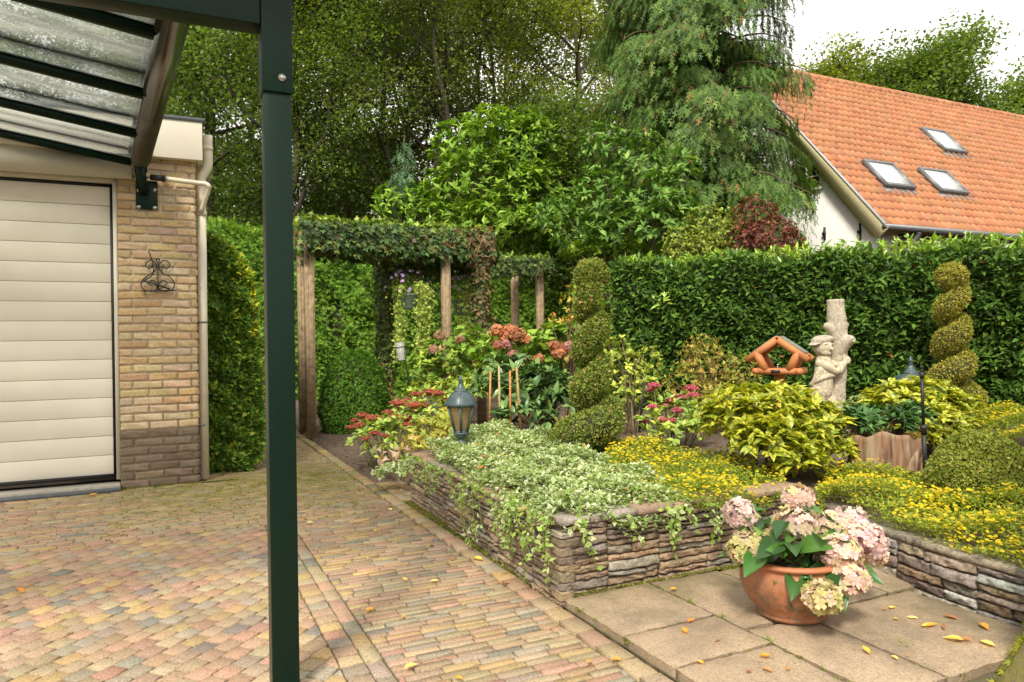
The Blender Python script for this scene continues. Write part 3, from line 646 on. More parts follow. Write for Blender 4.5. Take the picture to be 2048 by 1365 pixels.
pl0, pl1 = p2(272, 419), p2(315, 364); m = MB(); m.box(((pl0[0] + pl1[0]) / 2, YG - .018, (pl0[2] + pl1[2]) / 2), (pl1[0] - pl0[0], .010, pl1[2] - pl0[2])); br = m.build('wall_bracket', M_green, cn, bevel=.002)
m = MB(); ac = PY(288, 372, YG - .03); m.bar(ac + [-.0, -.01, -.07], gFar + sideG * .06 + gd * .05 + [0, 0, .02], .075, .05); m.box(gFar + sideG * .075 + gd * .02 + [0, 0, -.0], (.10, .03, .10)); m.build('bracket_arm', M_green, br)
for u, v in ((309, 380), (277, 414), (310, 416), (278, 381)):
    c = PY(u, v, YG - .024); m = MB(); m.lathe([(.019, 0), (.019, .003), (.012, .004), (.012, .010), (.004, .011)], c, 14, M3=rotx(math.radians(90))); m.build('bolt', M_steel, br)
yp = YG - .075; oqq = lambda u, v: PY(u, v, yp); m = MB(); m.tube([oqq(300, 355), oqq(329, 358)], .027, 12); m.tube([oqq(326, 357.5), oqq(331, 358)], .032, 12); m.build('spout_connector', M_black, cn, smooth=False)
m = MB(); m.tube(smooth([oqq(329, 358), oqq(395, 366.5), oqq(411, 368.5), oqq(417, 373), PY(416, 380, yp + .02), PY(402, 425, YG + .045)], 5), .0225, 12); m.build('drain_pipe', M_pvc, cn, smooth=True)

# ---------------------------------------------------------------- farmhouse
XH = None
c0 = P(1765, 452, 12.5 * 1.157); XH = float(c0[0]); YE, ZE = float(c0[1]), float(c0[2]); S_ = 1.157
YR, ZR = 12.0 * S_, H + (6.98 - 1.08) * S_; YB = 2 * YR - YE
M_ren = solid('white_render', (.78, .76, .72), .9, var=.06, scale=5, bmp=.2)
M_barge = solid('cream_timber', (.66, .58, .33), .6, var=.06)
M_zincl = solid('pale_zinc', (.42, .42, .42), .5, var=.15)
M_zinc = solid('zinc', (.16, .165, .17), .45, metal=.3, var=.2)
def tilemat():
    m, nt, b = newmat('orange_clay_pantile'); c = colattr(nt); n = noise(nt, 1.1, 6, .7); f = ramp(nt, n.outputs['Fac'], [(.45, (0, 0, 0)), (.7, (.34, .34, .34))]).outputs[0]
    c = mixc(nt, f, c, (.26, .16, .07)); n2 = noise(nt, 14, 4, .7); f2 = ramp(nt, n2.outputs['Fac'], [(.58, (0, 0, 0)), (.75, (.55, .55, .55))]).outputs[0]; c = mixc(nt, f2, c, (.16, .12, .09))
    nt.links.new(c, b.inputs['Base Color']); b.inputs['Roughness'].default_value = .85; return m
M_tile = tilemat()
M_sky = solid('skylight_glass_painted_sky', (.74, .75, .74), .25, var=.06, scale=.8, spec=.8)  # pale base colour carries the bright sky reflection and the whitish blinds inside
hs = thing('farmhouse', 'white farmhouse with orange pantile roof and three skylights behind the laurel hedge', 'house', (XH, YE, 0))
m = MB(); m.prism([[XH + .13, YE + .45, -.1], [XH + .13, YB - .45, -.1], [XH + .13, YB - .45, ZE - .1 + .45], [XH + .13, YR, ZR - .2], [XH + .13, YE + .45, ZE + .35]], (.3, 0, 0)); m.build('gable_wall', M_ren, hs)
m = MB(); m.box((XH + .44 + 11, YE + .6, (ZE + .3) / 2), (22, .3, ZE + .1)); m.build('front_wall', M_ren, hs)
sdv = np.array([0, YR - YE, ZR - ZE]); SLEN = np.linalg.norm(sdv); su = sdv / SLEN; sn = np.array([0, -su[2], su[1]])
TW, TH = .205, .265; nc = int(22 / TW); nr = int(SLEN / TH) + 1; rf = MB(); rg = np.random.default_rng(9)
TP = [((.46, .19, .088), 6), ((.48, .21, .10), 4), ((.43, .175, .085), 3), ((.38, .165, .085), 1), ((.44, .22, .115), 1)]
wprof = np.array([0, .14, .3, .46, .62, .74, .86, .97]); hprof = np.array([.0, .018, .024, .014, .0, .006, .03, .042])
cols = pal(nc * nr, TP, rg, .06).reshape(nr, nc, 3); 
Uc = np.array([[0], [.33]]); 
for r_ in range(nr):
    s0, s1 = r_ * TH, min((r_ + 1) * TH + .05, SLEN); X = XH + (np.arange(nc)[:, None] + wprof[None, :]) * TW; Nn = X.size; hh = np.broadcast_to(hprof, X.shape)
    jz = rg.normal(0, .004, (nc, 1)); A_ = lambda s_, lift: np.stack([X.ravel(), np.full(Nn, YE) + su[1] * s_ + sn[1] * (hh + lift + jz).ravel(), np.full(Nn, ZE) + su[2] * s_ + sn[2] * (hh + lift + jz).ravel()], 1)
    V = np.concatenate([A_(s0 - .01, .012), A_(s0, .055), A_(s1, .012)]); kk = (np.arange(nc)[:, None] * 8 + np.arange(7)[None, :]).ravel(); gp = (np.arange(nc - 1) * 8 + 7); kk = np.concatenate([kk, gp])
    C = np.tile(np.repeat(cols[r_], 8, 0), (3, 1)); rf.add(V, [np.stack([kk, kk + 1, kk + 1 + Nn, kk + Nn], 1), np.stack([kk + Nn, kk + 1 + Nn, kk + 1 + 2 * Nn, kk + 2 * Nn], 1)], C)
bk = [[XH, YR, ZR], [XH + 22, YR, ZR], [XH + 22, YB, ZE], [XH, YB, ZE]]; rf.prism(bk, (0, .0, .03), (.4, .16, .07)); rf.prism([[XH + .02, YE + .04, ZE - .03], [XH + 22, YE + .04, ZE - .03], [XH + 22, YR, ZR - .04], [XH + .02, YR, ZR - .04]], (0, 0, -.04), (.3, .12, .06))
roof = rf.build('roof', M_tile, hs, smooth=False)
m = MB(); x = XH
while x < XH + 22: m.lathe([(.13, 0), (.115, .36)], (x, YR, ZR - .01), 14, pal(1, TP, rg)[0], M3=roty(math.radians(90))); x += .34
m.build('ridge_tile', M_tile, roof)
bd = MB(); o1 = np.array([XH - .03, YE - .12, ZE - .12]); o2 = np.array([XH - .03, YR, ZR + .0]); 
bd.prism([o1 + [0, .0, .06], o1 + [0, .22, -.09], o1 + [0, .34, -.06], o2 + [0, 0, -.26], o2 + [0, 0, -.02]], (.06, 0, 0)); bd.prism([[XH - .03, YR, ZR - .02], [XH - .03, YR, ZR - .34], [XH - .03, YB, ZE - .3], [XH - .03, YB, ZE]], (.06, 0, 0)); bd.build('barge_board', M_barge, hs)
m = MB(); m.prism([o1 + [-.01, -.02, .085], o1 + [-.01, 0, .055], o2 + [-.01, 0, -.0], o2 + [-.01, 0, .03]], (.07, 0, 0)); m.build('verge_flashing', M_zincl, hs)
m = MB(); m.tube([(XH - .05, YE - .08, ZE - .02), (XH + 22, YE - .08, ZE - .02)], .055, 10); m.build('gutter', M_zinc, hs, smooth=True)
m = MB(); m.tube(smooth([(XH + 1.0, YE - .06, ZE - .08), (XH + .98, YE + .0, ZE - .2), (XH + .72, YE + .36, ZE - .85), (XH + .7, YE + .4, ZE - 1.1), (XH + .7, YE + .4, .1)], 5), .05, 10); m.build('downpipe', M_zinc, hs, smooth=True)
for i in range(12):
    m = MB(); x = XH + 1.05 + i * .78; m.prism([[x, YE + .02, ZE - .06], [x, YE + .46, ZE - .06], [x, YE + .46, ZE - .32], [x, YE + .3, ZE - .30]], (.13, 0, 0)); m.build('rafter_tail', M_zinc, hs)
for u, v0, v1 in ((1720, 447, 480), (1649, 455, 480)):
    a, b_ = PX(u, v0, XH + .11), PX(u + .5, v1, XH + .11); m = MB(); m.bar(a, b_, .04, .03); c = (a + b_) / 2; m.box(c - [.02, 0, 0], (.03, .09, .05)); m.build('wall_anchor', M_iron, hs)
wc = PX(1614, 357, XH + .11); m = MB(); 
for dy in (-.42, 0, .42): m.box(wc + [0, dy * .9, 0], (.06, .05, .62))
for dz in (-.29, .29): m.box(wc + [0, 0, dz], (.07, .86, .06))
m.box(wc + [0, 0, .0], (.05, .8, .03)); wn = m.build('window', M_cream, hs); m = MB(); m.box(wc + [.02, 0, 0], (.01, .8, .6)); m.build('pane', M_dark, wn)
def onroof(u, v):                                                        # roof plane hit
    d = ray(u, v); n_ = sn; o = np.array([0, YE, ZE]); t = ((o - EYE) @ n_) / (d @ n_); return EYE + t * d
for i, (a, b_, c, d) in enumerate((((1722, 328), (1780, 337), (1822, 383), (1762, 380)), ((1832, 344), (1886, 351), (1929, 394), (1874, 391)), ((1839, 264), (1886, 271), (1924, 312), (1881, 308)))):
    A_, B_, C_, D_ = [onroof(*q_) for q_ in (a, b_, c, d)]; cx = (A_ + B_ + C_ + D_) / 4
    wS = ((B_ - A_)[0] + (C_ - D_)[0]) / 2; hS = (np.linalg.norm((A_ - D_)[1:]) + np.linalg.norm((B_ - C_)[1:])) / 2; M3 = np.stack([[1, 0, 0], su, sn], 1)
    fr = MB(); t_ = .07
    for sx in (-1, 1): fr.box(cx + M3 @ np.array([sx * (wS / 2 - t_ / 2), 0, .09]), (t_, hS, .11), M3)
    for sy in (-1, 1): fr.box(cx + M3 @ np.array([0, sy * (hS / 2 - t_ / 2), .09]), (wS - 2 * t_, t_, .112), M3)
    sk = fr.build('skylight', M_zinc, hs)
    gm = MB(); gm.box(cx + M3 @ np.array([0, 0, .11]), (wS - 2 * t_ + .004, hS - 2 * t_ + .004, .02), M3); gm.build('glass', M_sky, sk)
    ap = MB(); ap.box(cx + M3 @ np.array([0, -hS / 2 - .09, .052]), (wS + .12, .18, .02), M3); ap.build('lead_apron', M_zinc, sk)
# ---------------------------------------------------------------- planting helpers
LM = leafmat('leaf_matt', .55, .28, .3)
LG = leafmat('leaf_glossy', .32, .16, .45)
LT = leafmat('leaf_thin', .5, .42, .3)
PM = leafmat('petal', .6, .3, .2, (1.1, 1.0, .95), 1.25)
M_bark = stonelike('bark', 30, None, .9, .95, dirt=(.05, .06, .03), dirtamt=.5, dscale=6)
M_stem = solid('green_stem', (.13, .15, .05), .7, var=.3)
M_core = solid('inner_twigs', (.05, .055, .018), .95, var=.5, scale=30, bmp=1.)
BK = [((.10, .08, .06), 1)]

def surf_ell(N, rng, zmin=-.2):
    o = np.zeros((0, 3))
    while len(o) < N:
        d = rnd(N * 2, rng); o = np.concatenate([o, d[d[:, 2] > zmin]])
    return o[:N]
def bush(name, label, cat, base, lobes, N, size, T, mat, pals, col2=None, rosette=6, up=.5, out=.8, jit=.5, inner=.25, stems=10, seed=1, group=None, zmin=-.35, core=.0, lean=.0, stemcol=(.22, .17, .10), rough=.12, cl=.5):
    """lobed shrub: leaves in whorls over the lobes, stems from the ground into every lobe"""
    rg = np.random.default_rng(seed); th_ = thing(name, label, cat, base, group); m = MB()
    vol = np.array([r[0] * r[1] + r[0] * r[2] for c, r in lobes]); ks = np.maximum(1, (N / rosette * vol / vol.sum()).astype(int)); sp = []
    for (c, r), k in zip(lobes, ks):
        c, r = np.asarray(c, float), np.asarray(r, float); d = surf_ell(k, rg, zmin); q = 1 - np.abs(rg.normal(0, rough, (k, 1)))
        deep = rg.random((k, 1)) < inner; q = np.where(deep, rg.uniform(.45, .95, (k, 1)), q); p = c + d * r * q
        o = nrm(d / r); sp.append(p[:max(2, stems // len(lobes) + 1)])
        ax = nrm(o * out + np.array([0, 0, up]) + rnd(k, rg) * .35)
        P_ = np.repeat(p, rosette, 0); AX = np.repeat(ax, rosette, 0); K = len(P_); side = nrm(np.cross(AX, rnd(K, rg)))
        a = nrm(AX * cl + side * jit + rnd(K, rg) * .2); sz = size * rg.uniform(.6, 1.15, K)
        c_ = pal(K, pals, rg); leaves(m, P_ + rnd(K, rg) * size * .12, a, nrm(AX * 1.0 + np.array([0, 0, .5]) + rnd(K, rg) * .25), sz, T, c_, None if col2 is None else pal(K, col2, rg))
    m.build('foliage', mat, th_)
    if core:
        m = MB()
        for c, r in lobes: m.ell(c, np.asarray(r) * core, None, 14, 9)
        m.build('inner_twigs', M_core, th_)
    if stems:
        m = MB(); b = np.asarray(base, float)
        for pts in sp:
            for p in pts:
                a = b + np.r_[rg.normal(0, .12, 2) * min(1, np.linalg.norm(p - b)) * .6, -.02]; mid = a * .5 + p * .5 + np.r_[(p - a)[:2] * -.15, .1 * (p - a)[2]]; L = np.linalg.norm(p - a)
                m.tube(smooth([a, mid, p], 4), np.linspace(max(.004, .012 * L), .003, 9), 6, stemcol)
        m.build('stem', M_stem if stemcol[1] > .2 else M_bark, th_)
    return th_

def hedgeface(m, a, b, z0, z1, nor, N, T, size, pals, rg, up=.5, out=.7, jit=.6, depth=.10, wav=.03, taper=0., sag=0.):
    a, b = np.asarray(a, float), np.asarray(b, float); t = rg.random(N); h = rg.random(N); xy = a + (b - a) * t[:, None]; L = np.linalg.norm(b - a)
    n = np.array([nor[0], nor[1], 0.0]); dep = np.abs(rg.normal(0, depth, N)); wv = wav * (np.sin(t * L * 4.1 + h * 3) + np.sin(t * L * 9.7 + h * 7 + 1) * .6)
    zt = z1 + sag * np.sin(t * L * 1.7) * (h > .8)
    p = np.c_[xy, z0 + (zt - z0) * h] + n * (wv - dep)[:, None]
    ax = nrm(n * out + np.array([0, 0, up]) + rnd(N, rg) * jit); leaves(m, p, ax, nrm(n * .7 + np.array([0, 0, .7]) + rnd(N, rg) * .4), size * rg.uniform(.6, 1.2, N), T, pal(N, pals, rg))
def hedgetop(m, quad, z, N, T, size, pals, rg, jit=.5, wav=.04, out=(0, 0, 1)):
    A, B, C, D = [np.asarray(q, float) for q in quad]; s, t = rg.random((N, 1)), rg.random((N, 1)); xy = (A * (1 - s) + B * s) * (1 - t) + (D * (1 - s) + C * s) * t
    zz = (z if np.isscalar(z) else np.interp(s[:, 0], [0, 1], z)) + wav * np.sin(xy[:, 0] * 5 + xy[:, 1] * 3) + rg.normal(0, .03, N)
    ax = nrm(np.array(out) + rnd(N, rg) * jit); leaves(m, np.c_[xy, zz], ax, nrm(np.array([0, 0, .6]) + rnd(N, rg) * .6), size * rg.uniform(.6, 1.2, N), T, pal(N, pals, rg))

# ---------------------------------------------------------------- laurel hedge (right)
rg = np.random.default_rng(31)
LAU = [((.044, .092, .014), 5), ((.062, .122, .020), 4), ((.092, .165, .028), 2.5), ((.028, .060, .012), 3), ((.13, .19, .03), .25), ((.20, .085, .025), .06)]
LNEW = [((.24, .34, .05), 3), ((.17, .29, .05), 3), ((.30, .36, .06), 1)]
a = P(1222, 700, 9.75); b = P(2048, 700, 7.55); a, b = a[:2], b[:2]; dr_ = nrm(b - a); b = b + dr_ * 1.6; hn = np.array([dr_[1], -dr_[0]]); hn = hn if hn @ (-a) > 0 else -hn
zA, zB = float(P(1225, 537, 9.75)[2]), float(P(2048, 506, 7.55)[2]); zB2 = zB + (zB - zA) * .2
lh = thing('laurel_hedge', 'tall glossy dark green laurel hedge with pale new shoots behind the statue', 'hedge', (*((a + b) / 2), .2))
m = MB(); N = 30000; t = rg.random(N); h = rg.random(N); xy = a + (b - a) * t[:, None]; L = np.linalg.norm(b - a); zt = zA + (zB2 - zA) * t + .05 * np.sin(t * 31) + .03 * np.sin(t * 77)
clump = .07 * np.sin(t * L * 6 + np.sin(h * 9) * 2) * np.sin(h * 13 + t * 20); dep = np.abs(rg.normal(0, .09, N)) - clump
p = np.c_[xy - hn * dep[:, None], .25 + (zt - .25) * h]; n3 = np.r_[hn, 0]
ax = nrm(n3 * .75 + np.array([0, 0, .45]) + rnd(N, rg) * .75); leaves(m, p, ax, nrm(n3 * .7 + [0, 0, .8] + rnd(N, rg) * .35), .118 * rg.uniform(.6, 1.2, N), T_leaf(.38, .07, .15), pal(N, LAU, rg))
N = 5000; t = rg.random(N); d = rg.random(N) * .8; xy = a + (b - a) * t[:, None] - hn * d[:, None]; zt = zA + (zB2 - zA) * t + .05 * np.sin(t * 31) + .03 * np.sin(t * 77) + rg.normal(0, .035, N)
leaves(m, np.c_[xy, zt], nrm(np.array([0, 0, .8]) + rnd(N, rg) * .7), nrm(np.array([0, 0, .7]) + rnd(N, rg) * .6), .115 * rg.uniform(.6, 1.2, N), T_leaf(.38, .07, .12), pal(N, LAU[:3] + [((.14, .23, .04), 3)], rg))
K = 340; t = rg.random(K) ** .75; d = rg.random(K) * .5; xy = a + (b - a) * t[:, None] - hn * d[:, None]; z0 = zA + (zB2 - zA) * t; hh = rg.uniform(.04, .25, K) * (.5 + .8 * t)
for i in range(K):
    p0 = np.r_[xy[i], z0[i]]; tp = p0 + np.r_[rg.normal(0, .03, 2), hh[i]]; m.tube([p0 - [0, 0, .05], tp], .004, 5, (.2, .25, .06)); k = rg.integers(7, 13); f = rg.random((k, 1)) ** .6
    leaves(m, p0 + (tp - p0) * f, nrm(rnd(k, rg) * [1, 1, .3] + [0, 0, .55]), nrm(rnd(k, rg) * .4 + [0, 0, 1]), .11 * rg.uniform(.6, 1.1, k), T_leaf(.34, .08, .15), pal(k, LNEW, rg))
for u, v in ((1742, 668), (1330, 600)):                                  # pale shoots in the face
    c = P(u, v, 8.7 if u > 1500 else 9.4); k = 26; leaves(m, c + rg.normal(0, .07, (k, 3)) + np.r_[hn, 0] * .1, nrm(rnd(k, rg) + [0, 0, .5]), rnd(k, rg) * .4 + np.r_[hn * .5, .7], .10, T_leaf(.36, .08, .1), pal(k, LNEW, rg))
m.build('foliage', LG, lh)
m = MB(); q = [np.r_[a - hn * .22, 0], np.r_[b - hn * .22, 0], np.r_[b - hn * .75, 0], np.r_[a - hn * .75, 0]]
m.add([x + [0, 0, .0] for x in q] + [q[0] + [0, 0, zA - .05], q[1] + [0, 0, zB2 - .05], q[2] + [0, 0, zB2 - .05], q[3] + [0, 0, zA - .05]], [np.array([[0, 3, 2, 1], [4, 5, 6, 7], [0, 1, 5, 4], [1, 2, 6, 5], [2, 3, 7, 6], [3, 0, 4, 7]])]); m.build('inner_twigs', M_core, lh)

# ---------------------------------------------------------------- conifer hedge (back)
CON = [((.085, .17, .014), 5), ((.115, .21, .018), 4), ((.14, .25, .025), 2), ((.045, .105, .012), 3), ((.18, .22, .03), .5)]
YH = 16.2; hl, hr = PY(330, 700, YH), PY(1400, 700, YH); zl_, zr_ = float(PY(480, 460, YH)[2]), float(PY(1180, 496, YH)[2]); 
ch_ = thing('conifer_hedge', 'tall clipped bright green conifer hedge behind the ivy pergola', 'hedge', ((hl[0] + hr[0]) / 2, YH, 0))
rg = np.random.default_rng(32); m = MB(); N = 80000; x = rg.uniform(hl[0], hr[0], N); h = rg.random(N); zt = np.interp(x, [float(PY(480, 0, YH)[0]), float(PY(1180, 0, YH)[0])], [zl_, zr_]) + .05 * np.sin(x * 2.3) + .03 * np.sin(x * 7)
z = .05 + (zt - .05) * h; lump = .10 * np.sin(x * 5 + z * 2) * np.sin(z * 6 + x) + .05 * np.sin(x * 13 + z * 11); dep = np.abs(rg.normal(0, .10, N)) - lump
hole = ((x - float(PY(672, 640, YH)[0])) / .22) ** 2 + ((z - float(PY(672, 640, YH)[2])) / .5) ** 2 < 1; keep = ~(hole & (rg.random(N) < .85))
p = np.c_[x, YH + dep, z][keep]; K = len(p); ax = nrm(np.array([0, -.55, -.25]) + rnd(K, rg) * .75); leaves(m, p, ax, nrm(np.array([0, -.9, .6]) + rnd(K, rg) * .45), .135 * rg.uniform(.55, 1.2, K), T_frond(5, .14, .3), pal(K, CON, rg))
N = 9000; x = rg.uniform(hl[0], hr[0], N); zt = np.interp(x, [float(PY(480, 0, YH)[0]), float(PY(1180, 0, YH)[0])], [zl_, zr_]) + .05 * np.sin(x * 2.3) + .03 * np.sin(x * 7)
leaves(m, np.c_[x, YH + rg.uniform(-.05, 1.0, N), zt + rg.normal(0, .05, N)], nrm(np.array([0, -.2, .7]) + rnd(N, rg) * .7), rnd(N, rg), .17 * rg.uniform(.5, 1.2, N), T_frond(5, .13, .2), pal(N, CON[:3] + [((.19, .28, .03), 3)], rg))
m.build('foliage', LM, ch_)
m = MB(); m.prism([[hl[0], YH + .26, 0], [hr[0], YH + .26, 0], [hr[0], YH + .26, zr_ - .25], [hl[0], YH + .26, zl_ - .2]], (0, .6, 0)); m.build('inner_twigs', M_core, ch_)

# ---------------------------------------------------------------- privet hedge end beside the garage
PRI = [((.075, .145, .020), 5), ((.11, .195, .028), 4), ((.048, .095, .016), 3), ((.22, .29, .035), 1.3), ((.28, .30, .03), .6)]
PRY = [((.42, .40, .035), 3), ((.34, .36, .035), 3), ((.22, .28, .03), 3)]
rg = np.random.default_rng(33); y0, y1 = 7.62, 11.2; pv_ = thing('privet_hedge', 'rounded privet hedge end with yellow tips beside the garage downpipe', 'hedge', (.55, 7.9, 0))
prof_v = np.array([948, 900, 840, 760, 680, 620, 570, 540, 510, 485, 468]); prof_u = np.array([505, 526, 527, 521, 514, 510, 506, 495, 475, 450, 412])
pz = np.array([float(PY(u, v, y0)[2]) for u, v in zip(prof_u, prof_v)]); px_ = np.array([float(PY(u, v, y0)[0]) for u, v in zip(prof_u, prof_v)]); xl_ = float(PY(402, 600, y0)[0])
m = MB(); N = 10000; z = rg.uniform(.02, pz[-1], N); xr = np.interp(z, pz, px_); s = rg.random(N); x = xl_ + (xr - xl_) * s; dep = np.abs(rg.normal(0, .05, N)) + .05 * np.sin(x * 17 + z * 9) * np.sin(z * 14)
leaves(m, np.c_[x, y0 + dep, z], nrm(np.array([.15, -.6, .5]) + rnd(N, rg) * .8), nrm(np.array([0, -.5, .8]) + rnd(N, rg) * .4), .070 * rg.uniform(.55, 1.2, N), T_leaf(.56, .06, .1), np.where(((s > .86 + .06 * np.sin(z * 9)) & (z > 1.3) & (rg.random(N) < .55))[:, None], pal(N, PRY, rg), pal(N, PRI, rg)))
N = 14000; z = rg.uniform(.02, pz[-1], N); xr = np.interp(z, pz, px_); y = rg.uniform(y0, y1, N); nx_ = np.clip((z - 1.0) / 1.5, 0, 1); c = np.where((rg.random(N) < (.10 + .6 * nx_ * (y < y0 + .5)))[:, None], pal(N, PRY, rg), pal(N, PRI, rg))
leaves(m, np.c_[xr - np.abs(rg.normal(0, .05, N)) + .02, y, z], nrm(np.array([.7, -.2, .5]) + rnd(N, rg) * .7), nrm(np.array([.6, 0, .8]) + rnd(N, rg) * .4), .060 * rg.uniform(.55, 1.2, N), T_leaf(.56, .06, .1), c)
m.build('foliage', LM, pv_)
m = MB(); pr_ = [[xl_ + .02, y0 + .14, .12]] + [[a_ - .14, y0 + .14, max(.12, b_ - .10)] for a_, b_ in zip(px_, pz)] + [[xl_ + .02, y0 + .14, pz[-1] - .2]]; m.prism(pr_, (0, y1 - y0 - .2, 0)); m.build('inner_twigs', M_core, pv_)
m = MB()
for i in range(9): m.tube([(rg.uniform(xl_ + .05, .75), y0 + rg.uniform(.1, .3), 0), (rg.uniform(xl_, .7), y0 + .2, .5)], .012, 6, (.2, .15, .1))
m.build('stem', M_bark, pv_)

# ---------------------------------------------------------------- clipped box: spirals, ball; yew dome
BOX = [((.105, .152, .020), 4), ((.145, .185, .028), 3), ((.068, .105, .017), 3), ((.26, .235, .07), 1.6), ((.30, .20, .08), .7)]
BOX2 = [((.20, .195, .028), 4), ((.26, .235, .04), 3), ((.13, .145, .022), 3), ((.30, .22, .08), 1.3)]
def clipped(m, p, n, N, rg, pals, size=.023, T=None, jit=.9):
    if jit < .6: return leaves(m, p + n * rg.normal(.01, .015, (N, 1)), nrm(n * .55 + [0, 0, -.35] + rnd(N, rg) * .6), nrm(n * .7 + [0, 0, .7] + rnd(N, rg) * .4), size * rg.uniform(.6, 1.25, N), T, pal(N, pals, rg, .25))
    leaves(m, p + n * rg.normal(0, .008, (N, 1)), nrm(n * .7 + [0, 0, .3] + rnd(N, rg) * jit), nrm(n + rnd(N, rg) * .6), size * rg.uniform(.6, 1.25, N), T or T_leaf(.6, .08, .05), pal(N, pals, rg, .25))
def spiral_tree(label, base, top, R0, pals, N, turns, ph, seed, prof, lean):
    """a rounded coil of box wound round a thin stem, with a ball on top"""
    rg = np.random.default_rng(seed); th_ = thing('spiral_topiary', label, 'topiary', base, 'box trees clipped into spirals'); b = np.asarray(base, float); Hh = top - b[2]; rb = R0 * prof[1][-1]; zb = Hh - rb * 1.75
    def coil(s):                                                        # s in 0..1 along the coil
        z = zb * (s * 1.10 - .10); pit = zb / turns * (1.16 - .14 * s); s = np.maximum(s, .0); Rz = np.interp(z / Hh, prof[0], prof[1]) * R0; rv = pit * .37; rh = Rz * .58; ph_ = 2 * np.pi * (turns * s + ph); cx = np.interp(z / Hh, [0, .5, 1], [0, lean * .4, lean]); k = (Rz - rh)
        return np.stack([b[0] + cx + k * np.cos(ph_), b[1] + k * np.sin(ph_), b[2] + z + rv * .25 * (1 - s)], -1), rh, rv, ph_
    m = MB(); s = rg.random(N) ** 1.15; al = rg.uniform(0, 2 * np.pi, N); c, rh, rv, p_ = coil(s); er = np.stack([np.cos(p_), np.sin(p_), 0 * p_], 1); et = np.stack([-np.sin(p_), np.cos(p_), 0 * p_], 1)
    lump = 1 + .05 * np.sin(s * 60 + al * 2) + .04 * np.sin(s * 131 + al * 3); n = er * np.cos(al)[:, None] + np.array([0, 0, 1.0]) * np.sin(al)[:, None]; p = c + er * (rh * np.cos(al) * lump)[:, None] + np.array([0, 0, 1.0]) * (rv * np.sin(al) * lump)[:, None]; kk = p[:, 2] > b[2] - .03; p, n = p[kk], n[kk]
    clipped(m, p, n, len(p), rg, pals); cb_ = b + np.array([lean, 0, Hh - rb]); d = rnd(int(N * .17), rg); p = cb_ + d * rb * np.array([1, 1, .94]) * (1 + .05 * np.sin(d[:, :1] * 9 + d[:, 2:] * 7)); clipped(m, p, d, len(p), rg, pals)
    m.build('foliage', LM, th_); m = MB(); ss = np.linspace(0, 1, 130); c, rh, rv, p_ = coil(ss); k = 14; aa = np.arange(k) * 2 * np.pi / k; V = []
    for i in range(130): V.append(c[i] + np.outer(np.cos(aa) * max(.012, rh[i] - .032), [math.cos(p_[i]), math.sin(p_[i]), 0]) + np.outer(np.sin(aa) * max(.012, rv[i] - .030), [0, 0, 1]))
    i_ = np.arange(129)[:, None] * k; kx = np.arange(k); m.add(np.concatenate(V), [np.stack([i_ + kx, i_ + (kx + 1) % k, i_ + k + (kx + 1) % k, i_ + k + kx], 2).reshape(-1, 4)]); m.ell(cb_, [rb - .03] * 3, None, 16, 10); m.build('inner_twigs', M_core, th_)
    m = MB(); m.tube([b - [0, 0, .05], b + [lean * .4, 0, Hh * .5], b + [lean, 0, Hh - rb * 1.3]], [.028, .02, .012], 8, (.2, .15, .09))
    for i in range(26):
        c, rh, rv, p_ = coil(np.array([rg.uniform(.05, .95)])); e = np.array([math.cos(p_[0] + rg.normal(0, .3)), math.sin(p_[0] + rg.normal(0, .3)), 0]); s0 = c[0] + e * rh[0] * .3 - [0, 0, rv[0] * .9]; m.tube(smooth([s0, s0 + e * rh[0] * .5 + [0, 0, .03], s0 + e * rh[0] * .72 + [0, 0, rv[0] * .8]], 3), .0035, 5, (.40, .25, .13))
    m.build('trunk', M_bark, th_); return th_
b1 = G(1183, 905, .37); Z1 = depth(b1); s1 = Z1 / F
spiral_tree('large box spiral topiary standing in the variegated ground cover', b1, float(P(1191, 521, Z1)[2]), 84 * s1, BOX, 52000, 4.0, .80, 41, ([0, .1, .18, .28, .5, .7, .85, 1], [.98, .96, .74, .47, .42, .39, .36, .36]), 6 * s1)
Z2 = 7.3; s2 = Z2 / F; t2 = P(1905, 528, Z2); b2 = np.r_[P(1905, 700, Z2)[:2], .36]; H2 = t2[2] - .36
spiral_tree('slimmer golden box spiral topiary rising behind the right aucuba bush', b2, float(t2[2]), 58 * s2, BOX2, 40000, 4.3, .78, 42, ([0, .1, .2, .38, .55, .75, .9, 1], [1, .97, .86, .68, .58, .51, .49, .45]), 0)
def dome(name, label, cat, base, rx, rz, pals, N, size, T, mat, seed, jit=.9, full=.2, ex=1.0):
    rg = np.random.default_rng(seed); th_ = thing(name, label, cat, base); b = np.asarray(base, float); d = surf_ell(N, rg, -.75); s = np.sign(d[:, 2:]) * np.abs(d[:, 2:]) ** ex
    D = np.c_[d[:, :2], s[:, 0]]; p = b + D * np.array([rx, rx, rz / (1 + full)]) + [0, 0, rz * full / (1 + full)]; p += d * (.03 * rx * np.sin(p[:, :1] * 21 + p[:, 2:] * 17)); k = p[:, 2] > b[2] - .02; p, d = p[k], d[k]
    m = MB(); clipped(m, p, d, len(p), rg, pals, size, T, jit); m.build('foliage', mat, th_); m = MB(); m.ell(b + [0, 0, rz * full / (1 + full)], np.array([rx, rx, rz / (1 + full)]) * .93 - .01, None, 20, 12); m.build('inner_twigs', M_core, th_); return th_
bb = P(1962, 945, 4.05); bb[2] = .22; dome('box_ball', 'round golden green box ball at the right among yellow flowers', 'topiary', bb, 97 * 4.05 / F, float(P(1962, 868, 4.05)[2]) - .22, [((.155, .185, .026), 4), ((.20, .22, .035), 3), ((.105, .13, .02), 3), ((.26, .22, .07), .8)], 30000, .020, None, LM, 43, full=.45)
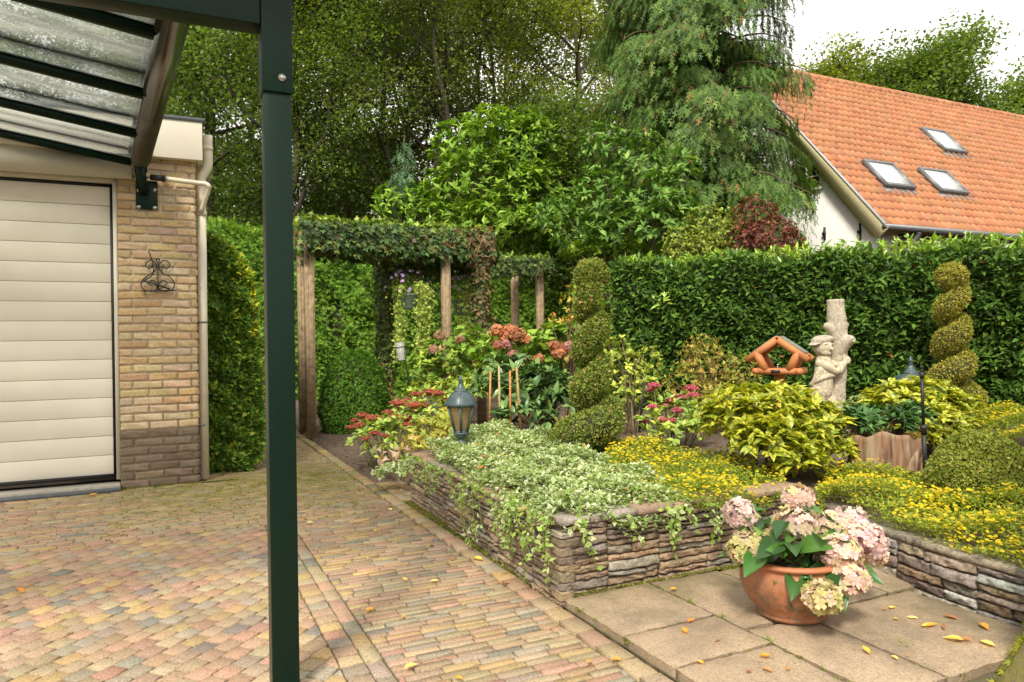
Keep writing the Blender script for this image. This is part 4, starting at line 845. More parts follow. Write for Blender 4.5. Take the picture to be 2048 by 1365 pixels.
YEW = [((.058, .135, .012), 5), ((.085, .175, .016), 4), ((.035, .085, .010), 3), ((.12, .21, .022), 1)]
yb = G(710, 862, .03); Zy = depth(yb); dome('conifer_dome', 'small clipped bright green conifer dome beside the pergola posts', 'topiary', yb, 65 * Zy / F, float(P(712, 704, Zy)[2]) - .03, YEW, 17000, .052, T_frond(4, .16, .2), LM, 44, jit=.55, full=.45, ex=1.15)

# ---------------------------------------------------------------- ground cover (nobody could count it)
EUO = [((.065, .12, .024), 4), ((.10, .165, .035), 3), ((.15, .22, .05), 2)]
EUOW = [((.38, .41, .25), 4), ((.50, .50, .38), 2.5), ((.23, .29, .10), 3.5), ((.13, .20, .04), 2)]
rg = np.random.default_rng(51)
def inpoly(x, y, poly):
    c = np.zeros(len(x), bool); n = len(poly)
    for i in range(n):
        (x1, y1), (x2, y2) = poly[i], poly[(i + 1) % n]; k = ((y1 > y) != (y2 > y)); xx = (x2 - x1) * (y - y1) / ((y2 - y1) if y2 != y1 else 1e-9) + x1; c ^= k & (x < xx)
    return c
def scatter(poly, N, rg):
    q = np.array(poly); o = np.zeros((0, 2))
    while len(o) < N:
        p = rg.uniform(q.min(0), q.max(0), (N * 2, 2)); o = np.concatenate([o, p[inpoly(p[:, 0], p[:, 1], poly)]])
    return o[:N]
def gl(u, v, z): return tuple(G(u, v, z)[:2])
eupoly = [(1.80, 5.45), (1.70, 4.3), (1.655, 3.10), (1.74, 2.99), gl(1250, 1012, .45), gl(1400, 985, .45), gl(1330, 960, .45), gl(1245, 930, .45), gl(1100, 870, .45), gl(1000, 850, .45), gl(900, 852, .45), (2.1, 5.65)]
m = MB(); N = 38000; xy = scatter(eupoly, N, rg); bx = np.minimum(xy[:, 0] - 1.64, xy[:, 1] - 2.97); hz = .39 + .075 * sst(-.02, .16, bx) + .045 * np.sin(xy[:, 0] * 9 + 1) * np.sin(xy[:, 1] * 8 + xy[:, 0] * 3) + .015 * np.sin(xy[:, 0] * 23) * np.sin(xy[:, 1] * 27)
z = hz - np.abs(rg.normal(0, .03, N)); leaves(m, np.c_[xy, z], nrm(rnd(N, rg) * [1, 1, .45] + [0, 0, .25]), nrm(rnd(N, rg) * .45 + [0, 0, 1]), .029 * rg.uniform(.55, 1.35, N), T_leaf(.58, .07, .08), pal(N, EUO, rg), pal(N, EUOW, rg))
for x0, x1, y0, y1, K in ((1.63, 1.68, 3.05, 5.45, 52), (1.70, 2.9, 2.955, 2.975, 17)):
    for i in range(K):                                                  # shoots trailing down over the wall
        f = rg.random() ** 1.2; s = np.array([rg.uniform(x0, x1), y0 + (y1 - y0) * f if y1 - y0 > .5 else rg.uniform(y0, y1), .40]); onl = y1 - y0 > .5; L = rg.uniform(.05, .30) * (1.15 if onl and f < .55 else .75)
        o = np.array([-.045, 0, 0]) if onl else np.array([0, -.045, 0]); side = rg.normal(0, .05); pts = smooth([s, s + o, s + o * 1.25 + [0, 0, -L * .5] + (np.array([0, side, 0]) if onl else np.array([side, 0, 0])), s + o * 1.15 + [0, 0, -L] + (np.array([0, side * 2, 0]) if onl else np.array([side * 2, 0, 0]))], 6)
        m.tube(pts, .0018, 4, (.16, .2, .05)); k = int(8 + L * 70); q = pts[rg.integers(2, len(pts), k)] + rg.normal(0, .009, (k, 3)); on = nrm(o)
        leaves(m, q + on * .006, nrm(rnd(k, rg) + [0, 0, -.3] + on * .3), nrm(on + [0, 0, .5] + rnd(k, rg) * .3), .034 * rg.uniform(.6, 1.15, k), T_leaf(.6, .06, .08), pal(k, EUO + [((.19, .30, .04), 4)], rg), pal(k, [EUOW[2], EUOW[3], ((.22, .33, .05), 4), EUOW[0]], rg))
tag(m.build('variegated_ground_cover', LM, origin=(1.9, 4, .36)), 'white and green variegated ground cover spilling over the stone planter', 'ground cover', kind='stuff')

YL = [((.15, .20, .028), 4), ((.22, .26, .035), 3), ((.10, .145, .022), 2.5)]
YF = [((.46, .40, .010), 5), ((.50, .45, .018), 4), ((.46, .35, .008), 1.2)]
def flowerbed(label, poly, zf, N, NF, seed, fs=.0185, pf=YF, pl_=YL):
    rg = np.random.default_rng(seed); m = MB(); xy = scatter(poly, N, rg); z = zf(xy[:, 0], xy[:, 1]) - np.abs(rg.normal(0, .032, N)); leaves(m, np.c_[xy, z], nrm(rnd(N, rg) * [1, 1, .6] + [0, 0, .5]), nrm(rnd(N, rg) * .5 + [0, 0, 1]), .026 * rg.uniform(.6, 1.25, N), T_leaf(.45, .06, .08), pal(N, pl_, rg))
    xy = scatter(poly, NF, rg); keep = rg.random(NF) < np.clip(.55 + .6 * np.sin(xy[:, 0] * 7 + np.sin(xy[:, 1] * 6) * 2) * np.sin(xy[:, 1] * 8), .15, 1); xy = xy[keep]; NF = len(xy); z = zf(xy[:, 0], xy[:, 1]) + rg.uniform(-.015, .035, NF); p = np.c_[xy, z]
    leaves(m, p, nrm(rnd(NF, rg) * [1, 1, .25]), nrm(rnd(NF, rg) * .42 + [-.05, -.25, 1]), fs * rg.uniform(.75, 1.2, NF), T_flower(10, .06), np.tile([.36, .20, .006], (NF, 1)), pal(NF, pf, rg, .12))
    return tag(m.build('yellow_flower_carpet', LT, origin=(*np.mean(poly, 0), .3)), label, 'flower bed', kind='stuff')
lp = [gl(1205, 905, .46), gl(1250, 965, .46), gl(1330, 985, .45), gl(1400, 1000, .44), gl(1500, 985, .44), gl(1575, 972, .43), gl(1560, 935, .42), gl(1440, 900, .45), gl(1300, 862, .5), gl(1230, 862, .5)]
flowerbed('yellow flower carpet on the left planter between the spiral topiary and front wall', lp, lambda x, y: .425 + .055 * np.sin(x * 8) * np.sin(y * 7 + x * 2) + .02 * np.sin(x * 19 + y * 13), 17000, 3900, 52)
rp = [gl(1615, 1015, .36)] + [(wallX(y) + .0 if False else wallX(y) + .01, y) for y in (2.95, 2.7, 2.4, 2.1, 1.8, 1.5, 1.2, .9)] + [(4.4, .9), (4.3, 2.0), gl(1890, 960, .35), gl(1750, 925, .36), gl(1660, 940, .36)]
flowerbed('broad yellow flower carpet on the low right planter in front of the box ball', rp, lambda x, y: .345 + .05 * sst(3.2, 3.5, x) + .06 * np.sin(x * 8 + 2) * np.sin(y * 7 + x * 3) + .02 * np.sin(x * 21 + y * 15), 32000, 8200, 53, pl_=[((.19, .235, .032), 4), ((.26, .29, .04), 3), ((.13, .17, .026), 2)])
bp_ = [gl(1920, 850, .55), gl(1960, 870, .5), gl(2080, 880, .5), gl(2110, 815, .62), gl(1960, 805, .62)]
flowerbed('yellow flower carpet behind the box ball at the foot of the laurel hedge', bp_, lambda x, y: .56 + .08 * np.sin(x * 6) * np.sin(y * 7), 9000, 2700, 54)
# ---------------------------------------------------------------- ivy pergola
M_wood = solid('weathered_brown_timber', (.30, .215, .125), .85, var=.4, scale=14, bmp=.4)
IVY = [((.042, .080, .024), 5), ((.068, .115, .032), 4), ((.12, .145, .035), 2), ((.13, .085, .045), 1), ((.025, .045, .02), 3)]
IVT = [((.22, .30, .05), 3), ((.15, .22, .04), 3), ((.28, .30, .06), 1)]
IVB = [((.16, .10, .05), 4), ((.20, .12, .05), 2), ((.10, .07, .04), 3), ((.06, .07, .03), 3)]
def ivybox(m, c0, c1, wid, hgt, N, rg, top=.22, brown=None, size=.09, hang=.1):
    """ivy on every side of a beam running from c0 to c1 (centres)"""
    c0, c1 = np.asarray(c0, float), np.asarray(c1, float); L = np.linalg.norm(c1 - c0); t3 = (c1 - c0) / L; s3 = nrm(np.cross(t3, [0, 0, 1])); t = rg.random(N); k = rg.random(N)
    w = rg.uniform(-1, 1, N); n = np.zeros((N, 3)); p = np.zeros((N, 3)); bulge = 1 + .14 * np.sin(t * L * 7) + .08 * np.sin(t * L * 17)
    ft = k < top; fs = ~ft & (k < .93); fb = k >= .93; sg = np.where(rg.random(N) < .5, 1, -1)
    base = c0 + (c1 - c0) * t[:, None]
    p[ft] = (base + s3 * (w * wid / 2)[:, None] + np.array([0, 0, 1]) * (hgt / 2 * bulge)[:, None])[ft]; n[ft] = [0, 0, 1]
    p[fs] = (base + s3 * (sg * wid / 2 * bulge)[:, None] + np.array([0, 0, 1.0]) * (w * hgt / 2 - hang * rg.random(N) ** 3)[:, None])[fs]; n[fs] = (s3 * sg[:, None])[fs]
    p[fb] = (base + s3 * (w * wid / 2)[:, None] - np.array([0, 0, 1]) * (hgt / 2 + hang * rg.random(N) ** 2)[:, None])[fb]; n[fb] = [0, 0, -1]
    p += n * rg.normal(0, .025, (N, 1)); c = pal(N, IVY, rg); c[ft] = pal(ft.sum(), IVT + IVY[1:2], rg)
    if brown is not None: q = (t > brown) & (rg.random(N) < .6); c[q] = pal(q.sum(), IVB, rg)
    leaves(m, p, nrm(n * .35 + [0, 0, -.75] + rnd(N, rg) * .7) * np.where(ft, -1, 1)[:, None] + 0, nrm(n + [0, 0, .35] + rnd(N, rg) * .35), size * rg.uniform(.55, 1.15, N), T_ivy(), c)
def ivycol(m, base, top, r, N, rg, pals, size=.065):
    t = rg.random(N); a = rg.uniform(0, 2 * np.pi, N); rr = r * (1 + .3 * np.sin(t * 13 + a * 2)) + np.abs(rg.normal(0, .03, N)); b, tp = np.asarray(base, float), np.asarray(top, float); n = np.stack([np.cos(a), np.sin(a), 0 * a], 1)
    leaves(m, b + (tp - b) * t[:, None] + n * rr[:, None], nrm(n * .4 + [0, 0, -.7] + rnd(N, rg) * .7), nrm(n + [0, 0, .4] + rnd(N, rg) * .35), size * rg.uniform(.55, 1.15, N), T_ivy(), pal(N, pals, rg))
def post(m, p, h, w=.11): 
    b = np.asarray(p, float); m.box(b + [0, 0, h / 2], (w, w, h), None, (1, 1, 1))
    for dx in (-.02, .02): m.box(b + [dx * 1.4, -w / 2 - .001, h / 2], (.012, .008, h - .01), None, (.55, .5, .45))
rg = np.random.default_rng(61)
pB, pA = G(623, 878), G(608, 868); ZB = depth(pB); zT = float(P(623, 500, ZB)[2]); YP = pB[1]
pC = PY(893, 700, YP); pD = PY(962, 700, YP + .02)
pg = thing('ivy_pergola', 'timber pergola with ivy grown beam along the path edge beside the conifer dome', 'pergola', (pB[0], pB[1], 0))
for q, w_ in ((pB, .115), (pA, .115), (pC, .115), (pD, .11)):
    m = MB(); post(m, (q[0], q[1], 0), zT + .1, w_); m.build('post', M_wood, pg)
zc_ = zT + .16; e0, e1 = np.array([pB[0] - .12, YP, zc_]), np.array([float(PY(975, 500, YP)[0]), YP, zc_ - .02])
m = MB(); m.bar(e0, e1, .09, .14); m.bar(e0 + [0, .5, 0], e1 + [0, .5, 0], .09, .14); m.build('beam', M_wood, pg)
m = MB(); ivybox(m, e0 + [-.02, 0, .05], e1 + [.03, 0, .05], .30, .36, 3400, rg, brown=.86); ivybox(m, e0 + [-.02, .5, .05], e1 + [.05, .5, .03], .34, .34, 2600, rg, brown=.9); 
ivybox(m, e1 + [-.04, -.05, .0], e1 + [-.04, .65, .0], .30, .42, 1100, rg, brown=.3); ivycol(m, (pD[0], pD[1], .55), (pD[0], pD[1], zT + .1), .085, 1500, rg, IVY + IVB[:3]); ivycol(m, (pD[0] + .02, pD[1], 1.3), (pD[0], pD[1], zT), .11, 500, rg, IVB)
K = 130
for i in range(K):
    t = rg.random(); s = e0 + (e1 - e0) * t + [0, -.15, .05]; 
    if t > .72: m.tube(smooth([s + rnd(1, rg)[0] * .1, s + rg.normal(0, .08, 3) + [0, -.03, -.02], s + rg.normal(0, .12, 3) + [.05, 0, -.1]], 3), .0035, 4, (.26, .16, .08))
m.build('ivy', LM, pg)
Y2 = 11.85; q2 = lambda u, v: PY(u, v, Y2); z2 = float(q2(1070, 548)[2]); pE, pF, pGp = q2(1057, 700), q2(1083, 700), PY(771, 700, Y2 - 1.2)
pg2 = thing('ivy_pergola', 'rear timber pergola under a short ivy mat with two bare posts at right', 'pergola', (pF[0], pF[1], 0))
for q in (pE, pF): m = MB(); post(m, (q[0] - .02, q[1] + (0 if q is pF else .5), 0), z2 + .1, .115); m.build('post', M_wood, pg2)
m = MB(); post(m, (pGp[0], pGp[1], 0), z2 + .1, .11); m.build('post', M_wood, pg2)
f0, f1 = np.array([pGp[0] - .1, Y2 - 1.2, z2 + .12]), np.array([pF[0] + .1, Y2, z2 + .12]); f2 = np.array([pGp[0] + .3, Y2, z2 + .12])
m = MB(); m.bar(f2, f1, .09, .12); m.bar(f0, f0 + [1.6, 0, 0], .09, .12); m.build('beam', M_wood, pg2)
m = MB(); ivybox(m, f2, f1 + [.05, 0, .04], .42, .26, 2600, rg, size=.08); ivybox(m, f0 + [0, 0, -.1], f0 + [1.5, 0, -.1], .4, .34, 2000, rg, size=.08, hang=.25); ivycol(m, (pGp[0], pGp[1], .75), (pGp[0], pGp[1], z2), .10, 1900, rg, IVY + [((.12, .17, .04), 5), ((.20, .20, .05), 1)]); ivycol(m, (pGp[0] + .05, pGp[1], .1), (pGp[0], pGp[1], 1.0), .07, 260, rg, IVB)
m.build('ivy', LM, pg2)

# hanging baskets with trailing plants under the ivy
M_basket = solid('grey_green_plastic', (.20, .27, .25), .5, var=.15)
def basket(label, u, v, Z, trail_u, s, seed, pot=True):
    rg = np.random.default_rng(seed); c = P(u, v, Z); th_ = thing('hanging_basket', label, 'hanging basket', c); k = Z / F; m = MB()
    m.lathe([(11 * k, -19 * k), (14 * k, -16 * k), (20 * k, 8 * k), (21.5 * k, 9 * k), (21.5 * k, 11 * k), (19 * k, 10.5 * k), (17 * k, 6 * k)], c, 22); m.build('bowl', M_basket, th_)
    m = MB(); tp = c + [0, 0, 75 * k]
    for a in (0, 2.1, 4.2): m.tube([c + [math.cos(a) * 20 * k, math.sin(a) * 20 * k, 10 * k], tp], .003, 5)
    m.build('hanger', M_iron, th_)
    m = MB(); N = 420; d = surf_ell(N, rg, -.1); p = c + d * np.array([46, 30, 38]) * k * rg.uniform(.4, 1, (N, 1)) + [0, 0, 12 * k]; leaves(m, p, nrm(d + rnd(N, rg) * .7), nrm(rnd(N, rg) * .5 + [0, 0, 1]), .05 * rg.uniform(.5, 1, N), T_leaf(.6), pal(N, [((.17, .23, .05), 3), ((.12, .17, .04), 3), ((.26, .28, .07), 1)], rg))
    for tu, L, n_ in trail_u:
        for i in range(n_):
            x = rg.normal(0, 7) ; s0 = P(tu + x, v - 26 + abs(x) * .9, Z - .1 + rg.normal(0, .07)); ln = L * rg.uniform(.55, 1.0) * k; pts = smooth([c + [0, 0, 10 * k], s0, s0 + [rg.normal(0, .03), rg.normal(0, .02), -ln * .5], s0 + [rg.normal(0, .05), rg.normal(0, .03), -ln]], 6); m.tube(pts, .002, 4, (.2, .24, .07)); q = int(14 + ln * 34)
            pp = pts[rg.integers(4, len(pts), q)] + rg.normal(0, .028, (q, 3)); leaves(m, pp, nrm(rnd(q, rg) + [0, 0, -.4]), nrm(rnd(q, rg) * .5 + [-.2, -.7, .6]), .052 * rg.uniform(.55, 1.1, q), T_leaf(.85, .04, .08), pal(q, [((.27, .33, .07), 4), ((.20, .27, .05), 3), ((.36, .38, .10), 2), ((.14, .19, .04), 2)], rg))
    m.build('trailing_foliage', LT, th_)
    m = MB(); N = 46; d = surf_ell(N, rg, .0); p = c + d * np.array([50, 34, 46]) * k + [0, 0, 14 * k]; fc = pal(N, [((.42, .30, .62), 3), ((.55, .42, .68), 2), ((.50, .28, .50), 1)], rg)
    for i in range(N): m = MB(); leaves(m, p[i:i + 1], rnd(1, rg), nrm(d[i:i + 1] + rnd(1, rg) * .4 + [-.1, -.5, .3]), .05 * rg.uniform(.7, 1.2, 1), T_flower(8, .1), fc[i:i + 1]); m.build('flower', PM, th_)
basket('hanging basket of purple flowers with long yellow green trailers under the ivy', 817, 600, 10.3, [(845, 210, 26), (800, 150, 9)], 1, 62)
basket('smaller hanging basket half hidden between the bare post and the ivy column', 925, 612, 11.0, [(925, 150, 12)], .8, 63)

# ---------------------------------------------------------------- lantern posts
M_lant = solid('blue_green_painted_metal', (.055, .085, .088), .38, var=.2, scale=30, spec=.5)
M_lgl = None
def lampglass():
    m, nt, b = newmat('amber_smoked_glass'); b.inputs['Base Color'].default_value = (.42, .31, .17, 1); b.inputs['Roughness'].default_value = .15
    tr = nt.nodes.new('ShaderNodeBsdfTransparent'); tr.inputs['Color'].default_value = (.72, .60, .42, 1); mxs = nt.nodes.new('ShaderNodeMixShader'); mxs.inputs[0].default_value = .5
    nt.links.new(tr.outputs[0], mxs.inputs[1]); nt.links.new(b.outputs[0], mxs.inputs[2]); nt.links.new(mxs.outputs[0], nt.nodes['Material Output'].inputs['Surface']); return m
M_lgl = lampglass(); M_bulb = solid('frosted_bulb', (.75, .62, .45), .4, var=.03); M_sock = solid('brown_lamp_holder', (.16, .12, .09), .6)
def lantern(label, base, k, th0):                                        # k = metres per photo pixel; base at ground
    t = thing('garden_lantern', label, 'lantern', base, 'garden lantern posts'); b = np.asarray(base, float); z = lambda px: b + [0, 0, px * k]; r6 = math.pi / 6 + th0
    m = MB(); m.lathe([(11 * k, -14 * k), (11 * k, 6 * k), (9 * k, 9 * k), (7 * k, 11 * k), (7 * k, 16 * k), (11 * k, 18 * k), (13 * k, 20 * k), (10 * k, 22 * k), (17 * k, 25 * k), (16 * k, 29 * k)], b, 20); m.build('stem', M_lant, t)
    m = MB(); rt, rb = 31 * k, 14.5 * k; z0, z1 = 28 * k, 85 * k
    for i in range(6):
        a = r6 + i * math.pi / 3; p0 = b + [rb * math.cos(a), rb * math.sin(a), z0]; p1 = b + [rt * math.cos(a), rt * math.sin(a), z1]; m.bar(p0, p1, 4.2 * k, 3.0 * k, up=(math.cos(a), math.sin(a), 0))
        a2 = a + math.pi / 3; m.bar(b + [rt * math.cos(a), rt * math.sin(a), z1 - 1 * k], b + [rt * math.cos(a2), rt * math.sin(a2), z1 - 1 * k], 3 * k, 4 * k); m.bar(b + [rb * math.cos(a), rb * math.sin(a), z0 + 1.5 * k], b + [rb * math.cos(a2), rb * math.sin(a2), z0 + 1.5 * k], 3 * k, 5 * k)
    m.build('cage', M_lant, t)
    m = MB(); m.lathe([(rb * .93, z0 + 2 * k), (rt * .93, z1 - 2 * k)], b, 6, rot=r6, cap=False); m.build('glass', M_lgl, t)
    m = MB(); m.lathe([(37 * k, 85 * k), (38 * k, 86 * k), (33.5 * k, 92 * k), (31 * k, 98 * k), (26 * k, 106 * k), (19 * k, 112 * k), (15 * k, 113.5 * k), (16.5 * k, 114.5 * k), (13 * k, 117 * k), (8 * k, 123 * k), (5.5 * k, 129 * k), (4.5 * k, 133 * k), (5.5 * k, 133.5 * k), (4 * k, 135 * k)], b, 6, rot=r6); m.lathe([(31 * k, 84 * k), (37 * k, 85.2 * k)], b, 6, rot=r6)
    for i in range(6):
        a = r6 + i * math.pi / 3; m.tube([b + [r_ * k * math.cos(a), r_ * k * math.sin(a), z_ * k] for r_, z_ in ((38, 86), (33.7, 92), (31.2, 98), (26.2, 106), (19.2, 112))], 1.0 * k, 5)
    rf_ = m.build('roof', M_lant, t)
    m = MB(); m.lathe([(2.2 * k, 134 * k), (4.6 * k, 137.5 * k), (4.6 * k, 140 * k), (2.6 * k, 144 * k), (.6 * k, 149 * k)], b, 12); m.build('finial', M_lant, rf_, smooth=True)
    m = MB(); m.lathe([(7.5 * k, 29 * k), (7.5 * k, 48 * k), (6 * k, 49 * k)], b, 14); m.build('lamp_holder', M_sock, t)
    m = MB(); m.lathe([(5 * k, 49 * k), (9 * k, 55 * k), (10.5 * k, 64 * k), (10 * k, 72 * k), (5 * k, 78 * k), (.5 * k, 79 * k)], b, 16); m.build('bulb', M_bulb, t, smooth=True)
lb = G(923, 892, .42); Zl = depth(lb); kl = Zl / F * .95; lb[2] = float(P(923, 750, Zl)[2]) - 149 * kl; lantern('six sided garden lantern standing in the variegated ground cover', lb, kl, -YAW + .02)
Zl2 = 7.0; kl2 = Zl2 / F; l2 = P(1821, 712, Zl2); l2[2] -= 149 * kl2; lantern('garden lantern whose dark roof peeks over the right aucuba bush', l2, kl2, -YAW + .1)

# glass candle holder on a stake
M_clear = None
def clearglass():
    m, nt, b = newmat('clear_glass'); b.inputs['Base Color'].default_value = (.72, .74, .70, 1); b.inputs['Roughness'].default_value = .08
    tr = nt.nodes.new('ShaderNodeBsdfTransparent'); mxs = nt.nodes.new('ShaderNodeMixShader'); mxs.inputs[0].default_value = .38; nt.links.new(tr.outputs[0], mxs.inputs[1]); nt.links.new(b.outputs[0], mxs.inputs[2]); nt.links.new(mxs.outputs[0], nt.nodes['Material Output'].inputs['Surface']); return m
M_clear = clearglass(); Zc = 8.4; kc = Zc / F; q = lambda u, v: P(u, v, Zc)
ct = thing('glass_candle_holder', 'clear glass candle cup on a thin black stake beside the conifer dome', 'candle holder', q(822, 805)); a0 = q(803.5, 722); M_ = rotx(math.radians(-4)) @ roty(math.radians(-6))
m = MB(); m.lathe([(6.5 * kc, 0), (7 * kc, 1 * kc), (10 * kc, 36 * kc), (11 * kc, 37 * kc), (9.3 * kc, 36 * kc), (6 * kc, 2 * kc)], a0, 18, M3=M_); m.build('glass', M_clear, ct)
m = MB(); m.lathe([(9.8 * kc, 26 * kc), (10.6 * kc, 26 * kc), (10.6 * kc, 28 * kc), (9.8 * kc, 28 * kc)], a0, 18, M3=M_, cap=False); m.build('ring', M_iron, ct); m = MB(); m.lathe([(7.3 * kc, -1.5 * kc), (7.3 * kc, 1.2 * kc)], a0, 18, M3=M_); m.build('ring', M_iron, ct)
m = MB(); m.tube([q(811, 697), q(812, 730), q(822, 800), q(825, 850)], .008, 6); m.build('stake', M_iron, ct)

# ---------------------------------------------------------------- stakes and canes
def pole(name, label, pts, r, mat, cat, group=None, knots=0, col=(1, 1, 1)):
    m = MB(); m.tube(pts, r, 8, col)
    a, b = np.asarray(pts[0], float), np.asarray(pts[-1], float)
    for i in range(1, knots): c = a + (b - a) * i / knots; m.tube([c - [0, 0, .004], c, c + [0, 0, .004]], [r * 1.02, r * 1.35, r * 1.02], 8, np.array(col) * .8)
    o = m.build(name, mat, origin=pts[0]); return tag(o, label, cat, group)
M_bam = solid('bamboo', (.46, .24, .08), .5, var=.2, scale=12, useattr=True)
for (u0, v0, u1, v1, Z, lab, c) in ((979, 845, 981, 742, 7.0, 'straight orange bamboo cane leftmost of the four behind the lantern', (1, .9, .8)), (1000, 862, 998, 733, 7.0, 'pale bamboo cane second from left behind the lantern', (.95, 1.3, 1.9)), (1021, 862, 1020, 742, 6.9, 'rusty orange bamboo cane third from left behind the lantern', (1.15, .75, .6)), (1042, 862, 1033, 735, 6.9, 'brown bamboo cane leaning left, rightmost of the four', (.9, .95, 1.2))):
    pole('bamboo_cane', lab, [P(u0, v0 + 12, Z), P(u1, v1, Z)], .0105, M_bam, 'cane', 'bamboo canes in the bed', 5, c)
Zs = 6.3; pole('garden_stake', 'short black metal stake beside the pink stonecrop', [P(1279, 865, Zs), P(1288, 765, Zs)], .011, M_iron, 'stake')
Zp_ = 4.37; t = thing('garden_pole', 'slim black sectional pole standing by the tree stump planter', 'pole', P(1851, 968, Zp_)); q = lambda u, v: P(u, v, Zp_)
m = MB(); m.tube([q(1851, 968), q(1847.5, 862)], .0125, 12); m.build('lower_tube', M_iron, t); m = MB(); m.tube([q(1847.8, 869), q(1847, 850)], .017, 12); m.tube([q(1846.8, 858), q(1846.7, 854)], .02, 12); m.build('coupling', M_iron, t); m = MB(); m.tube([q(1847, 852), q(1843.6, 752)], .009, 10); m.build('upper_tube', M_iron, t)
m = MB(); m.tube([q(1844, 757), q(1843.6, 745)], [.013, .015], 12); m.tube([q(1843.6, 746), q(1843.4, 738)], .006, 8); m.ell(q(1843.3, 735), [.010] * 3); m.build('top_fitting', M_iron, t)

# ---------------------------------------------------------------- bird feeder
M_log = solid('orange_stained_log', (.46, .17, .055), .6, var=.22, scale=9, bmp=.25); M_felt = solid('green_roofing_felt', (.17, .21, .16), .9, var=.3, scale=40); M_plate = solid('black_name_plate', (.02, .018, .016), .5)
Zf = 6.12; kf = Zf / F; bc = P(1560, 742, Zf); Rf = rotz(-YAW - math.radians(31)); W = lambda x, y, z: bc + Rf @ np.array([x * kf, y * kf, z * kf])
bt = thing('bird_feeder', 'orange wooden bird feeder table with pitched log roof on a post', 'bird feeder', np.r_[bc[:2], .33])
def log(m, a, b, r): m.tube([a, a * .5 + b * .5, b], r * kf, 10)
dep = 27
for sg in (-1, 1):
    m = MB()
    for y in (-dep, dep): log(m, W(sg * 1.5, y, 62), W(sg * 57, y, 22), 7.2)
    m.prism([W(sg * 2, -dep, 66), W(sg * 54, -dep, 29), W(sg * 54, dep, 29), W(sg * 2, dep, 66)], (0, 0, .012)); o = m.build('roof_log', M_log, bt)
    m = MB(); e = W(0, 0, 3) - W(0, 0, 0); m.prism([W(sg * 5, -dep + 9, 66), W(sg * 51, -dep + 9, 34), W(sg * 51, dep - 9, 34), W(sg * 5, dep - 9, 66)], (0, 0, .016)); m.build('roof_felt', M_felt, o)
    for y in (-dep, dep): m = MB(); log(m, W(sg * 22, y, 2), W(sg * 40, y, 38), 8); m.build('support', M_log, bt)
m = MB()
for y in (-dep - 1, dep + 1): log(m, W(-46, y, 0), W(46, y, 0), 6.8)
for x in (-41, 41): log(m, W(x, -dep - 8, 0), W(x, dep + 8, 0), 6.5)
m.box(W(0, 0, -3), (78 * kf, 52 * kf, 4 * kf), Rf); m.build('tray', M_log, bt)
m = MB(); log(m, W(0, 0, -4), np.r_[W(0, 0, 0)[:2], .28], 10.5); m.build('post', M_log, bt); m = MB(); m.box(W(-2, -dep - 8.2, 0), (17 * kf, 2 * kf, 6 * kf), Rf); m.build('name_plate', M_plate, bt)
m = MB(); log(m, W(-3, -8, 0), W(-3, -8, 12), .9); m.ell(W(-3, -8, 12), np.array([2, 2, 2.5]) * kf); m.build('hook', M_steel, bt)

# ---------------------------------------------------------------- stone statue: child in a cap hugging a tree trunk
M_stat = stonelike('weathered_cast_limestone', 45, None, .45, .9, dirt=(.24, .20, .15), dirtamt=.5, dscale=9)
Zst = 6.95; ks = Zst / F; sb = P(1655, 850, Zst); sb[2] = .34
cr_, cf_ = RGT0, np.array([FWD[0], FWD[1], 0])
zb_ = float(P(1655, 850, Zst)[2])
def SP(u, v, d=0.): return P(u, v, Zst) + cf_ * d * ks                   # d: pixels of depth away from the viewer
def conc(name, fn, mat, parent, voxel, sm=6, col=(.50, .44, .34)):       # fuse overlapping volumes into one continuous surface
    m = MB(); fn(m); o = m.build(name, mat, parent); o.data.color_attributes.remove(o.data.color_attributes['Col'])
    r = o.modifiers.new('r', 'REMESH'); r.mode = 'VOXEL'; r.voxel_size = voxel; s_ = o.modifiers.new('s', 'SMOOTH'); s_.iterations = sm; s_.factor = .5
    dg = bpy.context.evaluated_depsgraph_get(); me = bpy.data.meshes.new_from_object(o.evaluated_get(dg)); o.modifiers.clear(); o.data = me; me.name = name
    if mat and not len(me.materials): me.materials.append(mat)
    ca = me.color_attributes.new('Col', 'FLOAT_COLOR', 'POINT'); ca.data.foreach_set('color', np.tile([*col, 1.0], len(me.vertices)).astype(np.float32)); me.polygons.foreach_set('use_smooth', np.ones(len(me.polygons), bool)); return o
stt = thing('garden_statue', 'pale stone statue of a child in a cap hugging a tree trunk', 'statue', sb)
def limb(m, pts, rs, n=5):
    p = smooth(pts, n); r = np.interp(np.linspace(0, 1, len(p)), np.linspace(0, 1, len(rs)), rs); m.tube(p, r * ks, 14)
    m.ell(p[0], [rs[0] * ks] * 3); m.ell(p[-1], [rs[-1] * ks] * 3)
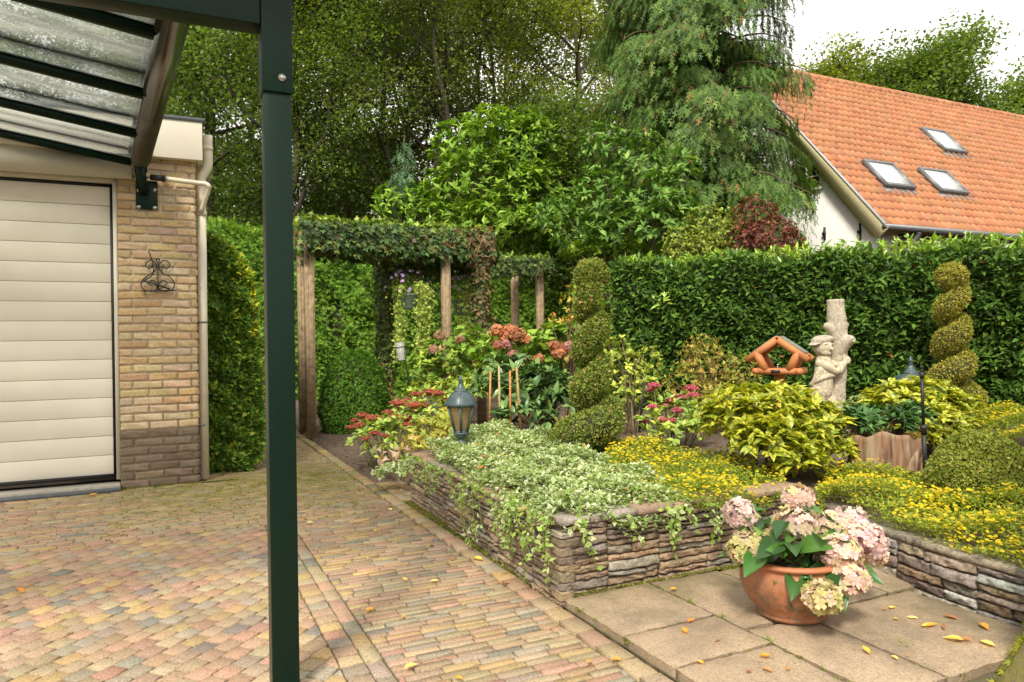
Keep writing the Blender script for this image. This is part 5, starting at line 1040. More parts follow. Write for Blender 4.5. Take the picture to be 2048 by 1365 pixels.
def trunk_fn(m):
    p = smooth([SP(1668, 870, 6), SP(1673, 820, 6), SP(1677, 760, 6), SP(1679, 700, 5), SP(1677, 655, 5), SP(1674, 625, 5), SP(1673, 599, 5)], 6); r = np.interp(np.linspace(0, 1, len(p)), [0, .1, .3, .5, .62, .75, .9, 1], [24, 19, 17, 17.5, 18.5, 19, 16.5, 17]) * ks
    rgx = np.random.default_rng(5); seg = 18; m.tube(p, r * (1 + rgx.normal(0, .02, len(p))), seg)
    limb(m, [SP(1668, 668, 2), SP(1660, 660, -2), SP(1653, 653, -4)], [9.5, 8, 8]); limb(m, [SP(1679, 704, -2), SP(1687, 686, -10), SP(1692, 681, -14)], [12, 12, 11]); m.lathe([(6 * ks, 0), (6.5 * ks, 3 * ks), (4 * ks, 3.2 * ks), (3 * ks, 1 * ks)], SP(1695, 680, -23), 12, M3=rotx(math.radians(90)))
    limb(m, [SP(1680, 662, -6), SP(1694, 652, 0), SP(1697, 648, 0)], [6, 3, 2])
    m.lathe([(32 * ks, 0), (33 * ks, .03), (28 * ks, .06), (20 * ks, .10)], np.r_[SP(1662, 860, 2)[:2], .33], 20)
conc('tree_trunk', trunk_fn, M_stat, stt, .0085, 3, (.45, .39, .30))
def body_fn(m):
    # torso and hips leaning against the trunk
    limb(m, [SP(1645, 722, -5), SP(1645, 737, -6), SP(1644, 757, -5), SP(1641, 782, -4)], [15, 17, 18.5, 21])
    m.ell(SP(1640, 784, -4), np.array([23.5, 20, 22]) * ks, None)
    limb(m, [SP(1634, 790, -8), SP(1632, 815, -10), SP(1634, 838, -8), SP(1636, 862, -6)], [15, 14.5, 11.5, 9]); limb(m, [SP(1652, 792, -2), SP(1658, 815, -8), SP(1657, 836, -4), SP(1656, 860, 0)], [14.5, 13.5, 11, 9])
    m.ell(SP(1640, 862, -14), np.array([10, 16, 7]) * ks); m.ell(SP(1658, 862, -12), np.array([10, 16, 7]) * ks)
    limb(m, [SP(1645, 712, -5), SP(1646, 704, -5)], [8.5, 8])                                                       # neck
    # near arm: shoulder, elbow, forearm round the trunk
    limb(m, [SP(1636, 727, -10), SP(1646, 733, -20), SP(1658, 741, -22), SP(1668, 742, -20)], [9.5, 8.5, 7.5, 7]); limb(m, [SP(1668, 742, -20), SP(1676, 734, -17), SP(1683, 724, -15)], [7, 6.3, 5.2])
    limb(m, [SP(1654, 722, 6), SP(1668, 730, -8), SP(1676, 728, -15)], [8, 7, 5.5])
    # hands with separate fingers lying on the bark
    for (u, v, d) in ((1684, 722, -14),):
        m.ell(SP(u, v, d), np.array([6, 4.5, 6]) * ks)
        for i, (dx, dz, L) in enumerate(((1, -6, 9), (3, -3, 11), (4, 1, 11), (4, 4.5, 9))): limb(m, [SP(u + dx, v + dz, d), SP(u + dx + L * .55, v + dz - 2, d + 2), SP(u + dx + L * .9, v + dz - 1, d + 8)], [2.1, 2.0, 1.7], 3)
        limb(m, [SP(u - 3, v - 4, d - 1), SP(u - 3, v - 9, d - 1), SP(u - 1, v - 12, d)], [2.2, 2.1, 1.7], 3)
    # shirt hem
    limb(m, [SP(1621, 768, -4), SP(1630, 760, -18), SP(1645, 752, -23), SP(1660, 750, -18), SP(1665, 752, -8)], [4, 4.5, 4.5, 4, 3.5]); limb(m, [SP(1634, 740, -16), SP(1628, 755, -14), SP(1622, 768, -8)], [7, 7, 5])
    # head turned to the trunk, with cheeks, nose, chin, ear
    m.ell(SP(1643, 694, -5), np.array([18.5, 18, 19.5]) * ks, None, 24, 16); m.ell(SP(1646, 705, -12), np.array([12, 10, 8.5]) * ks); m.ell(SP(1638, 703, -14), np.array([7, 6.5, 6.5]) * ks); m.ell(SP(1654, 702, -14), np.array([5.5, 5.5, 5.5]) * ks)
    m.ell(SP(1652.5, 698, -23), np.array([3.4, 4.5, 3.6]) * ks); m.ell(SP(1651, 693, -21.5), np.array([2.2, 3.4, 4.8]) * ks); m.ell(SP(1650, 707, -19), np.array([4, 3.5, 3]) * ks); m.ell(SP(1650, 702.5, -20.4), np.array([3.8, 2, 1.2]) * ks); m.ell(SP(1626.5, 696, -4), np.array([3, 4, 5.5]) * ks)
    m.ell(SP(1644, 688.5, -21.5), np.array([5, 2.6, 1.6]) * ks); m.ell(SP(1656, 688.5, -20), np.array([3.6, 2.6, 1.6]) * ks); m.ell(SP(1644.5, 691, -19.4), np.array([2.6, 2, 1.8]) * ks); m.ell(SP(1655, 691, -18.4), np.array([2.2, 2, 1.8]) * ks)
conc('child_figure', body_fn, M_stat, stt, .0042, 2, (.54, .46, .33))
def cap_fn(m):
    m.ell(SP(1641, 681, -3), np.array([21, 19, 10]) * ks, roty(math.radians(-8)), 24, 14); m.ell(SP(1648, 679, -4), np.array([17, 17, 9]) * ks); m.ell(SP(1628, 687, -9), np.array([15, 14, 3.0]) * ks, roty(math.radians(-16)), 20, 10); m.ell(SP(1641, 673.5, -3), np.array([3, 3, 1.6]) * ks)
conc('cap', cap_fn, M_stat, stt, .006, 3, (.40, .35, .28))

# ---------------------------------------------------------------- tree stump planter
Zt = 4.75; kt = Zt / F; sc_ = P(1771, 940, Zt); sc_[2] = .27; rgt = np.random.default_rng(71)
st = thing('stump_planter', 'hollow weathered tree stump planter with mossy rim', 'planter', sc_)
def stumpmat():
    m, nt, b = newmat('weathered_split_wood'); t = nt.nodes.new('ShaderNodeTexCoord'); mp_ = nt.nodes.new('ShaderNodeMapping'); mp_.inputs['Scale'].default_value = (22, 22, 2.2); nt.links.new(t.outputs['Object'], mp_.inputs[0])
    n = noise(nt, 1.0, 6, .65, mp_.outputs[0], dist=.6); c = ramp(nt, n.outputs['Fac'], [(.30, (.07, .04, .025)), (.45, (.24, .125, .07)), (.58, (.34, .22, .13)), (.72, (.46, .38, .28))]).outputs[0]
    n2 = noise(nt, 5, 6, .7); f = ramp(nt, n2.outputs['Fac'], [(.5, (0, 0, 0)), (.68, (.75, .75, .75))]).outputs[0]; c = mixc(nt, f, c, (.30, .26, .19)); nt.links.new(c, b.inputs['Base Color']); b.inputs['Roughness'].default_value = .92; bump(nt, b, n.outputs['Fac'], .9, .02); return m
M_stump = stumpmat(); m = MB(); na, nz_ = 72, 14; a = np.arange(na) * 2 * np.pi / na; rough = .05 * np.sin(a * 5 + 1) + .035 * np.sin(a * 11 + 2) + .03 * np.sin(a * 19) + rgt.normal(0, .012, na); top = (106 + 6 * np.sin(a * 3 + 2.2) + 3 * np.sin(a * 7)) * kt
V = []
for j in range(nz_ + 1): f = j / nz_; r_ = 72 * kt * (1 + rough * (1.1 - .3 * f)) * (1.10 - .13 * f + .12 * (1 - f) ** 4); V.append(np.stack([sc_[0] + r_ * np.cos(a), sc_[1] + r_ * .8 * np.sin(a), sc_[2] - .05 + f * (top + .05)], 1))
for f, zz in ((.86, 1.0), (.80, .8), (.1, .72)): r_ = 72 * kt * f * (1 + rough); V.append(np.stack([sc_[0] + r_ * np.cos(a), sc_[1] + r_ * .8 * np.sin(a), sc_[2] + zz * top], 1))
V = np.array(V); R_ = len(V); k = np.arange(na); i_ = np.arange(R_ - 1)[:, None] * na; m.add(V.reshape(-1, 3), [np.stack([i_ + k, i_ + (k + 1) % na, i_ + na + (k + 1) % na, i_ + na + k], 2).reshape(-1, 4), ((R_ - 1) * na + k)[None, :]]); m.build('shell', M_stump, st, smooth=True)
m = MB(); q = lambda u, v, d=0: P(u, v, Zt - .3 + d); m.tube(smooth([q(1845, 895), q(1838, 905), q(1828, 925), q(1822, 945)], 4), np.linspace(.012, .034, 13), 8); m.tube(smooth([q(1850, 905, .05), q(1836, 925, .05), q(1828, 950, .05)], 4), np.linspace(.012, .03, 9), 8); m.build('broken_root', M_stump, st, smooth=True)
m = MB(); N = 900; aa = rgt.uniform(-1.6, -.2, N); rr = 72 * kt * (.93 + rgt.normal(0, .05, N)); p = np.stack([sc_[0] + rr * np.cos(aa), sc_[1] + rr * .8 * np.sin(aa), sc_[2] + np.interp(aa % (2 * np.pi), a, top) + rgt.uniform(-.004, .016, N)], 1); leaves(m, p, nrm(rnd(N, rgt) + [0, 0, .6]), rnd(N, rgt), .018, T_leaf(.5), pal(N, [((.22, .15, .03), 3), ((.16, .13, .03), 2), ((.28, .20, .04), 1)], rgt)); m.build('moss', LM, st)

# ---------------------------------------------------------------- terracotta pot and hydrangea
def potmat():
    m, nt, b = newmat('terracotta'); t = nt.nodes.new('ShaderNodeTexCoord'); s = nt.nodes.new('ShaderNodeSeparateXYZ'); nt.links.new(t.outputs['Object'], s.inputs[0]); n = noise(nt, 7, 6, .7)
    c = ramp(nt, n.outputs['Fac'], [(.3, (.34, .115, .05)), (.6, (.50, .19, .085)), (.8, (.54, .25, .13))]).outputs[0]
    r = nt.nodes.new('ShaderNodeMapRange'); r.inputs[1].default_value = .235; r.inputs[2].default_value = .13; r.clamp = True; nt.links.new(s.outputs[2], r.inputs[0]); n2 = noise(nt, 8, 8, .8); f = ramp(nt, n2.outputs['Fac'], [(.40, (0, 0, 0)), (.58, (1, 1, 1))]).outputs[0]
    q = nt.nodes.new('ShaderNodeMath'); q.operation = 'MULTIPLY'; nt.links.new(r.outputs[0], q.inputs[0]); nt.links.new(f, q.inputs[1]); q2_ = nt.nodes.new('ShaderNodeMath'); q2_.operation = 'MULTIPLY'; q2_.inputs[1].default_value = .9; nt.links.new(q.outputs[0], q2_.inputs[0])
    c = mixc(nt, q2_.outputs[0], c, (.125, .095, .055)); nt.links.new(c, b.inputs['Base Color']); b.inputs['Roughness'].default_value = .5; n3 = noise(nt, 90, 4); bump(nt, b, n3.outputs['Fac'], .25, .004); return m
M_pot = potmat(); pb = G(1583, 1236, .055); Zpt = depth(pb) + .06; kp = Zpt / F; pb = P(1583, 1236, Zpt); pb[2] = .053
PZ = .80
pot = thing('terracotta_pot', 'round terracotta pot with algae stains standing on the patio slabs', 'pot', pb)
pf = [(62, 0), (67, 3), (68, 8), (65, 12), (80, 26), (92, 46), (98, 66), (98, 82), (94, 95), (89, 102), (90, 105), (96, 107), (98.5, 111), (97, 115), (91, 117.5), (84, 116), (81, 110), (82, 100), (83, 90)]
m = MB(); m.lathe([(r_ * kp, z_ * kp) for r_, z_ in pf], pb, 64, cap=True); m.build('bowl', M_pot, pot, smooth=True)
m = MB(); m.lathe([(82 * kp, 88 * kp), (40 * kp, 92 * kp), (.01, 91 * kp)], pb, 30); m.build('potting_soil', M_soil, pot)
HYD = [((.66, .46, .42), 4), ((.68, .54, .44), 4), ((.62, .58, .30), 3), ((.64, .44, .50), 2), ((.52, .52, .22), 1.5)]
HYG = [((.52, .50, .20), 4), ((.58, .50, .28), 3), ((.60, .44, .36), 2)]; HYP = [((.66, .46, .48), 4), ((.68, .52, .52), 3), ((.64, .52, .42), 3)]
def mophead(m, c, r, pals, rg, n=70, size=.034, flat=.88, zmin=-.75):
    n1 = int(n * 1.1); d = surf_ell(n1, rg, zmin); p = c + d * np.array([1, 1, flat]) * r * rg.uniform(.84, 1.06, (n1, 1)); nn = nrm(d + rnd(n1, rg) * .38); leaves(m, p, nrm(np.cross(nn, rnd(n1, rg))), nn, size * rg.uniform(.8, 1.2, n1), T_floret(), pal(n1, pals, rg, .12) * .8, pal(n1, pals, rg, .12))
    m.ell(c, np.array([.66, .66, .6]) * r, None, 10, 7, np.array(pals[0][0]) * .7)
hp = thing('potted_hydrangea', 'pink and cream flowering hydrangea growing in the terracotta pot', 'hydrangea', pb + [0, 0, 92 * kp])
HEADS = [(1480, 1028, 29, 0, HYP), (1597, 996, 25, .06, HYD), (1592, 1053, 41, -.02, HYD), (1494, 1098, 33, -.08, HYG), (1545, 1074, 21, .1, HYG), (1664, 1058, 33, .04, HYD), (1699, 1043, 30, .12, HYP), (1726, 1082, 38, -.02, HYP), (1676, 1108, 40, -.12, HYD), (1700, 1158, 36, -.18, HYD), (1646, 1196, 33, -.30, HYG), (1742, 1108, 26, .02, HYD), (1690, 1085, 28, .0, HYG)]
Zh = Zpt; rg = np.random.default_rng(72); ctr = pb + [0, 0, 92 * kp]; sm_ = MB(); fm = MB()
HL = [((.030, .085, .014), 4), ((.045, .115, .018), 3), ((.020, .058, .013), 3), ((.11, .19, .03), 1)]
THY = T_grid(.64, fold=.17, droop=.34)
for (u, v, r, dz, pl_) in HEADS:
    c = P(u, v, Zh + dz); R_ = r * 1.08 * (Zh + dz) / F; m = MB(); mophead(m, c, R_, pl_, rg, 135 if r > 30 else 95, .039); m.build('flower_head', PM, hp); s0 = ctr + np.r_[rg.normal(0, .05, 2), 0]; hi = (s0 + c) / 2 + [0, 0, .07]; pts = smooth([s0, hi, c], 6); sm_.tube(pts, .0045, 6, (1, 1.1, .9))
    k = 5; f = pts[rg.integers(5, len(pts), k)]; o = nrm(c - ctr); leaves(fm, f, nrm(rnd(k, rg) * .9 + o * .5 + [0, 0, -.1]), nrm(rnd(k, rg) * .4 + [0, -.3, 1]), .105 * rg.uniform(.6, 1.1, k), THY, pal(k, HL, rg))
K = 52; a = rg.uniform(0, 6.28, K); p = ctr + np.stack([np.cos(a) * .10, np.sin(a) * .10, rg.uniform(.03, .16, K)], 1) + rg.normal(0, .04, (K, 3)); leaves(fm, p, nrm(np.stack([np.cos(a), np.sin(a), rg.uniform(-.5, .5, K)], 1)), nrm(rnd(K, rg) * .3 + [0, -.2, 1]), .135 * rg.uniform(.6, 1.15, K), THY, pal(K, HL, rg))
for (u, v, du, dv, s_) in ((1600, 1140, -10, 30, .16), (1650, 1130, -5, 50, .19), (1625, 1150, 40, 45, .17), (1560, 1090, -40, 10, .15), (1520, 1110, -25, 25, .14), (1700, 1140, 55, 12, .13), (1660, 1160, 30, 40, .14), (1600, 1100, 40, -15, .15), (1570, 1120, -20, -35, .14), (1640, 1090, 10, -30, .14)):
    p0 = P(u, v, Zh - .14); ax_ = P(u + du, v + dv, Zh - .24) - p0; leaves(fm, p0[None], nrm(ax_)[None], nrm(-FWD * .7 + [0, 0, .7] + rnd(1, rg)[0] * .2)[None], s_, THY, pal(1, HL, rg))
fm.build('foliage', LG, hp); sm_.build('stem', M_stem, hp)
# ---------------------------------------------------------------- shrubs and perennials
def lob(u, v, Z, ru, rv=None, rd=None): k = Z / F; rv = rv or ru; rd = rd or ru; return (P(u, v, Z), (ru * k, rd * k, rv * k))
def foot(u, Z, z): p = P(u, 700, Z); p[2] = z; return p
AUY = [((.72, .66, .04), 5), ((.76, .70, .07), 3), ((.58, .58, .05), 3), ((.36, .44, .04), 1.5)]; AUG = [((.58, .55, .05), 5), ((.66, .62, .10), 3), ((.42, .46, .05), 3), ((.24, .33, .04), 1.5)]
def aucubamat():
    m, nt, b = newmat('speckled_aucuba_leaf'); c = colattr(nt); v = nt.nodes.new('ShaderNodeTexVoronoi'); v.inputs['Scale'].default_value = 46; t = nt.nodes.new('ShaderNodeTexCoord'); nt.links.new(t.outputs['Object'], v.inputs['Vector'])
    f = ramp(nt, v.outputs['Distance'], [(.50, (0, 0, 0)), (.62, (.8, .8, .8))]).outputs[0]; c = mixc(nt, f, c, (.14, .22, .025)); nt.links.new(c, b.inputs['Base Color']); b.inputs['Roughness'].default_value = .32
    tr = nt.nodes.new('ShaderNodeBsdfTranslucent'); tx = mixc(nt, 1.0, c, (1.1, 1.15, .4), 'MULTIPLY'); nt.links.new(tx, tr.inputs['Color']); mxs = nt.nodes.new('ShaderNodeMixShader'); mxs.inputs[0].default_value = .3
    nt.links.new(b.outputs[0], mxs.inputs[1]); nt.links.new(tr.outputs[0], mxs.inputs[2]); nt.links.new(mxs.outputs[0], nt.nodes['Material Output'].inputs['Surface']); return m
M_auc = aucubamat(); TA = T_big(.36, .06, .14)
bush('aucuba_bush', 'large yellow speckled aucuba bush in front of the bird feeder and statue', 'shrub', foot(1560, 4.95, .33), [lob(1555, 838, 4.95, 108, 66, 95), lob(1470, 835, 4.85, 66, 56, 60), lob(1625, 860, 4.8, 72, 55, 62), lob(1540, 880, 4.65, 80, 45, 60), lob(1660, 895, 4.75, 42, 36, 40), lob(1600, 925, 4.55, 50, 40, 40)], 3300, .112, TA, M_auc, AUY, AUG, 6, .8, .65, .75, .25, 16, 81, zmin=-.6, stemcol=(.16, .12, .07), rough=.14, cl=.35)
bush('aucuba_bush', 'smaller yellow speckled aucuba bush behind the stump and slim black pole', 'shrub', foot(1845, 5.7, .33), [lob(1840, 818, 5.7, 86, 56, 75), lob(1790, 815, 5.6, 60, 48, 55), lob(1895, 830, 5.6, 58, 50, 55), lob(1850, 850, 5.45, 80, 50, 60), lob(1900, 870, 5.5, 50, 45, 45)], 3000, .112, TA, M_auc, AUY, AUG, 6, .8, .65, .75, .25, 14, 82, zmin=-.6, stemcol=(.16, .12, .07), rough=.14, cl=.35)
bush('stump_plant', 'dark green low leafy plant growing inside the stump planter', 'plant', P(1765, 872, 4.75), [lob(1770, 848, 4.78, 58, 28, 45), lob(1725, 842, 4.8, 38, 28, 34), lob(1820, 838, 4.9, 36, 26, 32)], 900, .085, T_leaf(.42, .08, .15), LG, [((.045, .105, .028), 4), ((.07, .15, .04), 3), ((.11, .19, .06), 1.5), ((.03, .07, .02), 2)], None, 7, .6, .8, .8, .15, 8, 83)
RH = [((.05, .10, .028), 4), ((.075, .14, .035), 3), ((.11, .185, .05), 2), ((.035, .07, .02), 3), ((.22, .20, .05), .3)]
bush('rhododendron', 'dark leathery leaved rhododendron bush to the left of the large spiral', 'shrub', foot(1075, 7.4, .28), [lob(1075, 790, 7.4, 75, 55, 70), lob(1010, 770, 7.6, 60, 60, 60), lob(1130, 800, 7.3, 50, 48, 50), lob(1050, 835, 7.1, 60, 32, 50)], 1500, .145, T_big(.36, .06, .2), LG, RH, None, 7, .45, .7, .8, .25, 14, 84)
HYL = [((.13, .22, .03), 4), ((.19, .30, .04), 3), ((.09, .16, .025), 3), ((.27, .33, .05), 1.2), ((.26, .20, .06), .5)]
ORG = [((.50, .20, .09), 4), ((.56, .27, .12), 3), ((.48, .19, .16), 2), ((.42, .22, .10), 2)]; PKD = [((.48, .22, .24), 4), ((.52, .28, .26), 3), ((.50, .24, .12), 2)]
def hydrangea(label, base, lobes, N, heads, Z, seed, size=.14):
    t = bush('hydrangea_bush', label, 'hydrangea', base, lobes, N, size, T_big(.58, .05, .2), LM, HYL, None, 5, .55, .7, .8, .25, 14, seed, stemcol=(.22, .16, .08)); rg = np.random.default_rng(seed + 500)
    for (u, v, r, pl_) in heads: m = MB(); c = P(u, v, Z); mophead(m, c, r * Z / F, pl_, rg, 48, .050, .8); m.build('flower_head', PM, t)
    return t
hydrangea('green hydrangea bush with rusty orange mopheads in front of the two bare pergola posts', foot(1050, 9.4, .2), [lob(1050, 720, 9.4, 80, 55, 75), lob(1000, 715, 9.3, 50, 50, 50), lob(1115, 700, 9.5, 55, 50, 60), lob(1140, 690, 9.6, 38, 42, 45)], 1000, [(992, 662, 16, ORG), (1012, 672, 15, ORG), (1022, 660, 14, ORG), (1038, 670, 16, ORG), (1050, 680, 11, ORG), (1010, 686, 16, PKD), (998, 690, 12, ORG), (1112, 693, 15, ORG), (1118, 706, 15, ORG), (1138, 694, 13, PKD), (1026, 710, 11, PKD), (1048, 722, 11, PKD), (1078, 717, 10, ORG), (1125, 705, 11, ORG)], 8.9, 85)
hydrangea('faded hydrangea bush with dry brown heads behind the bare middle pergola post', foot(905, 9.9, .1), [lob(900, 725, 9.9, 60, 52, 55), lob(945, 700, 9.9, 40, 48, 45), lob(850, 745, 9.8, 40, 45, 40)], 800, [(880, 672, 11, [((.36, .22, .13), 1), ((.42, .27, .16), 1)]), (867, 700, 11, [((.40, .24, .16), 1), ((.45, .28, .18), 1)]), (920, 680, 10, [((.36, .22, .13), 1)]), (985, 690, 9, [((.40, .24, .15), 1)])], 9.4, 86, .12)
YG_ = [((.20, .27, .035), 4), ((.28, .34, .05), 3), ((.13, .19, .03), 3), ((.36, .37, .06), 1)]
bush('skimmia', 'low bright green leafy shrub around the foot of the middle pergola post', 'shrub', foot(870, 8.4, .03), [lob(870, 795, 8.4, 60, 36, 50), lob(920, 790, 8.3, 48, 36, 45), lob(960, 775, 8.4, 40, 45, 40), lob(815, 815, 8.6, 30, 30, 30)], 1000, .095, T_leaf(.42, .07, .15), LM, YG_, None, 6, .6, .6, .8, .2, 8, 87)
bush('variegated_shrub', 'yellow green shrub at the right edge of the large spiral', 'shrub', foot(1255, 7.0, .33), [lob(1250, 770, 7.0, 46, 75, 45), lob(1285, 790, 7.1, 32, 62, 38), lob(1235, 720, 7.1, 30, 48, 34), lob(1300, 735, 7.3, 22, 45, 30)], 1400, .058, T_leaf(.66, .06, .08), LM, [((.20, .25, .04), 4), ((.28, .31, .05), 3), ((.12, .16, .03), 3), ((.42, .40, .06), 1)], None, 6, .4, .8, .8, .2, 12, 88)
bush('spiraea', 'airy yellow brown spiraea shrub left of the bird feeder', 'shrub', foot(1420, 7.0, .33), [lob(1410, 740, 7.0, 70, 56, 60), lob(1370, 775, 6.9, 46, 42, 45), lob(1465, 760, 6.9, 58, 50, 50), lob(1405, 698, 7.0, 40, 30, 34), lob(1425, 800, 6.6, 75, 42, 50)], 2300, .052, T_leaf(.38, .05, .1), LM, [((.24, .22, .04), 4), ((.18, .19, .035), 3), ((.32, .27, .06), 2), ((.26, .13, .05), 1.2), ((.12, .13, .03), 2)], None, 6, .35, .9, .7, .15, 34, 89, stemcol=(.28, .17, .07), rough=.2)
bush('rose_bush', 'tall thin rose with small yellow orange flowers left of the spiral top', 'rose', foot(1140, 9.2, .2), [lob(1140, 610, 9.2, 22, 36, 25), lob(1120, 640, 9.2, 22, 25, 22), lob(1162, 625, 9.2, 18, 30, 20)], 210, .07, T_leaf(.5), LM, [((.18, .22, .04), 3), ((.32, .25, .05), 2), ((.42, .30, .05), 2), ((.50, .20, .06), 1)], None, 4, .3, .8, .8, .1, 10, 90, stemcol=(.2, .13, .07))
SED = [((.20, .28, .06), 4), ((.27, .34, .08), 3), ((.32, .36, .06), 2), ((.14, .21, .05), 2)]
def sedum(label, base, Z, heads, lobes, seed, hp_, n=420):
    t = bush('stonecrop', label, 'stonecrop', base, lobes, n, .078, T_big(.5, .05, .12), LM, SED, None, 4, .7, .6, .8, .3, 0, seed); rg = np.random.default_rng(seed + 300); sm2 = MB()
    for (u, v, r, dz) in heads:
        c = P(u, v, Z + dz); k = (Z + dz) / F; R_ = r * k; m = MB(); N = int(170 * min(1, r / 20)) + 40; a = rg.uniform(0, 6.28, N); q = np.sqrt(rg.random(N)) * R_; p = c + np.stack([np.cos(a) * q, np.sin(a) * q * .9, R_ * .38 * (1 - (q / R_) ** 2) + rg.normal(0, .004, N)], 1)
        leaves(m, p, rnd(N, rg), nrm(rnd(N, rg) * .5 + [0, 0, 1]), .019 * rg.uniform(.7, 1.25, N), T_flower(6, .14), pal(N, hp_, rg) * .75, pal(N, hp_, rg)); m.lathe([(.002, -R_ * .55), (R_ * .5, -R_ * .1), (R_ * .8, R_ * .08), (R_ * .45, R_ * .26), (.002, R_ * .3)], c, 14, hp_[0][0] if True else None); m.build('flower_head', PM, t)
        b0 = np.r_[(np.asarray(base) * .55 + c * .45)[:2] + rg.normal(0, .05, 2), base[2]]; sm2.tube(smooth([b0, (b0 + c) / 2 + [0, 0, .03], c - [0, 0, R_ * .4]], 4), .006, 6)
    sm2.build('stem', M_stem, t); return t
DR = [((.40, .115, .07), 4), ((.46, .16, .10), 3), ((.34, .10, .075), 2), ((.46, .22, .13), 1)]; PK = [((.50, .12, .17), 4), ((.56, .17, .20), 3), ((.44, .13, .15), 2)]
sedum('dusty red flowering stonecrop clump sprawling over the dark soil left of the lantern', foot(770, 7.2, .03), 7.2, [(725, 832, 14, 0), (748, 838, 17, -.1), (776, 826, 12, .2), (790, 835, 14, 0), (702, 856, 12, -.1), (720, 851, 12, -.2), (812, 838, 17, -.2), (748, 868, 12, -.35), (732, 878, 9, -.4), (770, 872, 9, -.35), (710, 842, 9, .1), (775, 846, 12, 0), (815, 850, 10, -.3)], [lob(770, 872, 7.15, 58, 40, 50), lob(730, 880, 7.0, 34, 34, 34), lob(815, 870, 7.0, 44, 42, 44), lob(770, 900, 6.8, 44, 22, 30)], 91, DR, 520)
sedum('paler red flowering stonecrop clump directly behind the lantern', foot(850, 7.9, .03), 7.9, [(833, 790, 14, 0), (858, 785, 15, .1), (876, 788, 14, 0), (795, 808, 18, -.2), (830, 812, 20, -.3), (848, 812, 13, -.2), (815, 802, 12, .1), (885, 800, 9, .1)], [lob(850, 830, 7.8, 56, 36, 50), lob(880, 850, 7.5, 40, 36, 40), lob(820, 838, 7.6, 42, 32, 40)], 92, DR, 520)
sedum('pink flowering stonecrop with fresh green leaves left of the large aucuba', foot(1340, 6.2, .34), 6.2, [(1308, 773, 14, 0), (1300, 782, 9, .1), (1382, 778, 15, .1), (1387, 792, 14, 0), (1360, 795, 12, -.1), (1345, 803, 15, -.1), (1305, 815, 11, -.2), (1355, 822, 13, -.2), (1322, 840, 11, -.35), (1345, 842, 10, -.3), (1405, 838, 13, -.2), (1410, 852, 10, -.25), (1290, 845, 8, -.2), (1330, 812, 8, -.1), (1416, 805, 7, .1)], [lob(1350, 840, 6.15, 55, 46, 50), lob(1320, 850, 6.0, 42, 38, 42), lob(1385, 845, 6.1, 42, 46, 42), lob(1355, 870, 5.85, 50, 25, 36)], 93, PK, 560)
bush('perennial_clump', 'yellowing autumn perennial foliage between the lantern and the stonecrop', 'plant', foot(870, 6.9, .05), [lob(860, 872, 6.85, 42, 36, 38), lob(900, 858, 6.9, 34, 40, 36), lob(835, 900, 6.6, 32, 26, 30)], 560, .085, T_leaf(.36, .06, .2), LT, [((.34, .34, .07), 3), ((.24, .29, .05), 3), ((.40, .30, .08), 2), ((.36, .20, .06), 1)], None, 5, .5, .6, .8, .2, 10, 94)
rg = np.random.default_rng(95); m = MB(); c = P(805, 915, 6.5); N = 26; leaves(m, c + rg.normal(0, .07, (N, 3)) * [1.3, 1, .8] + [0, 0, .02], nrm(rnd(N, rg) + [0, 0, -.2]), rnd(N, rg), .13 * rg.uniform(.6, 1.1, N), T_big(.5, .15, .4), pal(N, [((.36, .27, .19), 3), ((.25, .17, .11), 2), ((.42, .34, .24), 1)], rg)); m.tube([c + [.05, 0, .1], np.r_[c[:2], .02]], .006, 6, (.3, .2, .12)); tag(m.build('withered_plant', LM), 'withered brown curled leaves hanging beside the planter end', 'plant')
bush('creeping_foliage', 'small green creeping foliage at the base of the planter end', 'plant', foot(790, 6.1, .02), [lob(785, 945, 6.1, 36, 14, 28), lob(815, 935, 6.05, 18, 20, 18)], 260, .06, T_leaf(.6), LM, EUO, EUOW, 4, .5, .6, .8, .1, 0, 96)
bush('low_shrub', 'low leafy greenery at the foot of the laurel hedge behind the stump', 'shrub', foot(1730, 6.4, .33), [lob(1725, 815, 6.4, 40, 24, 35), lob(1700, 830, 6.3, 30, 24, 30)], 420, .045, T_leaf(.5), LM, [((.22, .28, .10), 3), ((.32, .36, .18), 2), ((.12, .18, .05), 3)], None, 5, .5, .7, .8, .1, 0, 97)
bush('bright_conifer', 'feathery lime green shrub in front of the farmhouse side of the hedge', 'shrub', foot(1235, 13.5, .1), [lob(1230, 505, 13.5, 105, 30, 80), lob(1180, 510, 13.8, 60, 24, 50), lob(1290, 515, 13.2, 50, 28, 50), (P(1230, 620, 13.5), (.9, .8, 1.0))], 6500, .14, T_frond(5, .12, .2), LM, [((.13, .22, .02), 4), ((.19, .28, .03), 3), ((.08, .14, .015), 2)], None, 4, .7, .5, .7, .35, 6, 98)

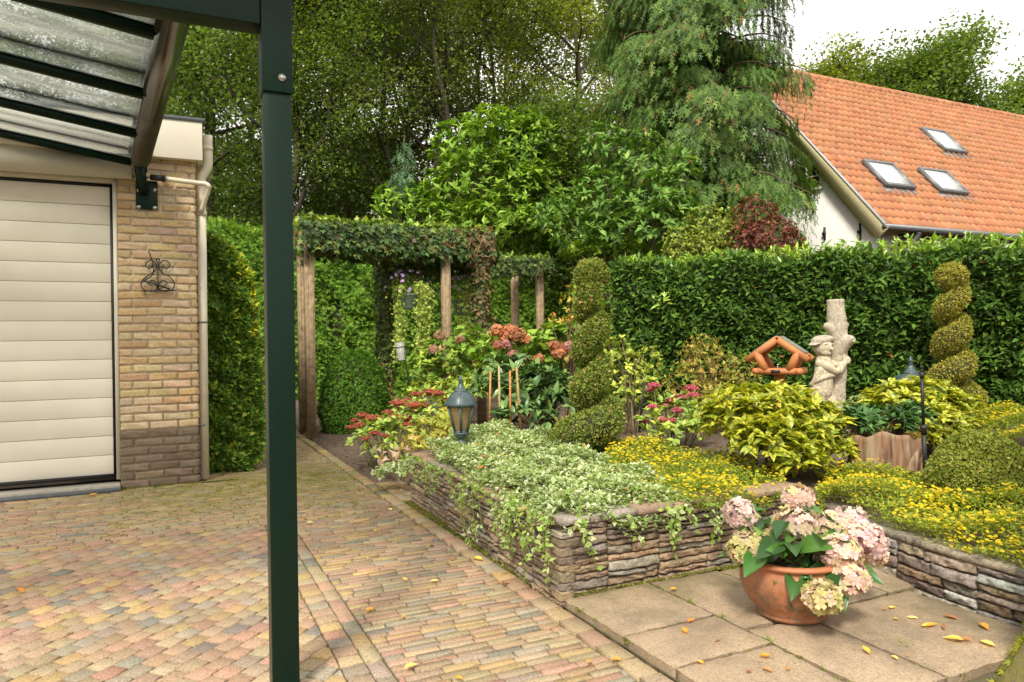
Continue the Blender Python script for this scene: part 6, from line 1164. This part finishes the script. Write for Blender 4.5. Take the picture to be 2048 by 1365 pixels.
# ---------------------------------------------------------------- trees
def tree(label, base, Hh, r0, cb, R, limbs, nleaf, lsize, pals, seed, name='broadleaf_tree', lean=(0, 0), shape=None, elev=(20, 60), sub=5, clump=.42, group=None, T=None, fork=0, mat=None, flat=.7, droop=.0, cat='tree', drop=0):
    rg = np.random.default_rng(seed); th_ = thing(name, label, cat, base, group); b = np.asarray(base, float); tm, lm_ = MB(), MB(); trunks = []
    n0 = max(1, fork)
    for f in range(n0):
        a = f * 2 * np.pi / n0 + rg.uniform(0, 1); sp = (.12 * Hh if fork else 0); pts = [b - [0, 0, .2], b + [0, 0, Hh * .1]] if not fork else [b - [0, 0, .2], b + [0, 0, Hh * .08], b + [math.cos(a) * sp * .25, math.sin(a) * sp * .25, Hh * .22]]
        z0 = Hh * (.1 if not fork else .22)
        for z in np.linspace(z0, Hh * .96, 6)[1:]:
            t = (z - z0) / (Hh - z0); pts.append(b + np.r_[np.array(lean) * t * Hh + np.array([math.cos(a), math.sin(a)]) * sp * (.25 + .75 * t) * bool(fork) + rg.normal(0, .018 * Hh, 2), z])
        p = smooth(pts, 5); rr = r0 * (1 - .93 * np.linspace(0, 1, len(p)) ** .8) / (1.4 if fork else 1); tm.tube(p, rr, 9, (.11, .09, .065)); trunks.append((p, rr))
    cl = []
    for i in range(limbs):
        p, rr = trunks[i % n0]; t = cb + (1 - cb) * ((i + .5) / limbs) ** .9; k = min(len(p) - 2, int(t * len(p))); s = p[k]; a = i * 2.4 + rg.uniform(-.5, .5); e = math.radians(rg.uniform(*elev)); L = R * (shape(t) if shape else math.sin(math.pi * (.18 + .78 * (t - cb) / (1 - cb))) ** .7) * rg.uniform(.75, 1.15)
        d = np.array([math.cos(a) * math.cos(e), math.sin(a) * math.cos(e), math.sin(e)]); pts = smooth([s, s + d * L * .35 + rg.normal(0, .05 * L, 3), s + d * L * .7 + rg.normal(0, .08 * L, 3) + [0, 0, .06 * L - droop * L], s + d * L + rg.normal(0, .06 * L, 3) + [0, 0, .12 * L - droop * 2.4 * L]], 4)
        tm.tube(pts, np.linspace(max(.035, rr[k] * .75), .012, len(pts)), 6, (.075, .06, .045))
        for j in range(sub):
            q = pts[rg.integers(int(len(pts) * .3), len(pts))]; d2 = nrm(d * .5 + rnd(1, rg)[0] * [1, 1, .7] + [0, 0, .25]); l2 = L * rg.uniform(.22, .45); e2 = q + d2 * l2; tm.tube([q, (q + e2) / 2 + rg.normal(0, .04 * l2, 3), e2], [.016, .010, .004], 5, (.10, .082, .06)); cl += [q * .35 + e2 * .65, e2, e2 + rg.normal(0, clump, 3) * [1, 1, .5]]
        cl += [pts[-1], pts[-3]]
    cl = np.array(cl); ci = rg.integers(0, len(cl), nleaf); off = rg.normal(0, 1, (nleaf, 3)); off = off / np.maximum(1, np.linalg.norm(off, axis=1, keepdims=True) / 1.6) * clump * np.array([1, 1, flat]); p = cl[ci] + off
    tint = np.random.default_rng(seed + 9).uniform(.68, 1.32, len(cl))[ci][:, None]
    leaves(lm_, p, nrm(rnd(nleaf, rg) * [1, 1, .6] + [0, 0, -.25]), nrm(rnd(nleaf, rg) * .55 + [0, 0, 1]), lsize * rg.uniform(.6, 1.2, nleaf), T or T_leaf(.68, .06, .1), pal(nleaf, pals, rg) * tint)
    tm.build('trunk', M_bark, th_); lm_.build('crown', mat or LT, th_); return th_
OAK = [((.088, .138, .030), 5), ((.112, .165, .036), 3), ((.068, .11, .026), 3), ((.15, .19, .04), .7)]; OLV = [((.118, .152, .046), 5), ((.145, .175, .052), 3), ((.09, .12, .038), 3), ((.19, .20, .055), .6)]; YEL2 = [((.145, .185, .03), 4), ((.18, .21, .035), 3), ((.11, .145, .025), 3), ((.26, .24, .03), .5)]; DRK = [((.075, .12, .03), 4), ((.10, .15, .035), 3), ((.055, .085, .026), 3)]
def tb(u, Z): p = P(u, 700, Z); p[2] = 0; return p
W_ = 'wood behind the conifer hedge'
WT = [  # u, depth, height, trunk, crown base, crown radius, limbs, leaves, palette, fork, label
    (415, 21, 13.5, .20, .24, 3.4, 24, 16000, OAK, 0, 'green oak rising directly behind the garage roof corner'),
    (585, 20.5, 14, .23, .22, 3.6, 26, 17000, OAK, 0, 'oak with crooked limbs seen behind the dark green post'),
    (700, 24, 15, .22, .20, 3.8, 26, 15000, YEL2, 0, 'yellow green tree to the right of the dark green post'),
    (862, 22, 15, .27, .30, 4.0, 28, 18000, OLV, 3, 'olive green tree with several dark forked trunks above the magnolia'),
    (1010, 25, 16, .24, .26, 3.9, 26, 14000, OLV, 2, 'tall thin olive tree with forked trunk and sky gaps above the magnolia'),
    (1150, 23, 16, .22, .20, 3.2, 24, 13000, YEL2, 0, 'tall yellowish tree left of the drooping cypress'),
    (1125, 19, 7.2, .16, .12, 2.3, 20, 9000, DRK, 0, 'low dark ivy clad tree between magnolia and cypress'),
    (500, 27, 15, .22, .12, 4.4, 26, 13000, DRK, 0, 'dark tree filling the gap between garage and post'),
    (800, 29, 15, .22, .10, 4.6, 28, 13000, DRK, 0, 'dark shaded tree low behind the small blue conifer'),
    (960, 31, 17, .22, .14, 4.6, 26, 12000, YEL2, 0, 'far yellow green tree high behind the olive trees'),
    (330, 29, 15, .22, .12, 4.4, 26, 12000, YEL2, 0, 'far pale tree seen through the canopy glass'),
    (60, 24, 13, .22, .15, 4.2, 24, 11000, OAK, 0, 'tree above the garage seen through the canopy glass'),
    (1230, 30, 17, .22, .12, 4.4, 26, 11000, OLV, 0, 'tall tree far behind the drooping cypress')]
for i, (u, Z, Hh, r0, cb, R, nl, nf, pl_, fk, lab) in enumerate(WT):
    tree(lab, tb(u, Z), Hh, r0, cb, R, nl + 6, int(nf * 2.6), .115 if Z < 26 else .16, pl_, 100 + i, fork=fk, group=W_, clump=.40, elev=(5, 55), sub=7)
for i, (u, Z, Hh, R, pl_, lab) in enumerate(((1590, 36, 13.4, 3.6, YEL2, 'small yellow green tree beside the cypress above the roof ridge'), (1690, 35, 14.4, 3.8, YEL2, 'airy green tree second from left above the roof ridge'), (1810, 34, 13.6, 3.8, OAK, 'middle green tree behind the roof ridge'), (1895, 33, 14.4, 3.8, OAK, 'tallest rounded green tree behind the roof ridge'), (2050, 34, 12.2, 3.8, OAK, 'green tree at the right edge behind the roof ridge'))):
    tree(lab, tb(u, Z), Hh, .25, .30, R, 36, 30000, .20, pl_, 130 + i, group='trees behind the farmhouse', clump=.55, elev=(0, 65), sub=7)

# drooping cypress: level limbs hung with long sprays
def cypress(label, name, base, Hh, R, nlimb, nspray, size, pals, seed, cb=.1, shape=None, trunk=.28, group=None):
    rg = np.random.default_rng(seed); t_ = thing(name, label, 'conifer', base, group); b = np.asarray(base, float); tm, lm_ = MB(), MB(); tp = smooth([b - [0, 0, .2], b + [.05, 0, Hh * .3], b + [-.05, .1, Hh * .65], b + [0, 0, Hh]], 8); tm.tube(tp, np.linspace(trunk, .02, len(tp)), 10, (.13, .085, .06)); P0, D0, S0 = [], [], []
    for i in range(nlimb):
        t = cb + (1 - cb) * (i + .5) / nlimb; s = tp[min(len(tp) - 1, int(t * len(tp)))]; a = i * 2.39996 + rg.uniform(-.3, .3); L = R * (shape(t) if shape else (1 - t) ** .7) * rg.uniform(.7, 1.18); d = np.array([math.cos(a), math.sin(a), 0]); pts = smooth([s, s + d * L * .4 + [0, 0, .10 * L], s + d * L * .75 + [0, 0, .08 * L], s + d * L + [0, 0, -.06 * L]], 5); tm.tube(pts, np.linspace(.035, .006, len(pts)), 6, (.14, .09, .06))
        k = max(6, int(nspray / nlimb * (L / R * 1.5))); f = rg.random(k) ** .7; ix = (f * (len(pts) - 1)).astype(int); q = pts[ix]; sd_ = np.array([-d[1], d[0], 0]); lat = rg.normal(0, .18 + .12 * L * .5, k) * (1 - .4 * f); hang = np.abs(rg.normal(0, .30, k)); pp = q + sd_ * lat[:, None] + np.array([0, 0, -1.0]) * (hang + np.abs(lat) * .35)[:, None]
        P0.append(pp); D0.append(nrm(d * .42 + sd_ * np.sign(lat)[:, None] * .25 + np.array([0, 0, -1.0]) * rg.uniform(.6, 1.6, (k, 1)) + rnd(k, rg) * .35)); S0.append(np.tile(d, (k, 1)))
    p, ax, o = np.concatenate(P0), np.concatenate(D0), np.concatenate(S0); K = len(p); leaves(lm_, p, ax, nrm(o + [0, 0, .8] + rnd(K, rg) * .5), size * rg.uniform(.5, 1.3, K), T_frond(4, .12, .25), pal(K, pals, rg)); tm.build('trunk', M_bark, t_); lm_.build('crown', LM, t_); return t_
CYP = [((.065, .125, .024), 4), ((.090, .155, .030), 3), ((.045, .085, .020), 3), ((.135, .19, .04), 1.3), ((.17, .10, .03), .35)]
cypress('large drooping green cypress in front of the farmhouse gable', 'weeping_cypress', tb(1395, 15.0), 13.5, 2.6, 180, 125000, .185, CYP, 150, .19, lambda t: np.interp(t, [.15, .24, .36, .5, .62, .8, 1], [.86, 1.0, .85, .78, .92, .62, .06]))
cypress('small blue green conifer in front of the dark trees left of the magnolia', 'young_conifer', tb(815, 18.5), 6.5, 1.15, 40, 5200, .26, [((.06, .12, .055), 4), ((.085, .155, .075), 3), ((.045, .09, .04), 3)], 151, .1, None, .10)
# magnolias
MAG = [((.125, .215, .02), 5), ((.18, .285, .03), 4), ((.07, .13, .016), 3), ((.23, .35, .05), 1.5)]; MG2 = [((.085, .165, .03), 4), ((.12, .21, .04), 3), ((.055, .11, .022), 3), ((.18, .26, .05), 1)]
def lo(u, v, Z, ru, rv, dz=0, rd=None): return lob(u, v, Z + dz, ru, rv, rd or ru)
bush('magnolia', 'large bright green magnolia bush above the conifer hedge', 'tree', tb(1010, 18.6), [lo(1010, 300, 18.6, 140, 70), lo(925, 300, 18.3, 66, 62), lo(1075, 310, 18.3, 90, 78), lo(970, 370, 18.0, 110, 70), lo(1060, 400, 18.0, 110, 76), lo(900, 390, 18.0, 60, 58), lo(985, 255, 18.5, 62, 40), lo(1050, 250, 18.6, 46, 34), lo(1130, 340, 18.6, 48, 60), lo(1000, 450, 18.0, 130, 50), lo(1090, 460, 18.0, 100, 46)], 8200, .23, T_leaf(.42, .08, .2), LM, MAG, None, 7, .6, .75, .75, .4, 10, 160, zmin=-.6, rough=.16, stemcol=(.16, .13, .09))
bush('magnolia', 'lower bright green magnolia lobe to the left, over the pergola ivy', 'tree', tb(820, 18.4), [lo(800, 405, 18.4, 52, 46), lo(850, 420, 18.2, 50, 44), lo(770, 430, 18.4, 26, 40), lo(890, 440, 18.0, 50, 40)], 1500, .21, T_leaf(.42, .08, .2), LM, MAG, None, 7, .6, .75, .75, .25, 12, 161, zmin=-.6, rough=.16, stemcol=(.16, .13, .09))
bush('magnolia', 'darker green magnolia on the right in front of the drooping cypress', 'tree', tb(1270, 13.2), [lo(1215, 320, 13.4, 56, 80), lo(1270, 330, 13.2, 72, 72), lo(1350, 370, 12.8, 52, 60), lo(1300, 410, 12.8, 90, 62), lo(1200, 410, 13.2, 80, 66), lo(1345, 440, 12.5, 58, 50), lo(1365, 330, 12.6, 26, 38), lo(1120, 430, 13.6, 60, 50), lo(1280, 470, 13.0, 120, 46), lo(1180, 470, 13.4, 80, 40)], 5200, .17, T_leaf(.42, .08, .2), LM, MG2, None, 7, .6, .75, .75, .4, 9, 162, zmin=-.6, rough=.17, stemcol=(.16, .13, .09))
bush('yellow_green_shrub', 'fine leaved yellow green shrub below the cypress left of the copper shrub', 'shrub', tb(1425, 12.2), [lo(1420, 460, 12.2, 66, 50), lo(1375, 485, 12.0, 50, 36), lo(1460, 480, 12.0, 36, 40), lo(1400, 510, 12.0, 80, 36)], 4600, .075, T_leaf(.55), LM, [((.16, .20, .03), 4), ((.22, .25, .04), 3), ((.10, .13, .025), 3)], None, 5, .4, .8, .8, .35, 10, 163, zmin=-.7)
bush('copper_shrub', 'dark copper red leaved shrub in front of the white gable', 'shrub', tb(1525, 11.8), [lo(1510, 440, 11.8, 46, 48), lo(1540, 470, 11.6, 56, 40), lo(1570, 490, 11.5, 36, 28), lo(1490, 480, 11.6, 36, 36)], 3600, .062, T_leaf(.6), LM, [((.12, .035, .03), 4), ((.17, .055, .04), 3), ((.085, .025, .022), 3), ((.22, .09, .06), 1)], None, 5, .4, .8, .8, .25, 12, 164, zmin=-.7, rough=.2)
# undergrowth of the wood: a mass of leaves on the ground behind the hedge
rg = np.random.default_rng(170); m = MB(); N = 52000; u = rg.uniform(-200, 1500, N); Z = rg.uniform(30, 40, N); z = rg.random(N) ** 1.3 * 9.0; k = np.stack([P(a_, 700, b_) for a_, b_ in zip(u, Z)]); k[:, 2] = z * (1 + .2 * np.sin(k[:, 0] * .9)); leaves(m, k, rnd(N, rg), nrm(rnd(N, rg) + [0, -.5, .6]), .42 * rg.uniform(.6, 1.2, N), T_leaf(.7), pal(N, DRK + OAK[:1], rg)); tag(m.build('distant_wood', LM, origin=(10, 30, 0)), 'far wood closing the view behind the garden trees', 'wood', kind='stuff')

# mossy tree at the right edge of the patio
rg = np.random.default_rng(171); Zm = 2.42; mb = P(2165, 1330, Zm); mb[2] = 0; mt = thing('mossy_tree', 'mossy tree trunk at the bottom right corner beside the patio slabs', 'tree', mb)
def barkmoss():
    m, nt, b = newmat('mossy_bark'); n = noise(nt, 9, 7, .7); c = ramp(nt, n.outputs['Fac'], [(.35, (.06, .045, .03)), (.5, (.16, .12, .08)), (.65, (.30, .25, .18))]).outputs[0]; n2 = noise(nt, 5, 6, .7); f = ramp(nt, n2.outputs['Fac'], [(.40, (0, 0, 0)), (.55, (1, 1, 1))]).outputs[0]; c = mixc(nt, f, c, (.20, .19, .02)); nt.links.new(c, b.inputs['Base Color']); b.inputs['Roughness'].default_value = .95; bump(nt, b, n.outputs['Fac'], 1.0, .03); return m
M_bm = barkmoss(); m = MB(); na = 40; a = np.arange(na) * 2 * np.pi / na; V = []
zz = [-.05, 0, .04, .1, .2, .4, .8, 1.4, 2.2, 3.2]; rr = [.29, .27, .245, .215, .185, .165, .155, .145, .13, .11]
for z_, r_ in zip(zz, rr): q = r_ * (1 + .10 * np.sin(a * 5 + 1) * max(.3, 1 - z_) + .05 * np.sin(a * 9 + z_ * 3)); V.append(np.stack([mb[0] + .42 * z_ + q * np.cos(a), mb[1] + .03 * z_ + q * np.sin(a), np.full(na, z_)], 1))
V = np.array(V); i_ = np.arange(len(V) - 1)[:, None] * na; k = np.arange(na); m.add(V.reshape(-1, 3), [np.stack([i_ + k, i_ + (k + 1) % na, i_ + na + (k + 1) % na, i_ + na + k], 2).reshape(-1, 4)]); m.build('trunk', M_bm, mt, smooth=True)
m = MB(); N = 2600; aa = rg.uniform(0, 6.28, N); z_ = rg.random(N) ** 1.5 * .9; r_ = np.interp(z_, zz, rr) * (1 + .10 * np.sin(aa * 5 + 1) * np.maximum(.3, 1 - z_) + .05 * np.sin(aa * 9 + z_ * 3)); kk = np.sin(aa * 4 + z_ * 9) + np.sin(aa * 7 - z_ * 5) > -.3; n_ = np.stack([np.cos(aa), np.sin(aa), .15 + 0 * aa], 1); p = np.stack([mb[0] + .42 * z_ + r_ * np.cos(aa), mb[1] + .03 * z_ + r_ * np.sin(aa), z_], 1)[kk]; n_ = n_[kk]; K = len(p)
leaves(m, p, nrm(n_ + rnd(K, rg) * .7), rnd(K, rg), .020 * rg.uniform(.6, 1.4, K), T_spray(.2, 3), pal(K, [((.24, .24, .02), 3), ((.17, .19, .02), 3), ((.34, .30, .04), 1)], rg)); m.build('moss', LM, mt)
cl_ = MB(); tp_ = MB(); top = np.array([mb[0] + 1.34, mb[1] + .1, 3.1])
for i in range(7):
    d = nrm(np.r_[rg.normal(0, .3, 2) + [.9, -.9], .5]); e = top + d * 1.5; tp_.tube(smooth([top, top + d * .7 + [0, 0, .1], e], 4), np.linspace(.06, .01, 9), 6, (.12, .1, .07)); N = 260; leaves(cl_, e + rg.normal(0, .35, (N, 3)), rnd(N, rg), rnd(N, rg) + [0, 0, .8], .10, T_leaf(.6), pal(N, OAK, rg))
tp_.build('limb', M_bark, mt); cl_.build('crown', LT, mt)

# ---------------------------------------------------------------- fallen leaves
FL = {'orange': [((.55, .20, .03), 1), ((.60, .28, .04), 1)], 'yellow': [((.66, .46, .10), 1), ((.70, .52, .16), 1)], 'brown': [((.26, .11, .05), 1), ((.34, .16, .07), 1)]}
rg = np.random.default_rng(180)
def fallen(u, v, z, col, size, label, group):
    c = G(u, v, z); m = MB(); V, fs, wt = fixT(T_big(.5, .06 + rg.uniform(0, .10), rg.uniform(-.15, .06))); a = rg.uniform(0, 6.28); V = V - [0, .5, 0]; V = (V * size) @ rotx(rg.normal(0, .12)).T @ rotz(a).T; V[:, 2] += .001 - V[:, 2].min(); m.add(V + c, fs, pal(1, FL[col], rg)[0]); s = c + rotz(a) @ np.array([0, -.5 * size, .008]); m.tube([s, s + rotz(a) @ np.array([0, -.35 * size, .002])], .0011, 4, (.3, .14, .05)); tag(m.build('fallen_leaf', LM, origin=c), label, 'leaf', group)
LP, LS, LGc, LD = 'fallen leaves on the brick path', 'fallen leaves on the patio slabs', 'fallen leaves on the ground cover', 'fallen leaves on the brick drive'
PATH = [(955, 1120, 'yellow', .085), (740, 1221, 'orange', .06), (810, 1160, 'yellow', .045), (905, 1119, 'orange', .038), (780, 1020, 'yellow', .05), (750, 1062, 'yellow', .05), (736, 1118, 'yellow', .035), (868, 1163, 'yellow', .05), (822, 1335, 'yellow', .055), (808, 1235, 'orange', .035), (916, 1358, 'orange', .04), (1012, 1168, 'brown', .04), (1179, 1325, 'orange', .04), (1232, 1322, 'orange', .045), (620, 1046, 'yellow', .05), (863, 1090, 'brown', .05)]
for u, v, c, s in PATH: fallen(u, v, .012, c, s, c + ' fallen leaf on the brick path', LP + ' (' + c + ')')
for u, v, c, s in ((1383, 1243, 'orange', .045), (1370, 1263, 'orange', .05), (1400, 1325, 'orange', .04), (1530, 1315, 'orange', .05), (1732, 1303, 'orange', .045), (1785, 1216, 'yellow', .045), (1770, 1220, 'orange', .03), (1825, 1237, 'yellow', .045), (1862, 1252, 'orange', .055), (1854, 1253, 'yellow', .06), (1888, 1257, 'brown', .035), (1905, 1281, 'yellow', .075), (1925, 1281, 'brown', .07), (1975, 1289, 'yellow', .07), (1792, 1240, 'yellow', .04), (1535, 1341, 'brown', .045), (1578, 1339, 'brown', .03), (1435, 1283, 'brown', .03), (1347, 1180, 'orange', .045), (1900, 1235, 'brown', .06), (1968, 1255, 'orange', .06), (1815, 1312, 'brown', .02), (1790, 1316, 'yellow', .035), (1498, 1345, 'brown', .03)): fallen(u, v, .056, c, s, c + ' fallen leaf on the patio slabs', LS + ' (' + c + ')')
for u, v, c, s in ((955, 892, 'orange', .06), (962, 937, 'orange', .07), (1003, 911, 'orange', .05), (996, 869, 'brown', .06), (968, 915, 'brown', .06), (1045, 1020, 'brown', .04), (1225, 944, 'brown', .04), (1168, 893, 'orange', .05), (1250, 980, 'brown', .05)): fallen(u, v, .475 if u != 1168 else .62, c, s, c + ' fallen leaf caught on the variegated ground cover', LGc + ' (' + c + ')')
for u, v, c, s in ((40, 1184, 'orange', .055), (187, 990, 'orange', .07), (297, 1043, 'brown', .05), (175, 1032, 'brown', .04), (215, 1182, 'brown', .05)): fallen(u, v, .008, c, s, c + ' fallen leaf on the brick drive', LD + ' (' + c + ')')
for u, v, z, c, s in ((345, 70, 2.88, 'yellow', .10), (328, 165, 2.86, 'yellow', .08), (300, 275, 2.85, 'yellow', .08)): pass

# ---------------------------------------------------------------- litter, weeds and moss too fine to count
rg = np.random.default_rng(190); m = MB(); N = 9000; u_ = rg.uniform(1.66, 7.5, N); v_ = rg.uniform(3.2, 11, N); z_ = soilz(u_, v_); k = z_ > 0; u_, v_, z_ = u_[k], v_[k], z_[k]; K = len(u_)
leaves(m, np.stack([u_, v_, z_ + rg.uniform(.004, .022, K)], 1), nrm(rnd(K, rg) * [1, 1, .35]), nrm(rnd(K, rg) * .6 + [0, 0, 1]), rg.uniform(.012, .05, K), T_leaf(.45, .1, .1), pal(K, [((.085, .06, .042), 5), ((.13, .09, .06), 4), ((.20, .15, .10), 1.5), ((.24, .13, .06), .5)], rg)); tag(m.build('soil_litter', LM, origin=(3, 6, 0)), 'dead leaf bits and bark crumbs lying on the dark bed soil', 'litter', kind='stuff')
m = MB(); pts = []
for (a_, b_) in SL:
    for i in range(46):
        t = rg.random(); e = rg.integers(0, 4); x0, y0 = a_; x1, y1 = b_; q = [(x0 + (x1 - x0) * t, y0), (x0 + (x1 - x0) * t, y1), (x0, y0 + (y1 - y0) * t), (x1, y0 + (y1 - y0) * t)][e]
        if math.sin(q[0] * 9 + q[1] * 7) > -.1: pts.append((q[0], q[1], .036))
for i in range(420): x = rg.uniform(1.64, 1.70); pts.append((x, rg.uniform(3.0, 5.5), .0))
for i in range(160): pts.append((rg.uniform(1.7, 3.2), 2.968, .045))
for i in range(500): y = 5.3 + rg.random() * 2.0; x = rg.uniform(-.4, 1.55); pts.append((x, round(y / WB) * WB + 1.0 - round(1.0 / WB) * WB, -.004))
for i in range(260): pts.append((rg.uniform(xL - .2, .55), 7.19, .0))
pts = np.array(pts); rep = 9; q = np.repeat(pts, rep, 0) + rg.normal(0, .008, (len(pts) * rep, 3)) * [1, 1, .2]; K = len(q)
leaves(m, q, nrm(rnd(K, rg) * [1, 1, .3] + [0, 0, .8]), rnd(K, rg), rg.uniform(.006, .018, K), T_leaf(.4), pal(K, [((.13, .14, .02), 4), ((.19, .19, .03), 3), ((.09, .10, .02), 2)], rg)); tag(m.build('joint_moss', LM, origin=(2, 3, 0)), 'small moss tufts in the paving joints and along the walls', 'moss', kind='stuff')
m = MB()
for (x, y) in ((2.13, 2.66), (2.13, 2.45), (2.56, 1.9), (2.47, 2.29), (2.13, 2.16)):
    k = 26; leaves(m, np.array([x, y, .03]) + rg.normal(0, .014, (k, 3)) * [1, 1, .1], nrm(rnd(k, rg) * .6 + [0, 0, 1]), rnd(k, rg), rg.uniform(.02, .055, k), T_leaf(.08, .02, .3), pal(k, [((.12, .18, .03), 1), ((.20, .24, .05), 1)], rg))
tag(m.build('weed_grass', LT, origin=(2.2, 2.2, .03)), 'thin grass blades growing in the patio joints', 'grass', kind='stuff')
